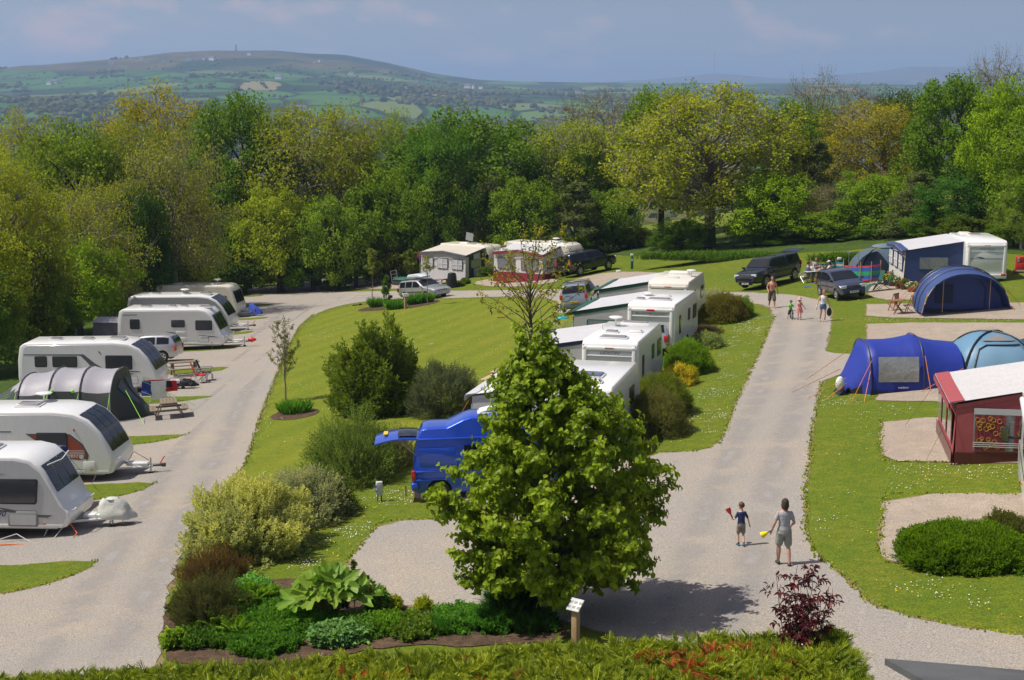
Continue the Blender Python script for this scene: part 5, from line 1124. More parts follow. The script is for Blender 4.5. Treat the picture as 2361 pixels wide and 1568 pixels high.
pb = c3+fwd(r3)*2.3-lft(r3)*1.55; pb.z = gz(pb.x, pb.y); t = MB().lathe([(.22, 0), (.25, .40), (.27, .42), (.20, .46), (.0, .47)], (0, 0, 0), 16).build('waste_container', MGREY, None); t.location = pb; setp(t, 'round grey waste-water container standing under the long white caravan side', 'container')
# white with three windows
LE = dict(side=SIDEW)
o, c4, r4 = left_caravan(503, 806, -4, 6.7, 'classic', 'white caravan with three dark side windows and red coupling cover, fourth from the front', side=SIDEW, wins=((2.05, 1.58, 1.05, .62), (.45, 1.66, .85, .46), (-2.25, 1.60, .62, .62)), hatches=((-1.9, 0, .7, .6), (-.2, 0, .45, .4), (.5, .1, .45, .4), (1.9, 0, .8, .55)), frontwin=(6.9, 8.5))
decal(o, [(1.6, .98), (2.6, .92), (3.0, .84), (2.3, .87)], ys, SWOOSH); decal(o, [(-.4, 1.16), (.35, 1.10), (.6, 1.0), (.1, 1.06)], ys, SWOOSH); text('LEXON', .15, o, (2.1, ys-.004, .80), (R(90), 0, 0), SWOOSH, .25); decal(o, [(-3.0, 2.18), (-2.1, 2.20), (-2.1, 2.16), (-3.0, 2.14)], ys, SWOOSH)
for dx, dz in ((.5, 1.12), (.5, .72)): MB().prism(rrect(dx+.1, dz, .62, .18, .02), ys+.002, ys-.01).build('vent_grille', WHITE, o, bevel=.004)
m = MB(); ellips(m, (4.75, 0, .55), (.28, .12, .13), 12); m.build('coupling_cover', RED, o)
pa = c4-fwd(r4)*4.2; pa.z = gz(pa.x, pa.y); a_ = empty('storage_tent', pa, r4, 'small dark grey storage tent behind the tail of the three-windowed caravan', 'tent')
def st(u, v): a = 2*math.pi*u; k_ = 1-.12*v; q_ = max(abs(math.cos(a)), abs(math.sin(a))); return (.85*math.cos(a)/q_*k_, 1.0*math.sin(a)/q_*k_, 2.0*v)
cloth(st, 24, 6, 'wall', fab('slate_canvas', (.13, .135, .15)), a_, wr=.03); cloth(lambda u, v: ((2*u-1)*.80, (2*v-1)*.92, 2.0+.22*(1-abs(2*v-1))), 8, 8, 'roof', F_LILAC, a_, wr=.02)
hp = MB().box((0, 0, .45), (.22, .18, .9)).build('hookup_post', mat('green_post', (.02, .16, .10), .5), None, bevel=.02); hp.location = G(249, 792); setp(hp, 'short green electric post behind the tail of the three-windowed caravan', 'hookup post'); MB().box((0, 0, .97), (.26, .22, .16)).build('cap', WHITE, hp, bevel=.02)
o, c5, r5 = left_caravan(517, 767, -5, 7.2, 'swept', 'white caravan with grey side panel and round roof dish, fifth from the front', side=mat('grey_side_panel', (.30, .31, .32), .35, coat=.3), twin=True, wins=((1.9, 1.5, 1.2, .62), (-.6, 1.55, .8, .5)), hatches=((-1.9, 0, .6, .6), (1.6, 0, .8, .6), (.2, 0, .4, .4)), dishx=.15, frontwin=(6.2, 9.5))
o, c6, r6 = left_caravan(536, 734, -7, 6.4, 'boxy', 'cream caravan with blue triangular hitch cover, farthest of the left row', body=CREAM, side=CREAM, wins=((1.9, 1.5, .9, .6),), hatches=((-1.8, 0, .5, .5), (.8, 0, .6, .5)), dishx=1.3, frontwin=(6.9, 8.2))
t = empty('hitch_cover', c6+fwd(r6)*4.15, r6, 'blue pointed hitch cover at the farthest cream caravan', 'hitch cover'); MB().add([(-.5, -.25, .35), (.6, -.3, .3), (.6, .3, .3), (-.5, .25, .35), (-.35, 0, 1.25), (.55, 0, .62)], [(0, 1, 5, 4), (2, 3, 4, 5), (1, 2, 5), (3, 0, 4), (3, 2, 1, 0)]).build('cover', fab('bright_blue_cover', (.02, .07, .45)), t, bevel=.03); MB().tube([(.5, 0, .35), (.52, 0, 0)], .02, 6).build('leg', STEEL, t)
# ------------------------------------------------------------------ caravans of the middle row, tails to the camera
def mid_caravan(U, V, deg, L_, W_, label, xy=None, **k):
    rz = R(deg); c = by_corner(U, V, rz, -L_/2, -W_/2, .5) if xy is None else Vector((xy[0], xy[1], 0))+fwd(rz)*L_/2+lft(rz)*W_/2
    c.z = gz(c.x, c.y)+.0; return caravan(c, rz, label, L_=L_, W_=W_, prof='boxy', front=False, hitch=False, **k), c, rz
oD, cD, rD = mid_caravan(1409, 1058, 76, 6.0, 2.28, 'white caravan half hidden by the big green tree, nearest of the middle row', wins=((.9, 1.55, 1.0, .65), (-1.4, 1.6, .7, .62)), side=SIDEW)
rear_face(oD, 6.0, 2.28); rooflight(oD, -1.0, 0, 2.52, .75, .95, mat('blue_rooflight', (.10, .11, .20), .1, coat=.8)); rooflight(oD, -2.2, .45, 2.52, .3, .5, WHITE); rooflight(oD, -2.2, -.45, 2.52, .3, .4, WHITE); dish(oD, -.7, .95, 2.52, s=.8)
oC, cC, rC = mid_caravan(1469, 926, 75, 6.2, 2.28, 'white caravan with silver dart on its tail panel, second of the middle row', wins=((1.9, 1.55, .9, .72), (.4, 1.60, .6, .62), (-1.9, 1.35, .42, .95)), side=SIDEW)
rear_face(oC, 6.2, 2.28, tx='LEXON'); [rooflight(oC, *a) for a in ((-2.3, 0, 2.52, .42, 1.1), (-.9, .35, 2.52, .3, .5), (2.0, -.1, 2.5, .4, 1.15), (-.6, -.6, 2.52, .3, .5, WHITE))]; dish(oC, .9, .55, 2.52); MB().tube([(-.2, .9, 2.5), (-.2, .9, 2.75)], .03, 8).build('aerial', WHITE, oC)
MB().prism([(-.35, 1.42), (.15, 1.45), (.42, 1.52), (.28, 1.40), (.0, 1.36)], -3.1-.025, -3.1-.04, plane='YZ').build('dart_emblem', SWOOSH, oC)
oB, cB, rB = mid_caravan(1554, 819, 73, 6.3, 2.28, 'white caravan with star burst on its tail panel, third of the middle row', wins=((2.0, 1.55, 1.0, .72), (.5, 1.6, .6, .6), (-1.8, 1.4, .45, .9)), side=SIDEW)
rear_face(oB, 6.3, 2.28, tx='MAGNUM CLASSIC', ts=.12); [rooflight(oB, *a) for a in ((-1.7, -.1, 2.52, .4, 1.1), (-1.8, .8, 2.52, .35, .4), (-.5, -.1, 2.52, .2, .6, WHITE))]; MB().lathe([(.24, 0), (.27, .06), (.1, .12)], (-.3, .75, 2.6), 14).build('flat_dome', WHITE, oB); MB().box((-3.26, 0, 2.22), (.03, .4, .05)).build('brake_light', REDL, oB)
m = MB()
for k_ in range(8): a = math.pi*k_/8; l = .55 if k_ == 1 else .2; m.prism([(-l*math.cos(a), 1.4-l*math.sin(a)*.6), (.012, 1.4-.012), (l*math.cos(a), 1.4+l*math.sin(a)*.6), (-.012, 1.4+.012)], -3.15-.024, -3.15-.034, plane='YZ')
m.build('star_emblem', SWOOSH, oB)
oA, cA, rA = mid_caravan(1586, 754, 74, 5.8, 2.2, 'cream caravan with bicycle rack on its tail, farthest of the middle row', wins=((1.6, 1.5, .9, .7), (-.9, 1.45, .6, .85)), side=CREAM, body=CREAM)
rear_face(oA, 5.8, 2.2, body=CREAM, panel=CREAM, win=True); rooflight(oA, .4, 0, 2.52, .35, 1.1, CREAM, .35); rooflight(oA, -1.2, .1, 2.52, .2, .7, WHITE); dish(oA, -.3, -.8, 2.52, s=.9)
m = MB(); [m.tube([(-2.95, y, 1.85), (-3.45, y, 1.95), (-3.45, y, 1.35), (-2.95, y, 1.2)], .02, 6) for y in (-.1, .75)]; [m.tube([(-3.45, -.15, z), (-3.45, .8, z)], .02, 6) for z in (1.4, 1.65, 1.92)]; m.build('bicycle_rack', ALLOY, oA)
awning(cD, rD, 'white awning of the caravan behind the big green tree', -2.4, 2.4, 1.14, 2.7, roof=F_WHITE, wall=F_GREYW, trim=F_GREYW, side=1)
awning(cC, rC, 'pale grey awning with navy valance on the second caravan of the middle row', -2.3, 2.6, 1.14, 2.6, roof=F_GREYW, trim=F_NAVY, side=1)
awning(cB, rB, 'grey-white awning with broad bottle-green edge on the third caravan of the middle row', -2.2, 2.6, 1.14, 2.9, roof=F_GREYW, trim=F_GREEN, side=1, hf=1.85, bandw=.3)
awning(cA, rA, 'grey-white awning with bottle-green edge on the farthest caravan of the middle row', -2.1, 2.5, 1.1, 2.9, roof=F_GREYW, trim=F_GREEN, side=1, hf=1.85, bandw=.3)
t = MB().box((0, 0, .12), (.9, .32, .10)).box((0, .1, .2), (.3, .3, .1)).build('wheel_lock_bag', SILV, None, bevel=.04); t.location = G(1592, 796); t.rotation_euler.z = .3; setp(t, 'grey bag lying on the gravel beside the third caravan of the middle row', 'bag')
# ------------------------------------------------------------------ the two awnings at the far side
rz = R(-37); p = G(1072, 643)
c = p-fwd(rz)*2.3+lft(rz)*(2.9+1.14); c.z = p.z+.05
o = caravan(c, rz, 'cream caravan with open roof light behind the grey gabled awning on the far side', L_=5.9, prof='boxy', body=CREAM, side=CREAM, wins=((2.3, 1.5, .7, .7),), hatches=((.9, 0, .5, .5),), front=False, hitch=False, group='caravans on the far side'); MB().box((-1.0, .2, 3.0), (.8, .04, .7), M=Matrix.Rotation(.15, 4, 'Y')).build('open_roof_light', mat('clear_acrylic', (.25, .28, .28), .1, coat=.8), o); rooflight(o, -1.0, .2, 2.5, .8, .7, CREAM)
awning(c, rz, 'cream roofed awning with grey gabled front, curtained windows and striped side', -2.6, 2.3, 1.14, 2.9, side=-1, apex=.28, hf=1.95, roof=F_CREAM, wall=F_GREYW, trim=fab('slate_edge', (.10, .11, .14)), stripe=fab('charcoal_canvas', (.05, .05, .06)), bandw=.12)
dec = empty('wind_spinner', c+fwd(rz)*-2.7-lft(rz)*4.2, 0, 'orange and purple flower spinner hanging at the grey gabled awning corner', 'spinner'); 
for k_, (m_, dz) in enumerate(((mat('orange_petal', (.8, .25, .02), .5), 1.85), (mat('purple_petal', (.5, .05, .4), .5), 1.55))):
    m = MB(); [m.prism([(0, dz), (.22*math.cos(a), dz+.22*math.sin(a)), (.25*math.cos(a+.35), dz+.25*math.sin(a+.35))], -.01, .01) for a in np.linspace(0, 5.5, 7)]; m.build('petals', m_, dec)
MB().tube([(0, 0, 0), (0, 0, 1.9)], .012, 5).build('rod', STEEL, dec)
rz = R(-33); p = G(1249, 647); c = p-fwd(rz)*2.1+lft(rz)*(2.8+1.14); c.z = p.z+.05
o = caravan(c, rz, 'white caravan with flat roof dome behind the wine-red awning', L_=6.6, prof='boxy', body=CREAM, side=CREAM, wins=(), hatches=((1.7, 0, .5, .5),), dishx=1.0, front=False, hitch=False, group='caravans on the far side'); MB().box((1.0, 0, 2.62), (1.0, .7, .18)).build('roof_box', WHITE, o, bevel=.05)
awning(c, rz, 'white awning with wine-red gable, posts and base beside the black pickup', -2.3, 2.1, 1.14, 2.8, side=-1, apex=.30, hf=1.95, roof=F_GREYW, wall=F_WHITE, trim=F_RED, base=F_RED, wins='none', bandw=.10)
# right-hand caravan and awning
rz = R(86); c = by_corner(2224, 657, rz, -2.9, 1.15, 1.0)
o = caravan(c, rz, 'white caravan with thin blue bird line on its tail, behind the slate-blue tunnel tent', L_=5.8, W_=2.3, prof='boxy', wins=(), hatches=((.3, 0, .5, .7),), front=False, hitch=False, group='caravans on the right'); rear_face(o, 5.8, 2.3, tx='CARAVELAIR', ts=.10); rooflight(o, 1.6, .3, 2.5, .9, .6, CREAM)
MB().box((-2.945, .0, 1.50), (.008, 1.9, .03)).prism([(.75, 1.62), (.2, 1.5), (-.15, 1.46), (.1, 1.52), (.3, 1.60)], -2.94, -2.95, plane='YZ').build('blue_line', mat('teal_decal', (.03, .12, .22), .3), o)
awning(c, rz, 'grey-roofed awning with blue walls and white-barred windows on the right', -2.2, 2.6, 1.15, 3.3, side=1, hf=1.85, apex=.15, roof=F_GREYW, fwall=fab('cream_wall', (.62, .60, .54)), wall=fab('mid_blue_canvas', (.045, .075, .20)), trim=fab('mid_blue_canvas', (.045, .075, .20)), base=F_RED, basez=.12)
# maroon awning at the right border
rz = R(80); p = G(2196, 1070); c = p+fwd(rz)*2.35-lft(rz)*(2.9+1.14); c.z = p.z-.05
o = caravan(c, rz, 'white caravan mostly outside the right border, carrying the maroon awning', L_=6.0, prof='boxy', front=False, hitch=False, group='caravans on the right')
aw = awning(c, rz, 'speckled white awning with maroon walls and ring-patterned curtains at the right border', -2.35, 2.35, 1.14, 2.9, side=1, hb=2.55, hf=1.95, roof=mat('speckled_white_canvas', (.54, .53, .53), .7, var=.05, dirt=.35), wall=fab('maroon_canvas', (.40, .085, .095)), trim=fab('maroon_canvas', (.40, .085, .095)), base=F_MAROON, wins='none', bandw=.42)
MAROONC = fab('ring_curtain', (.24, .035, .045), .1, .8, .6, 10)
f = MB().prism(rrect(0, 0, .1, .1, .02), 0, .01).build('window_surround', F_GREYW, aw); f.data.clear_geometry()
def wf(u, v, e): return (-2.35-.10-e, 1.14+2.35-2.1*u, .52+1.3*v)
cloth(lambda u, v: wf(u, v, 0), 10, 4, 'side_window', CLEAR, aw, wr=.004); cloth(lambda u, v: wf(u, .86+.14*v, .02), 10, 1, 'window_blind', F_GREYW, aw, wr=.002)
for u0 in (0.02, .56):
    cu = cloth(lambda u, v: (-2.35-.125-.012*math.sin(u*26), 1.14+2.35-2.1*(u0+.42*u), .54+1.08*v), 16, 4, 'ring_curtain', MAROONC, aw, wr=.003); m = MB()
    for k_ in range(26):
        yy = 1.14+2.35-2.1*(u0+.42*rnd.uniform(.08, .92)); zz = rnd.uniform(.62, 1.56); rr_ = rnd.uniform(.05, .075); m.tube([(-2.35-.145, yy+rr_*math.cos(a), zz+rr_*math.sin(a)) for a in np.linspace(0, 6.28, 13)], .007, 4, cap=False)
    rg_ = m.build('ring_pattern', None); bm = bmesh.new(); bm.from_mesh(cu.data); nf = len(bm.faces); bm.from_mesh(rg_.data); bm.faces.ensure_lookup_table()
    for f_ in bm.faces[nf:]: f_.material_index = 1
    bm.to_mesh(cu.data); bm.free(); cu.data.materials.append(mat('yellow_print', (.55, .36, .04), .7)); bpy.data.objects.remove(rg_)
m = MB(); [m.box((-2.35-.15, 1.14+1.3, z), (.01, 2.1, .02)) for z in (.66, .72, .78)]; m.build('window_piping', F_WHITE, aw)
# motorhome cut by the right border
rz = R(74); p = G(2346, 1128); L_ = 6.6; c = p-fwd(rz)*(L_/2-1.3)-lft(rz)*1.15; c.z = gz(c.x, c.y)
mh = empty('motorhome', c, rz, 'white motorhome with black-backed wing mirror cut off by the right border', 'motorhome')
MB().prism([(-3.3, .5), (-3.3, 2.75), (-3.1, 2.95), (2.0, 2.95), (2.5, 2.75), (2.55, 2.45), (2.2, 2.05), (2.1, 1.9), (2.75, 1.25), (3.25, 1.1), (3.35, .8), (3.35, .4), (2.9, .3), (-3.0, .3)], -1.13, 1.13).build('body', WHITE, mh, bevel=.07, segs=3)
window(mh, -.6, 1.75, 1.0, .6, 1.135, 1); window(mh, -2.3, 1.75, .8, .6, 1.135, 1); window(mh, 1.7, 2.45, .6, .3, 1.135, 1); window(mh, 2.15, 1.6, .65, .5, 1.135, 1, sk=-.3)
MB().prism([(-3.2, .95), (2.9, 1.05), (2.9, 1.0), (-3.2, .88)], 1.134, 1.142).build('green_stripe', mat('dark_green_stripe', (.02, .06, .04), .4), mh); MB().prism(rrect(-1.6, .75, .7, .4, .04), 1.134, 1.15).build('locker_door', CREAM, mh, bevel=.006)
MB().box((1.2, 1.16, .50), (1.2, .04, .05)).build('step_rail', ALLOY, mh); MB().tube([(-3.0, 1.2, 2.72), (.8, 1.2, 2.72)], .07, 8).build('wind_out_awning', WHITE, mh)
mr = MB().box((2.15, 1.32, 1.35), (.10, .40, .08)).box((2.15, 1.55, 1.40), (.12, .22, .42)).build('wing_mirror', BLACK, mh, bevel=.03); MB().box((2.08, 1.55, 1.42), (.02, .17, .34)).build('mirror_glass', CHROME, mr)
for wx_ in (-2.0, 2.3): wheel(mh, (wx_, 1.0, .34), .34, .2, side=1)
MB().box((-.2, 1.15, .62), (.12, .03, .05)).build('side_marker', AMBER, mh)
# ------------------------------------------------------------------ cars
van = car(by_corner(1015, 1157, R(2), -1.55, -.92, .8), R(2), 'metallic blue high-roof camper van with raised tailgate behind the big green tree', 4.75, 1.86, 2.0, VANP, 1.12, (-1.55, 1.40), .335, P_BLUE, [(-.75, .15), (.25, 1.15)], (1.9, 1.5), (-2.2, -2.19), rim=ALLOY, spokes=5, cat='van', name='camper_van', tum=.13, group=None, tilt=.5, tl=(.70, .16), B=.26, wtop=1.74)
for s in (-1, 1): MB().prism(rrect(-1.55, 1.42, 1.15, .58, .07), s*.925, s*.915).build('side_panel_recess', P_BLUE, van, bevel=.012, segs=2)
MB().box((-.45, 0, 1.96), (3.35, 1.74, .05)).build('roof_seam', P_BLUE, van, bevel=.02)
for z in (.98, .72): MB().box((0, 0, z), (4.5, 1.885, .03)).build('body_crease', P_BLUE, van, bevel=.012)
tg = MB()
def tgf(u, v): a = u; return (-2.1-1.35*a-.02, -.80+1.6*v, 1.98+.05*math.sin(math.pi*a)-.10*a*a+.05*(1-(2*v-1)**2))
tgo = cloth(tgf, 10, 8, 'tailgate', P_BLUE, van, th=.05, wr=0); cloth(lambda u, v: (lambda q: (q[0], q[1]*.82, q[2]+.058))(tgf(.05+.42*u, v)), 6, 6, 'tailgate_window', GLASS, tgo, wr=0, th=.004)
pl_ = MB().box((-3.15, 0, 2.055), (.13, .5, .02), M=Matrix.Rotation(0, 4, 'X')).build('number_plate', PLATEY, tgo); MB().tube([(-2.15, -.75, 1.4), (-2.75, -.72, 1.96)], .015, 6).build('gas_strut', STEEL, van)
rooflight(van, .05, 0, 2.55, .62, .55, mat('white_vent', (.75, .75, .78), .4), .2)
MB().box((-2.30, 0, .50), (.22, 1.78, .26)).build('rear_bumper', P_BLUE, van, bevel=.06, segs=3)
car(by_corner(960, 691, R(-50), .1, -.9, .7), R(-50), 'silver estate car with white roof box parked on the far road beside the iris clumps', 4.75, 1.80, 1.48, ESTATE, .92, (-1.38, 1.36), .31, P_SILVER, [(-2.0, -1.25), (-1.15, -.35), (-.25, .62)], (1.0, .28), (-2.30, -2.06), ('MD52 NLE', ''), rim=ALLOY, spokes=6, name='estate_car', rack=True)
est = [x for x in bpy.data.objects if x.name == 'estate_car'][0]; rb = empty('roof_box', est.matrix_world @ Vector((0, 0, 0)), 0, 'white roof box carried on the silver estate car', 'roof box'); bpy.context.view_layer.update(); rb.matrix_world = est.matrix_world @ Matrix.Translation((-.5, 0, 1.60)); MB().prism([(-.95, 0), (-1.0, .12), (-.8, .30), (.4, .32), (.95, .14), (1.0, .02)], -.42, .42).build('shell', mat('pale_blue_white_shell', (.60, .66, .70), .3, coat=.5), rb, bevel=.06, segs=3); MB().box((0, 0, .10), (1.98, .87, .02)).build('seam', DGREY, rb)
car(by_corner(1362, 722, R(79), -2.2, -.93, .7), R(79), 'silver four-wheel drive seen from behind with cycle bars on its roof, beside the green awnings', 4.57, 1.88, 1.72, SUVP, 1.12, (-1.35, 1.36), .36, P_SILVB, [(-1.95, -1.3), (-1.2, -.3), (-.2, .6)], (.9, .35), (-2.2, -2.04), ('', 'WV56 GWL'), low=P_GREYL, rim=ALLOY, spokes=6, name='four_wheel_drive', rack=True, grille=(.8, .3), tl=(.85, .16))
nav = car(by_corner(1375, 630, R(43), .0, -.93, .6), R(43), 'black pickup with hard cab cover beside the wine-red awning', 5.25, 1.85, 1.78, PICK, 1.14, (-1.65, 1.55), .38, P_BLACK, [(-2.3, -1.0), (-.7, .1), (.2, .95)], (1.25, .75), (-2.55, -2.46), low=None, rim=ALLOY, spokes=6, name='pickup', cat='pickup', rack=True, grille=(.88, .3), tl=(.9, .16), B=.36)
l2 = car(by_corner(1802, 657, R(226), 0, .9, .6), R(226), 'black pickup with raised rear hatch facing the camera beside the picnic party', 5.1, 1.82, 1.78, PICK, 1.14, (-1.6, 1.5), .38, P_BLACK, [(-2.3, -1.0), (-.7, .1), (.2, .95)], (1.25, .75), (-2.55, -2.46), ('LAR 7Y', ''), rim=ALLOY, spokes=6, name='pickup', cat='pickup', grille=(.86, .3), tl=(.9, .16), B=.36)
cloth(lambda u, v: (-2.4-.75*u, -.68+1.36*v, 1.78+.12*u), 5, 5, 'rear_hatch', GLASS, l2, th=.03, wr=0); MB().box((0, .98, .42), (1.9, .16, .05)).box((0, -.98, .42), (1.9, .16, .05)).build('side_step', ALLOY, l2)
car(by_corner(1970, 692, R(-79), 1.85, 0, .8), R(-79), 'blue-grey hatchback facing the camera on the grass beside the striped windbreak', 3.85, 1.68, 1.52, HATCH, .98, (-1.22, 1.22), .30, P_NAVY, [(-1.6, -.95), (-.85, -.05), (.02, .55)], (.92, .17), (-1.86, -1.62), ('WF57 EZU', ''), rim=ALLOY, spokes=7, name='hatchback', grille=(.70, .3), low=None)
car(by_corner(407, 838, R(176), -2.1, .88, .7), R(176), 'silver hatchback tail with tall red lamps between two white caravans on the left', 4.2, 1.76, 1.5, [(x*1.09, z) for x, z in HATCH], .98, (-1.3, 1.3), .31, P_SILVER, [(-1.7, -1.0), (-.9, .0), (.1, .7)], (1.0, .2), (-2.02, -1.78), name='hatchback')
car(by_corner(1547, 822, R(76), -2.1, -.87, .7), R(76), 'silver car showing one red tail lamp between two caravans of the middle row', 4.2, 1.74, 1.48, [(x*1.09, z) for x, z in HATCH], .98, (-1.3, 1.3), .31, P_SILVER, [(-1.7, -1.0), (-.9, .0), (.1, .7)], (1.0, .2), (-2.02, -1.78), name='hatchback')
# ------------------------------------------------------------------ tents on the right
p = G(2226, 722); o = empty('tunnel_tent', (p.x, p.y, p.z-.02), R(86), 'slate-blue tunnel tent with arched hood and orange guy ropes, beside the wooden bistro set', 'tent')
Wt = 4.4
tunnel(o, [(-.2, Wt-.1, 2.05, -.12), (.55, Wt+.1, 2.15, 0), (1.4, Wt+.1, 2.2, 0), (2.3, Wt, 2.15, 0), (3.6, 3.6, 1.7, 0), (4.6, 2.2, .9, 0)], F_NBLUE, F_NBLUE, -1, [1, 2, 3], p=2.15, sag=.03, seed=9, pole_m=DGREY)
cloth(lambda u, v: (lambda q: (.50, q[1]*(v*.88), q[2]*v*.86 if True else 0))(ring_pts(0, Wt, 2.1, 16, 2.15)[int(round(u*16))]), 16, 7, 'inner_front', fab('deep_blue_nylon', (.03, .055, .22), .2, .5, .8, 3.0), o, wr=.03)
MB().tube([(.47, -1.0, .02), (.46, -1.05, 1.2), (.45, -.7, 1.68)], .02, 5).build('door_zip', F_BLACK, o); cloth(lambda u, v: (.46, .55+.9*u, .45+.95*v), 4, 4, 'mesh_window', mat('dark_mesh', (.02, .03, .07), .8), o, wr=.01)
cloth(lambda u, v: (.44, -1.9+3.8*u, .02+.14*v), 12, 1, 'mud_wall', F_BLACK, o, wr=.01)
MB().tube([(.0, 1.15, 0), (-.1, 1.15, 1.75)], .018, 6).build('hood_pole', mat('wooden_pole', (.45, .28, .12), .7), o); MB().tube([(0, -1.15, 0), (-.1, -1.15, 1.72)], .018, 6).build('hood_pole', MC['wooden_pole'], o)
guys(o, [((-.1, 1.9, 1.1), (-1.0, 2.4, 0)), ((-.1, -1.9, 1.1), (-.9, -2.3, 0)), ((1.4, 2.1, 1.3), (1.2, 3.4, 0)), ((2.3, 2.1, 1.2), (2.4, 3.3, 0)), ((.5, -2.1, 1.2), (.6, -3.1, 0)), ((1.4, -2.1, 1.2), (1.6, -3.4, 0))], ORL, .012)
# royal blue tent
p = G(1949, 917); o = empty('tunnel_tent', (p.x+.2, p.y+1.7, p.z-.02), R(2), 'royal blue tent with large clear window and black mud wall on the right', 'tent')
tunnel(o, [(.0, 1.7, .35, 0), (.75, 3.1, 1.95, 0), (2.75, 3.3, 2.15, 0), (4.3, 3.3, 1.85, 0)], F_BLUE, F_BLACK, .22, [1, 2], p=2.7, sag=.04, seed=5, sub=6)
end_wall(o, 0, 1.7, .35, F_BLUE, -.25)
cloth(lambda u, v: (1.0+1.55*u, -1.66+.14*v**2, .60+.95*v), 8, 6, 'side_window', mat('glossy_clear_vinyl', (.30, .31, .30), .05, var=.35, vs=3, bump=1.0, bs=7, spec=1.0, coat=1.0), o, wr=.02, sc=5)
text('outdoor', .12, o, (1.95, -1.72, .40), (R(90), 0, 0), WHITE)
m = MB(); ellips(m, (-.28, -.9, .42), (.18, .14, .28), 10); m.build('white_bag', mat('white_plastic_bag', (.75, .78, .72), .4, bump=1, bs=10), o); cloth(lambda u, v: (-.15-.25*u, -1.2+.9*v, .30-.30*u), 6, 6, 'groundsheet_flap', F_BLACK, o, wr=.06)
cloth(lambda u, v: (.7+3.5*u, -1.70+.02*v, -.05+.30*v), 16, 2, 'mud_wall', F_BLACK, o, wr=.02)
guys(o, [((.75, -1.5, 1.4), (-.3, -2.7, 0)), ((.75, -1.4, 1.0), (.1, -3.0, 0)), ((2.75, -1.62, 1.6), (2.8, -2.7, 0)), ((4.3, -1.5, 1.1), (1.9, -2.2, 0)), ((0, -.7, .6), (-1.7, -1.7, 0)), ((0, .2, .8), (-2.0, -.4, 0)), ((.7, 1.4, 1.4), (-.9, 2.2, 0)), ((0, -.8, .4), (-1.1, -2.0, 0))], ORL, .013)
o2 = empty('dome_tent', (p.x+6.0, p.y+1.85, p.z), R(2), 'light blue dome tent with black crossed poles, joined to the royal blue tent', 'tent')
dome(o2, 3.9, 3.6, 2.25, F_SKY, seed=4, wr=.02)
dk = (3.9, 3.6, 2.25)
for ua in (.125, .375): MB().tube([dome_pt(*dk, ua, v, .03) for v in np.linspace(0, .97, 12)]+[dome_pt(*dk, ua+.5, v, .03) for v in np.linspace(.97, 0, 12)], .035, 6).build('pole_sleeve', F_BLACK, o2)
cloth(lambda u, v: dome_pt(*dk, .655+.19*u, .02+.60*v, .03), 10, 8, 'door', fab('paler_blue_nylon', (.22, .40, .55), .2), o2, wr=.015)
MB().tube([dome_pt(*dk, .655, v, .05) for v in np.linspace(.02, .55, 8)]+[dome_pt(*dk, u, .62, .05) for u in np.linspace(.68, .845, 6)], .03, 5).build('door_zip', F_BLACK, o2)
cloth(lambda u, v: dome_pt(*dk, .75+(u-.5)*.20*(1-v), .70+.18*v, .04), 5, 4, 'top_vent', MGREY, o2, wr=.002)
cloth(lambda u, v: dome_pt(*dk, .62+.26*u, .09*v, .045), 12, 2, 'mud_wall', F_BLACK, o2, wr=.006)
tunnel(o2, [(1.4, 3.4, 1.95, 0), (3.0, 3.2, 1.75, 0), (4.6, 2.8, 1.45, 0), (6.0, 1.8, .8, 0)], F_SKY, F_SKY, -1, [1], name='extension', p=2.2, sag=.05, seed=12, pole_m=F_SKY)
# blue-grey dome with porch
p = G(2022, 650); o = empty('dome_tent', (p.x+.9, p.y+2.6, gz(p.x, p.y+2.4)), R(0), 'blue-grey dome tent with raised porch behind the striped windbreak', 'tent')
dome(o, 4.2, 3.8, 1.95, F_TEAL, seed=14, wr=.02)
for ua in (.125, .375): MB().tube([dome_pt(4.2, 3.8, 1.95, ua, v, .02) for v in np.linspace(0, .97, 12)]+[dome_pt(4.2, 3.8, 1.95, ua+.5, v, .02) for v in np.linspace(.97, 0, 12)], .03, 6).build('pole_sleeve', F_BLACK, o)
m = MB(); ellips(m, (.1, 0, 1.93), (.8, .7, .2), 14); m.build('flysheet_cap', fab('pale_teal_nylon', (.14, .20, .24)), o)
cloth(lambda u, v: (-2.5+1.9*u, -1.9+1.0*v, 1.75+.25*math.sin(u*1.5)-.1*v), 8, 6, 'porch', F_TEAL, o, wr=.04); guys(o, [((-2.5, -1.9, 1.82), (-.6, -1.9, 2.02))], mat('yellow_rope', (.7, .5, .05), .7), .025)
for x in (-2.5, -1.9): MB().tube([(x, -1.9, 0), (x, -1.9, 1.8)], .016, 6).build('porch_pole', ALLOY, o)
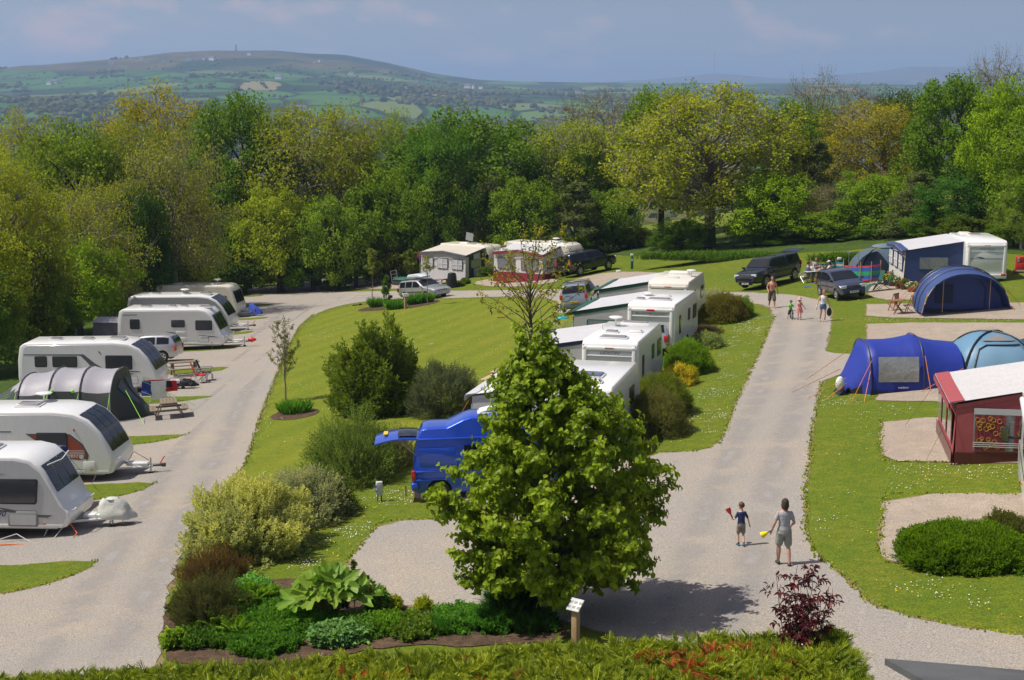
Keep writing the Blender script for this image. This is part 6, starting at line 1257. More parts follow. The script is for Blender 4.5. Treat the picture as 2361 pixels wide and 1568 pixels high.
# windbreaks
def windbreak(pts, bands, label, h=1.05):
    P3 = [G(*q) for q in pts]; base = P3[0]; o = empty('windbreak', base, 0, label, 'windbreak', 'striped windbreaks'); z0 = 0
    for i in range(len(bands)):
        m_ = bands[i]
        def fn(u, v):
            t = u*(len(P3)-1); k = min(int(t), len(P3)-2); q = P3[k].lerp(P3[k+1], t-k)-base; return (q.x, q.y+.03*math.sin(t*math.pi*2), q.z+h-(i+v)*(h-.08)/len(bands)-.03*math.sin(math.pi*(t-k))*(1-i/len(bands)))
        cloth(fn, 24, 1, 'stripe', m_, o, wr=.012, seed=1)
    for q in P3: d = q-base; MB().tube([d-Vector((0, 0, .1)), d+Vector((0, 0, h+.22))], .022, 6).build('stake', MC['wooden_pole'], o)
    return o
cb = fab('windbreak_blue', (.03, .12, .42)); cbn = fab('windbreak_brown', (.25, .10, .06)); cg = fab('windbreak_green', (.02, .35, .14)); cp = fab('windbreak_pink', (.55, .06, .14)); ct = fab('windbreak_teal', (.03, .20, .30)); cy_ = fab('windbreak_cream', (.5, .42, .25))
windbreak([(1890, 646), (1908, 644), (1926, 642), (1944, 642)], [ct, cy_, ct, cbn, cg, ct, cbn, ct], 'blue windbreak with thin brown and cream stripes behind the picnic party')
windbreak([(1944, 650), (1960, 650), (1983, 652), (2008, 651), (2029, 648)], [cp, cb, cb, cg, cg, cb, cb, cp], 'windbreak with broad pink, blue and green stripes beside the blue-grey dome')
# ------------------------------------------------------------------ campsite furniture
def bar(m, a, b, w_, t): 
    a, b = Vector(a), Vector(b); d = b-a; q = d.to_track_quat('X', 'Z').to_matrix().to_4x4(); return m.box((0, 0, 0), (d.length, w_, t), M=Matrix.Translation((a+b)/2) @ q)
def picnic_table(U, V, rz, label, m=WOODW, s_=1.0, group='A-frame picnic tables'):
    o = empty('picnic_table', G(U, V), rz, label, 'picnic table', group, tilt=.8); t = MB()
    for k_ in range(5): t.box((0, -.30+.15*k_, .74), (1.6, .135, .04))
    t.build('tabletop', m, o, bevel=.004, segs=1)
    for s in (-1, 1):
        b = MB(); [b.box((0, s*(.62+.15*k_), .44), (1.6, .135, .04)) for k_ in range(2)]; b.build('bench', m, o, bevel=.004, segs=1)
        f = MB(); bar(f, (s*.6, -.25, .72), (s*.6, -.62, 0), .09, .045); bar(f, (s*.6, .25, .72), (s*.6, .62, 0), .09, .045); f.box((s*.64, 0, .40), (.045, 1.5, .09)); f.box((s*.64, 0, .69), (.045, .66, .08)); f.build('leg_frame', m, o)
    o.scale = (s_, s_, s_); return o
picnic_table(391, 962, R(104), 'weathered timber picnic table on gravel beside the grey tunnel tent')
picnic_table(425, 866, R(20), 'weathered picnic table half hidden behind the laundry rack')
picnic_table(1168, 893, R(70), 'pale new timber picnic table on the lawn left of the big green tree', WOODN, 1.1)
picnic_table(1012, 665, R(-35), 'dark timber picnic table with things on it before the grey gabled awning')
# laundry rack
p = G(372, 925); o = empty('laundry_rack', p, R(10), 'white laundry rack hung with red, white and blue washing on the gravel', 'laundry rack'); m = MB()
m.tube([(-.55, -.2, 0), (.45, .2, .95)], .02, 6); m.tube([(.55, -.2, 0), (-.45, .2, .95)], .02, 6); m.tube([(-.5, .3, 0), (.3, -.3, .95)], .02, 6); m.tube([(.6, .3, 0), (-.3, -.3, .95)], .02, 6); 
for y in (-.35, 0, .35): m.tube([(-.85, y, 1.15), (-.3, y, .98), (.3, y, .98), (.85, y, 1.15)], .014, 5)
m.build('frame', ALLOY, o)
for x0_, x1_, y, z0_, c_, nm in ((-.85, -.45, -.35, .35, (.03, .05, .28), 'blue_towel'), (-.42, .25, -.36, .15, (.75, .75, .75), 'white_sheet'), (.28, .75, -.34, .55, (.55, .02, .03), 'red_shirt'), (-.8, .1, .0, .8, (.55, .02, .03), 'red_towel'), (.3, .5, -.37, .75, (.015, .015, .02), 'black_shorts')):
    cloth(lambda u, v: (x0_+(x1_-x0_)*u+.1*(1-v)*(u-.5), y-.05+.06*math.sin(v*3), z0_+(1.05-z0_)*v), 8, 8, nm, cl(nm, c_), o, wr=.05, sc=4)
def camp_chair(U, V, rz, label, seatc, frame=STEEL, group='folding camp chairs', s_=1.0, name='camp_chair'):
    o = empty(name, G(U, V), rz, label, 'camping chair', group, tilt=.7)
    cloth(lambda u, v: (-.27+.54*u, -.22+.46*v, .43-.05*math.sin(math.pi*u)-.02*v), 6, 5, 'seat', seatc, o, wr=.01)
    cloth(lambda u, v: (-.27+.54*u, .24+.20*v+.04*math.sin(math.pi*u), .42+.58*v), 6, 6, 'backrest', seatc, o, wr=.01)
    for s in (-1, 1):
        MB().tube([(s*.29, .27, 0), (-s*.24, -.24, .42)], .013, 6).build('leg', frame, o); MB().tube([(s*.29, -.27, 0), (s*.29, -.24, .62)], .013, 6).build('leg', frame, o)
        MB().tube([(s*.29, .22, .0), (s*.28, .26, .5), (s*.28, .46, 1.02)], .013, 6).build('back_pole', frame, o); MB().box((s*.30, -.02, .64), (.07, .52, .03)).build('armrest', frame, o, bevel=.01)
        m = MB(); m.tube([(-.27, s*.27, .03), (.27, s*.27, .40)], .011, 5); m.tube([(.27, s*.27, .03), (-.27, s*.27, .40)], .011, 5); m.build('cross_brace', frame, o)
    o.scale = (s_, s_, s_); return o
camp_chair(464, 883, R(110), 'red folding camp chair with black headrest on the left gravel', cl('red_chair_cloth', (.55, .02, .02)), s_=1.1); camp_chair(477, 878, R(95), 'red and black folding camp chair behind the other on the left gravel', cl('black_chair_cloth', (.02, .02, .02)), s_=1.1)
# chairs and table of the picnic party
CANV = cl('cream_chair_canvas', (.60, .54, .42)); GRC = cl('green_recliner_mesh', (.02, .09, .07))
ch1 = camp_chair(1859, 652, R(-80), 'cream director chair with a man in grey hoodie sitting in it', CANV, ALLOY); ch2 = camp_chair(1880, 640, R(15), 'pale chair at the far side of the picnic party table', CANV, ALLOY); ch3 = camp_chair(1913, 648, R(85), 'folding chair under the woman in the white cap', cl('white_chair_cloth', (.6, .6, .6)), ALLOY)
p = G(1884, 650); o = empty('folding_table', p, R(8), 'grey folding table with food between the seated people', 'table', tilt=.6); MB().box((0, 0, .70), (1.5, .75, .03)).build('tabletop', mat('grey_tabletop', (.45, .47, .48), .3), o, bevel=.01)
for x, y in ((-.6, -.3), (.6, -.3), (-.6, .3), (.6, .3)): MB().tube([(x, y, 0), (x*.8, y, .69)], .016, 6).build('leg', mat('blue_leg', (.08, .30, .50), .4) if x > 0 and y < 0 else ALLOY, o)
fd = empty('picnic_food', p+Vector((0, 0, .72)), 0, 'plates and packets laid out on the grey folding table', 'food'); 
for k_ in range(7): MB().lathe([(.09, 0), (.11, .02)] if k_ % 2 else [(.04, 0), (.045, .11)], (-.5+.16*k_, .12*math.sin(k_*2), 0), 10).build('plate' if k_ % 2 else 'cup', WHITE if k_ % 3 else RED, fd)
for U, V, lb in ((1862, 662, 'blue plastic bat lying on grass, left of two'), (1883, 652, 'blue plastic bat lying on grass, by the table leg')):
    o = MB().box((0, 0, .02), (.42, .16, .03)).box((.30, .05, .02), (.22, .04, .03)).build('toy_bat', BLUEP, None, bevel=.01); o.location = G(U, V); o.rotation_euler.z = .35; setp(o, lb, 'toy')
def recliner(U, V, rz, label):
    o = empty('recliner', G(U, V), rz, label, 'reclining chair', 'green reclining chairs', tilt=.7)
    cloth(lambda u, v: (-.25+.5*u, -.35+.6*v, .42+.04*v-.04*math.sin(math.pi*u)), 4, 5, 'seat', GRC, o); cloth(lambda u, v: (-.25+.5*u, .27+.30*v, .45+.72*v), 4, 6, 'backrest', GRC, o); cloth(lambda u, v: (-.25+.5*u, -.38-.22*v, .40-.33*v), 4, 3, 'leg_rest', GRC, o)
    for s in (-1, 1):
        MB().tube([(s*.28, .45, 0), (s*.28, -.40, .62)], .014, 6).build('leg', DGREY, o); MB().tube([(s*.28, -.45, 0), (s*.28, .30, .62)], .014, 6).build('leg', DGREY, o); MB().box((s*.29, -.05, .64), (.05, .5, .03)).build('armrest', BLACK, o, bevel=.01)
recliner(2018, 672, R(-75), 'green reclining chair nearer to the blue-grey hatchback'); recliner(2038, 670, R(-95), 'green reclining chair with high back nearer to the flower pots')
TEAK = mat('teak', (.22, .10, .045), .55, var=.3)
p = G(2072, 724); o = empty('bistro_table', p, 0, 'round wooden bistro table beside the slate-blue tunnel tent', 'table', tilt=.8); MB().lathe([(.42, 0), (.42, .03), (.0, .03)], (0, 0, .70), 20).build('tabletop', TEAK, o)
for a in (0, 1.57): c_, s2 = math.cos(a+.4), math.sin(a+.4); m = MB(); bar(m, (-.34*c_, -.34*s2, 0), (.26*c_, .26*s2, .70), .05, .03); bar(m, (.34*c_, .34*s2, 0), (-.26*c_, -.26*s2, .70), .05, .03); m.build('leg', TEAK, o)
def slat_chair(U, V, rz, label):
    o = empty('slatted_chair', G(U, V), rz, label, 'wooden chair', 'wooden bistro chairs', tilt=.8); m = MB(); [m.box((0, -.20+.085*k_, .44), (.42, .07, .02)) for k_ in range(5)]; m.build('seat', TEAK, o)
    m = MB(); [m.box((-.16+.08*k_, .25+.0, .68), (.05, .02, .42)) for k_ in range(5)]; m.box((0, .25, .90), (.44, .03, .05)); m.build('backrest', TEAK, o)
    for s in (-1, 1):
        m = MB(); bar(m, (s*.21, .25, .93), (s*.21, -.18, 0), .04, .03); m.build('leg', TEAK, o); m = MB(); bar(m, (s*.23, -.22, .44), (s*.23, .30, 0), .04, .03); m.build('leg', TEAK, o)
slat_chair(2060, 716, R(-140), 'wooden slatted bistro chair behind the round table'); slat_chair(2095, 723, R(-95), 'wooden slatted bistro chair between round table and slate-blue tent')
# flower pots
def pot_plant(U, V, r, label, fl=None, m=None, h=.35):
    o = empty('potted_plant', G(U, V), 0, label, 'flower pot', 'potted plants by the blue awning'); MB().lathe([(r*.7, 0), (r, .28), (r*1.05, .30), (r*.9, .30), (r*.9, .26), (0, .26)], (0, 0, 0), 14).build('pot', m or MC['terracotta'], o)
    n = 260; d = rdir(n); d[:, 2] = abs(d[:, 2]); P = d*np.array([r*1.2, r*1.2, h])*(.5+.5*RG.random((n, 1)))+np.array([0, 0, .3]); V_, F_, T_ = leafgeo(P, d+RG.normal(size=(n, 3))*.5, rdir(n), .09, .05); f = link_mesh('foliage', fast_mesh('foliage', V_, F_, T_), M_LEAF, o); f.color = (.12, .28, .03, 1)
    if fl: n = 70; d = rdir(n); d[:, 2] = abs(d[:, 2]); P = d*np.array([r*1.25, r*1.25, h*1.05])+np.array([0, 0, .32]); V_, F_, T_ = leafgeo(P, rdir(n), d, .06, .06); f = link_mesh('flowers', fast_mesh('flowers', V_, F_, T_), fl, o)
mat('terracotta', (.30, .11, .05), .8, var=.2); FW = mat('white_petals', (.8, .8, .78), .6); FY = mat('yellow_petals', (.85, .62, .02), .6); FR = mat('red_petals', (.6, .04, .03), .6)
pot_plant(2046, 658, .28, 'potted plant with yellow flowers on a dark stand nearest the recliners', FY, DGREY); pot_plant(2057, 660, .30, 'half barrel of green leaves third from the tent', None, mat('barrel', (.10, .07, .05), .7)); pot_plant(2072, 664, .26, 'white-flowered pot in front of the barred awning window', FW); pot_plant(2085, 668, .28, 'half barrel with mixed flowers left of the terracotta bowl', FR, MC['barrel']); pot_plant(2104, 673, .36, 'wide terracotta bowl of white flowers nearest the slate-blue tent', FW, None, .25)
def stool(U, V): 
    o = empty('round_stool', G(U, V), 0, 'small round brown table beside the flower pots', 'small table'); MB().lathe([(.35, .62), (.35, .66), (0, .66)], n=16).build('tabletop', TEAK, o); MB().tube([(0, 0, 0), (0, 0, .62)], .03, 6).build('leg', DGREY, o)
stool(2058, 652)
# fire point box
p = G(2350, 628); o = empty('fire_point', p, R(-5), 'red fire point box with blue and white notice at the right border', 'fire point'); MB().box((0, 0, .45), (.75, .5, .85)).build('lower_box', RED, o, bevel=.03); MB().box((0, 0, 1.15), (.70, .45, .52)).build('upper_box', RED, o, bevel=.03); MB().box((-.18, -.24, 1.15), (.20, .02, .42)).build('notice', mat('notice_white_blue', (.25, .40, .75), .4), o)
MB().box((-.18, -.255, 1.3), (.16, .01, .10)).build('notice_panel', FW, o); o.scale = (.66, .66, .66)
m = MB(); m.tube([(-.5, -.42, .09), (.8, -.45, .10)], .10, 8); lg = m.build('log', WOODW, None); lg.location = p; setp(lg, 'timber log lying in front of the red fire point box', 'log')
# electric posts
def hookup(U, V, label, h=.95, mcol=None, cap=True):
    o = empty('hookup_post', G(U, V), rnd.uniform(-.2, .2), label, 'hookup post', 'electric hookup posts'); MB().box((0, 0, h*.45), (.20, .17, h*.9)).build('post', mcol, o, bevel=.015); MB().box((0, 0, h), (.26, .22, .16)).build('cap', WHITE, o, bevel=.03); MB().box((0, -.09, h*.62), (.12, .02, .14)).build('socket', WHITE, o, bevel=.01)
hookup(1457, 620, 'green electric hookup post with white cap on the far grass right of the black pickup', 1.1, MC['green_post']); hookup(1934, 640, 'green electric hookup post with white cap behind the striped windbreaks', 1.2, MC['green_post'])
p = G(875, 1156); o = empty('hookup_post', p, R(12), 'white twin-socket hookup box on two stakes beside the blue camper van', 'hookup post', 'electric hookup posts'); MB().box((0, 0, .42), (.20, .16, .42)).build('box', mat('offwhite_plastic', (.62, .62, .58), .5, dirt=.2), o, bevel=.02); MB().box((-.09, -.03, .34), (.08, .09, .09)).build('blue_socket', BLUEP, o, bevel=.02); MB().box((-.09, -.03, .50), (.08, .09, .09)).build('blue_socket', BLUEP, o, bevel=.02)
for x in (-.05, .06): MB().box((x, 0, .11), (.035, .03, .24)).build('stake', DGREY, o)
MB().box((0.02, -.085, .46), (.13, .01, .2)).build('cover', LTXT, o)
m = MB().box((0, 0, .16), (.04, .04, .34)).build('marker_peg', MGREY, None); m.location = G(936, 1143); setp(m, 'thin grey marker peg in the grass behind the blue camper van', 'peg')
for U, V, lb in ((1055, 1409, 'short dark label stake at the gravel edge'), (979, 1440, 'small slate-blue label stake in the flower bed')): m = MB().box((0, 0, .14), (.06, .02, .30)).build('label_stake', MGREY, None); m.location = G(U, V); setp(m, lb, 'stake')
# signs on posts
def post_sign(U, V, h, label, tilt_=.9, rz=.3, w_=.42, pr=.07, name='information_post'):
    o = empty(name, G(U, V), rz, label, 'information post', 'sloped notice posts'); MB().box((0, 0, h/2), (pr*2, pr*2, h)).build('post', mat('post_timber', (.36, .24, .13), .8, var=.3), o, bevel=.012)
    b = MB().box((0, 0, 0), (w_, .30, .03), M=Matrix.Translation((0, -.02, h+.06)) @ Matrix.Rotation(tilt_, 4, 'X')).build('panel', mat('notice_panel_grey', (.50, .51, .50), .4, dirt=.2), o, bevel=.004)
    m = MB(); [m.box((-.12+.12*(k_ % 3), -.06+.11*(k_//3), .018), (.08, .06, .004), M=Matrix.Translation((0, -.02, h+.06)) @ Matrix.Rotation(tilt_, 4, 'X')) for k_ in range(6)]; m.build('printed_pictures', DGREY, b); return o
post_sign(1327, 1500, .95, 'timber post with sloped picture notice in front of the big green tree', .75, R(-38), .32, .07); post_sign(935, 712, .95, 'timber post with white sloped board between the iris clumps', .8, .5, .45, .08); post_sign(545, 648, .9, 'white notice board on a post at the foot of the left wood', 1.1, .1); post_sign(520, 660, .8, 'grey sloped notice board left of the white one at the wood', .6, .8); post_sign(975, 634, .7, 'small white notice board near the grey gabled awning', 1.3, 0, .3)
# trailer, barbecue, things before the grey awning
p = G(935, 668); o = empty('trailer', p, R(-25), 'small trailer with green cover and ladder behind the silver estate car', 'trailer'); MB().box((0, 0, .62), (1.9, 1.1, .42)).build('body', DGREY, o, bevel=.02); cloth(lambda u, v: (-.98+1.96*u, -.58+1.16*v, .86+.22*math.sin(math.pi*v)*(.5+u)), 8, 8, 'cover', F_GREEN, o, wr=.03)
for s in (-1, 1): wheel(o, (0, s*.62, .27), .27, .15, side=s)
MB().tube([(.95, 0, .5), (2.0, 0, .42)], .04, 6).build('drawbar', STEEL, o); m = MB(); [m.tube([(-1.0, y, .6), (-1.15, y, 1.55)], .02, 5) for y in (-.5, .5)]; [m.tube([(-1.0-.15*z, -.5, .6+.95*z), (-1.0-.15*z, .5, .6+.95*z)], .018, 5) for z in (.4, .7, 1.0)]; m.build('ladder', ALLOY, o)
p = G(1042, 664); o = empty('barbecue', p, 0, 'barbecue under a black cover in front of the grey gabled awning', 'barbecue'); cloth(lambda u, v: (.42*(1-.25*v**3)*math.cos(6.283*u), .30*(1-.25*v**3)*math.sin(6.283*u), .05+1.15*v), 20, 6, 'cover', F_BLACK, o, wr=.03, sc=4); m = MB(); ellips(m, (0, 0, 1.15), (.32, .24, .12), 12); m.build('hood', F_BLACK, o)
# rotary dryer and pink laundry in the middle
p = G(1300, 785); o = empty('rotary_dryer', p, .3, 'half-folded grey rotary clothes dryer beside the navy-edged awning', 'clothes dryer'); MB().tube([(0, 0, 0), (0, 0, 1.0)], .02, 6).build('pole', ALLOY, o)
for k_ in range(4): a = .5+1.57*k_; MB().tube([(0, 0, .55), (1.15*math.cos(a), 1.15*math.sin(a), 1.05)], .014, 5).build('arm', ALLOY, o)
for r_ in (.5, .8, 1.1): m = MB(); m.tube([(r_*math.cos(.5+1.57*k_), r_*math.sin(.5+1.57*k_), .55+.44*r_) for k_ in range(5)], .008, 4); m.build('line', ALLOY, o)
o = empty('laundry_heap', G(1325, 792), 0, 'pale pink washing heaped beside the rotary dryer', 'washing'); cloth(lambda u, v: (.45*math.cos(6.283*u)*(1-.7*v*v)+.2, .4*math.sin(6.283*u)*(1-.7*v*v), .05+.8*v), 16, 7, 'cloth', cl('pink_cloth', (.62, .48, .52)), o, wr=.12, sc=4)
o = empty('folded_chair', G(1140, 935), .5, 'pale green folded garden chair left of the big green tree', 'chair'); cloth(lambda u, v: (-.3+.6*u, -.3+.5*v, .15+.55*v), 4, 4, 'seat', cl('pale_green_cloth', (.30, .45, .38)), o); cloth(lambda u, v: (-.3+.6*u, .2+.1*v, .70+.35*v), 4, 4, 'backrest', MC['pale_green_cloth'], o); MB().tube([(-.3, -.3, 0), (.3, .3, .7)], .015, 5).build('leg', ALLOY, o)
o = empty('wind_chime', G(1152, 925), 0, 'silver tubular wind chime on a stake by the new picnic table', 'wind chime'); MB().tube([(0, .05, 0), (0, .05, 1.45)], .012, 5).build('stake', DGREY, o); [MB().tube([(x, 0, .75+.05*abs(x)*10), (x, 0, 1.4)], .016, 6).build('tube', ALLOY, o) for x in (-.10, -.04, .03, .09)]
o = empty('bird_feeder', G(1216, 805), 0, 'dark hanging bird feeder beside the thin tree on the lawn', 'bird feeder'); MB().tube([(-.3, 0, 0), (-.3, 0, 1.35), (-.2, 0, 1.45), (-.12, 0, 1.4)], .012, 5).build('crook', DGREY, o); MB().lathe([(.05, 1.05), (.07, 1.1), (.07, 1.3), (.1, 1.32), (.02, 1.4)], (-.12, 0, 0), 10).build('feeder', BLACK, o)
o = empty('swingball_toy', G(1298, 735), 0, 'green pole toy on a turquoise base beside the silver four-wheel drive', 'toy'); MB().lathe([(.34, 0), (.30, .10), (.08, .14)], n=14).build('base', mat('turquoise_plastic', (.02, .45, .60), .4), o); MB().tube([(0, 0, .1), (0, 0, 1.5)], .022, 6).build('pole', mat('bright_green_plastic', (.15, .55, .08), .4), o); MB().lathe([(.1, 0), (.1, .04)], (.6, .1, .05), 10).build('bat', RED, o)
m = MB().box((0, 0, .03), (.75, .05, .05)).build('toy_mallet', RED, None); m.location = G(1160, 733); setp(m, 'red toy stick lying on the lawn', 'toy')
m = MB().box((0, 0, .09), (.35, .22, .18)).build('concrete_block', FW, None, bevel=.02); m.location = G(1426, 629); setp(m, 'white block on the grass near the front of the cab-covered pickup', 'block')
def bike(U, V, rz, label, s_=1.0, fc=ORL, lying=True, group=None, loc=None):
    o = empty('child_bicycle', G(U, V) if loc is None else loc, rz, label, 'bicycle', group); r = .20
    for x in (-.38, .38): 
        w_ = MB(); w_.tube([(x+r*math.cos(a), 0, r+r*math.sin(a)) for a in np.linspace(0, 6.283, 17)], .022, 6, cap=False); w_.build('wheel', TYRE, o); m = MB(); [m.tube([(x, 0, r), (x+r*math.cos(a), 0, r+r*math.sin(a))], .005, 4) for a in np.linspace(0, 5.5, 7)]; m.build('spokes', ALLOY, o)
    f = MB(); f.tube([(-.38, 0, r), (-.10, 0, .32), (.28, 0, .46), (.38, 0, r)], .02, 6); f.tube([(-.10, 0, .32), (-.16, 0, .46)], .02, 6); f.tube([(.28, 0, .46), (.25, 0, .58)], .018, 6); f.build('frame', fc, o)
    MB().box((-.17, 0, .48), (.20, .12, .05)).build('saddle', BLACK, o, bevel=.02); MB().tube([(.25, -.22, .60), (.24, 0, .58), (.25, .22, .60)], .015, 6).build('handlebar', BLACK, o); o.scale = (s_,)*3; return o
b = bike(828, 703, R(35), 'orange and white child bicycle lying on the edge of the lawn', 1.2); b.rotation_euler = (R(78), 0, R(35))
# ------------------------------------------------------------------ people
W = lambda **k: k
TEEG = cl('grey_marl_cotton', (.36, .37, .39)); SHG = cl('grey_shorts_cotton', (.27, .28, .25)); NAVYC = cl('navy_cotton', (.025, .035, .12)); STONE = cl('stone_shorts', (.22, .20, .16)); CAMO = mat('camouflage_cotton', (.10, .085, .055), .9, var=.7, vs=14, bump=.5)
WVEST = cl('white_vest_cotton', (.72, .70, .76)); DENIM = cl('denim', (.10, .16, .27)); LIMET = cl('lime_tee', (.12, .55, .04)); BLKT = cl('dark_shorts', (.02, .025, .04)); HOOD = cl('slate_hoodie', (.10, .12, .19)); GREYV = cl('grey_vest', (.50, .48, .47)); CHEQ = cl('check_shirt', (.32, .33, .36)); BROWNSH = mat('brown_leather', (.06, .05, .035), .7); SANDB = mat('tan_sandal', (.20, .09, .05), .7)
pw, VW, _ = person(G(1806, 1303), R(2), 1.66, 'woman in grey t-shirt and grey shorts walking away, holding a yellow cup launcher', W(kL=(-.11, .10, .50), aL=(-.12, .07, .10), tL=(-.13, .20, .035), kR=(.11, -.02, .50), aR=(.12, -.16, .10), tR=(.13, -.03, .035), eL=(-.26, -.04, 1.13), wL=(-.31, .06, .92), eR=(.25, -.02, 1.13), wR=(.22, .16, 1.02)), TEEG, .55, SHG, .80, HAIRB, .5, BROWNSH, SKIN, 1.06, .009, female=True, look=(.15, 0), hold='L')
pb_, VB, _ = person(G(1708, 1259), R(12), 1.12, 'small boy in navy t-shirt walking away, holding a red cup launcher', W(kL=(-.09, .10, .48), aL=(-.09, .02, .09), tL=(-.10, .16, .03), kR=(.09, .00, .48), aR=(.05, -.22, .14), tR=(.06, -.10, .05), eL=(-.27, .0, 1.15), wL=(-.28, .22, 1.10), eR=(.27, -.03, 1.12), wR=(.34, .0, .90)), NAVYC, .75, STONE, .78, HAIRS, 0, mat('blue_trainer', (.02, .09, .16), .6), SKINP, .95, .011, kid=True, look=(.5, -.15), sockc=cl('purple_sock', (.06, .02, .08)), hold='L')
def launcher(man, wr, col, label, d, s_=1.0):
    bpy.context.view_layer.update(); w0 = man.matrix_world @ wr; o = empty('cup_launcher', w0+Vector(d)*.08, 0, label, 'toy'); q = Vector((0, 0, 1)).rotation_difference(Vector(d)); o.rotation_euler = q.to_euler()
    MB().tube([(0, 0, -.12), (0, 0, .05)], .018, 6).build('handle', BLACK, o); m = MB(); prof = [(.025, .03), (.05, .07), (.085, .13), (.105, .21)]; m.lathe([(a*s_, b) for a, b in prof]+[(a*s_-.006, b) for a, b in reversed(prof)], n=16, cap=False); m.build('basket', col, o)
launcher(pw, VW['wL'], mat('yellow_plastic', (.80, .65, .01), .35), 'yellow basket-like launcher in the hand of the woman in grey', Vector((-.75, .1, -.45)).normalized(), .8); launcher(pb_, VB['wL'], RED, 'red basket-like launcher in the hand of the small boy', Vector((-.45, .25, .85)).normalized(), .7)
pm, VM, _ = person(G(1779, 711), R(176), 1.80, 'shirtless man in camouflage shorts walking towards the camera', W(kL=(-.12, .16, .50), aL=(-.14, .22, .10), tL=(-.16, .34, .04), kR=(.11, -.02, .49), aR=(.12, -.20, .12), tR=(.13, -.07, .04), eL=(-.27, -.06, 1.14), wL=(-.30, -.02, .88), eR=(.27, .04, 1.14), wR=(.22, .20, .98)), None, 0, CAMO, 1.0, HAIRS, 0, SANDB, SKINR, 1.05, .012, look=(0, -.15), sandal=True)
pf, VF, _ = person(G(1897, 742), R(182), 1.66, 'woman in white vest and denim shorts walking towards the camera', W(kL=(-.09, .08, .50), aL=(-.08, .10, .10), tL=(-.09, .22, .04), kR=(.10, -.02, .50), aR=(.12, -.18, .11), tR=(.13, -.06, .04), eL=(-.27, -.02, 1.14), wL=(-.32, .04, .90), eR=(.28, -.02, 1.14), wR=(.34, .06, .92)), WVEST, 0, DENIM, .40, HAIRL, .9, SANDB, SKINP, .98, .012, female=True, look=(.1, -.5), sandal=True)
bpy.context.view_layer.update()
w0 = pf.matrix_world @ VF['wL']; m = MB(); ellips(m, (0, 0, -.28), (.13, .06, .22), 12); m.tube([(-.06, 0, -.12), (0, 0, .0), (.06, 0, -.12)], .012, 5); o = m.build('handbag', F_BLACK, None); o.location = w0-Vector((0, .02, .06)); setp(o, 'black bag hanging from the hand of the woman in denim shorts', 'bag')
w0 = pf.matrix_world @ VF['wR']; o = MB().box((0, 0, -.12), (.05, .13, .20)).build('book', mat('cream_paper', (.6, .58, .48), .7), None, bevel=.006); o.location = w0-Vector((.03, .03, .02)); o.rotation_euler.x = .3; setp(o, 'cream book in the hand of the woman in denim shorts', 'book')
pk = G(1824, 736); bk = bike(0, 0, R(-92), 'small white and blue balance bike ridden by the boy in the lime t-shirt', .82, mat('pale_blue_frame', (.45, .55, .75), .3), loc=pk)
person(pk+Vector((-.02, .10, .0)), R(178), .96, 'small boy in lime t-shirt and grey hat riding a balance bike', W(hipL=(-.10, 0, .86), hipR=(.10, 0, .86), kL=(-.20, .16, .50), aL=(-.26, .06, .10), tL=(-.28, .20, .04), kR=(.20, .12, .48), aR=(.26, -.06, .10), tR=(.28, .08, .04), eL=(-.27, .14, 1.18), wL=(-.22, .36, 1.06), eR=(.27, .14, 1.18), wR=(.22, .36, 1.06)), LIMET, .8, BLKT, .9, HAIRS, 0, mat('green_shoe', (.08, .12, .03), .7), SKINP, 1.0, .014, kid=True, hat=(cl('grey_green_hat', (.12, .14, .10)), 'sun'), lean=.12)
DRS = mat('flower_print_dress', (.60, .16, .16), .85, var=.75, vs=16, bump=.4)
person(G(1843, 738), R(180), 1.14, 'small girl in pink sun hat and orange patterned dress walking on the road', W(kL=(-.09, .08, .49), aL=(-.09, .10, .10), tL=(-.10, .22, .04), kR=(.09, .0, .49), aR=(.10, -.15, .11), tR=(.11, -.03, .04), eL=(-.28, -.02, 1.14), wL=(-.40, .02, .98), eR=(.25, .10, 1.16), wR=(.18, .28, 1.05)), None, 0, None, .4, HAIRL, .5, INK, SKINP, .95, .013, kid=True, female=True, dress=DRS, hat=(cl('pink_hat', (.72, .34, .34)), 'brim'))
SEAT = lambda **k: dict(dict(drop=-.43, hipL=(-.09, .0, .90), hipR=(.09, .0, .90), kL=(-.12, .42, .50), kR=(.12, .42, .50), aL=(-.12, .40, .09), aR=(.12, .40, .09), tL=(-.13, .54, .03), tR=(.13, .54, .03)), **k)
bpy.context.view_layer.update()
person(ch1.location+Vector((.0, 0, 0)), R(-80), 1.78, 'seated man in slate hoodie with dark hair at the folding table', SEAT(eL=(-.26, .22, 1.16), wL=(-.16, .48, 1.14), eR=(.26, .22, 1.16), wR=(.16, .48, 1.14)), HOOD, 1.9, STONE, 1.0, HAIRB, 0, BLACK, SKIN, 1.1, .013, lean=.15)
person(ch2.location+Vector((0, 0, 0)), R(195), 1.68, 'seated person in pale shirt and sunglasses at the far side of the folding table', SEAT(eL=(-.25, .20, 1.12), wL=(-.08, .34, 1.18), eR=(.25, .20, 1.12), wR=(.08, .34, 1.20)), CHEQ, 1.0, STONE, 1.0, HAIRB, .6, BLACK, SKIN, 1.0, .013, female=True)
person(ch3.location+Vector((0, 0, 0)), R(85), 1.68, 'seated woman in grey vest and white cap reaching over the folding table', SEAT(kL=(-.12, .42, .46), aL=(-.12, .55, .06), tL=(-.12, .68, .03), eL=(-.25, .22, 1.20), wL=(-.16, .45, 1.28), eR=(.25, .20, 1.16), wR=(.14, .42, 1.18)), GREYV, 0, STONE, .5, HAIRB, .7, SANDB, SKINP, 1.05, .013, female=True, hat=(cl('white_cap', (.6, .58, .52)), 'cap'), lean=.1)
ch2.rotation_euler.z = R(15)
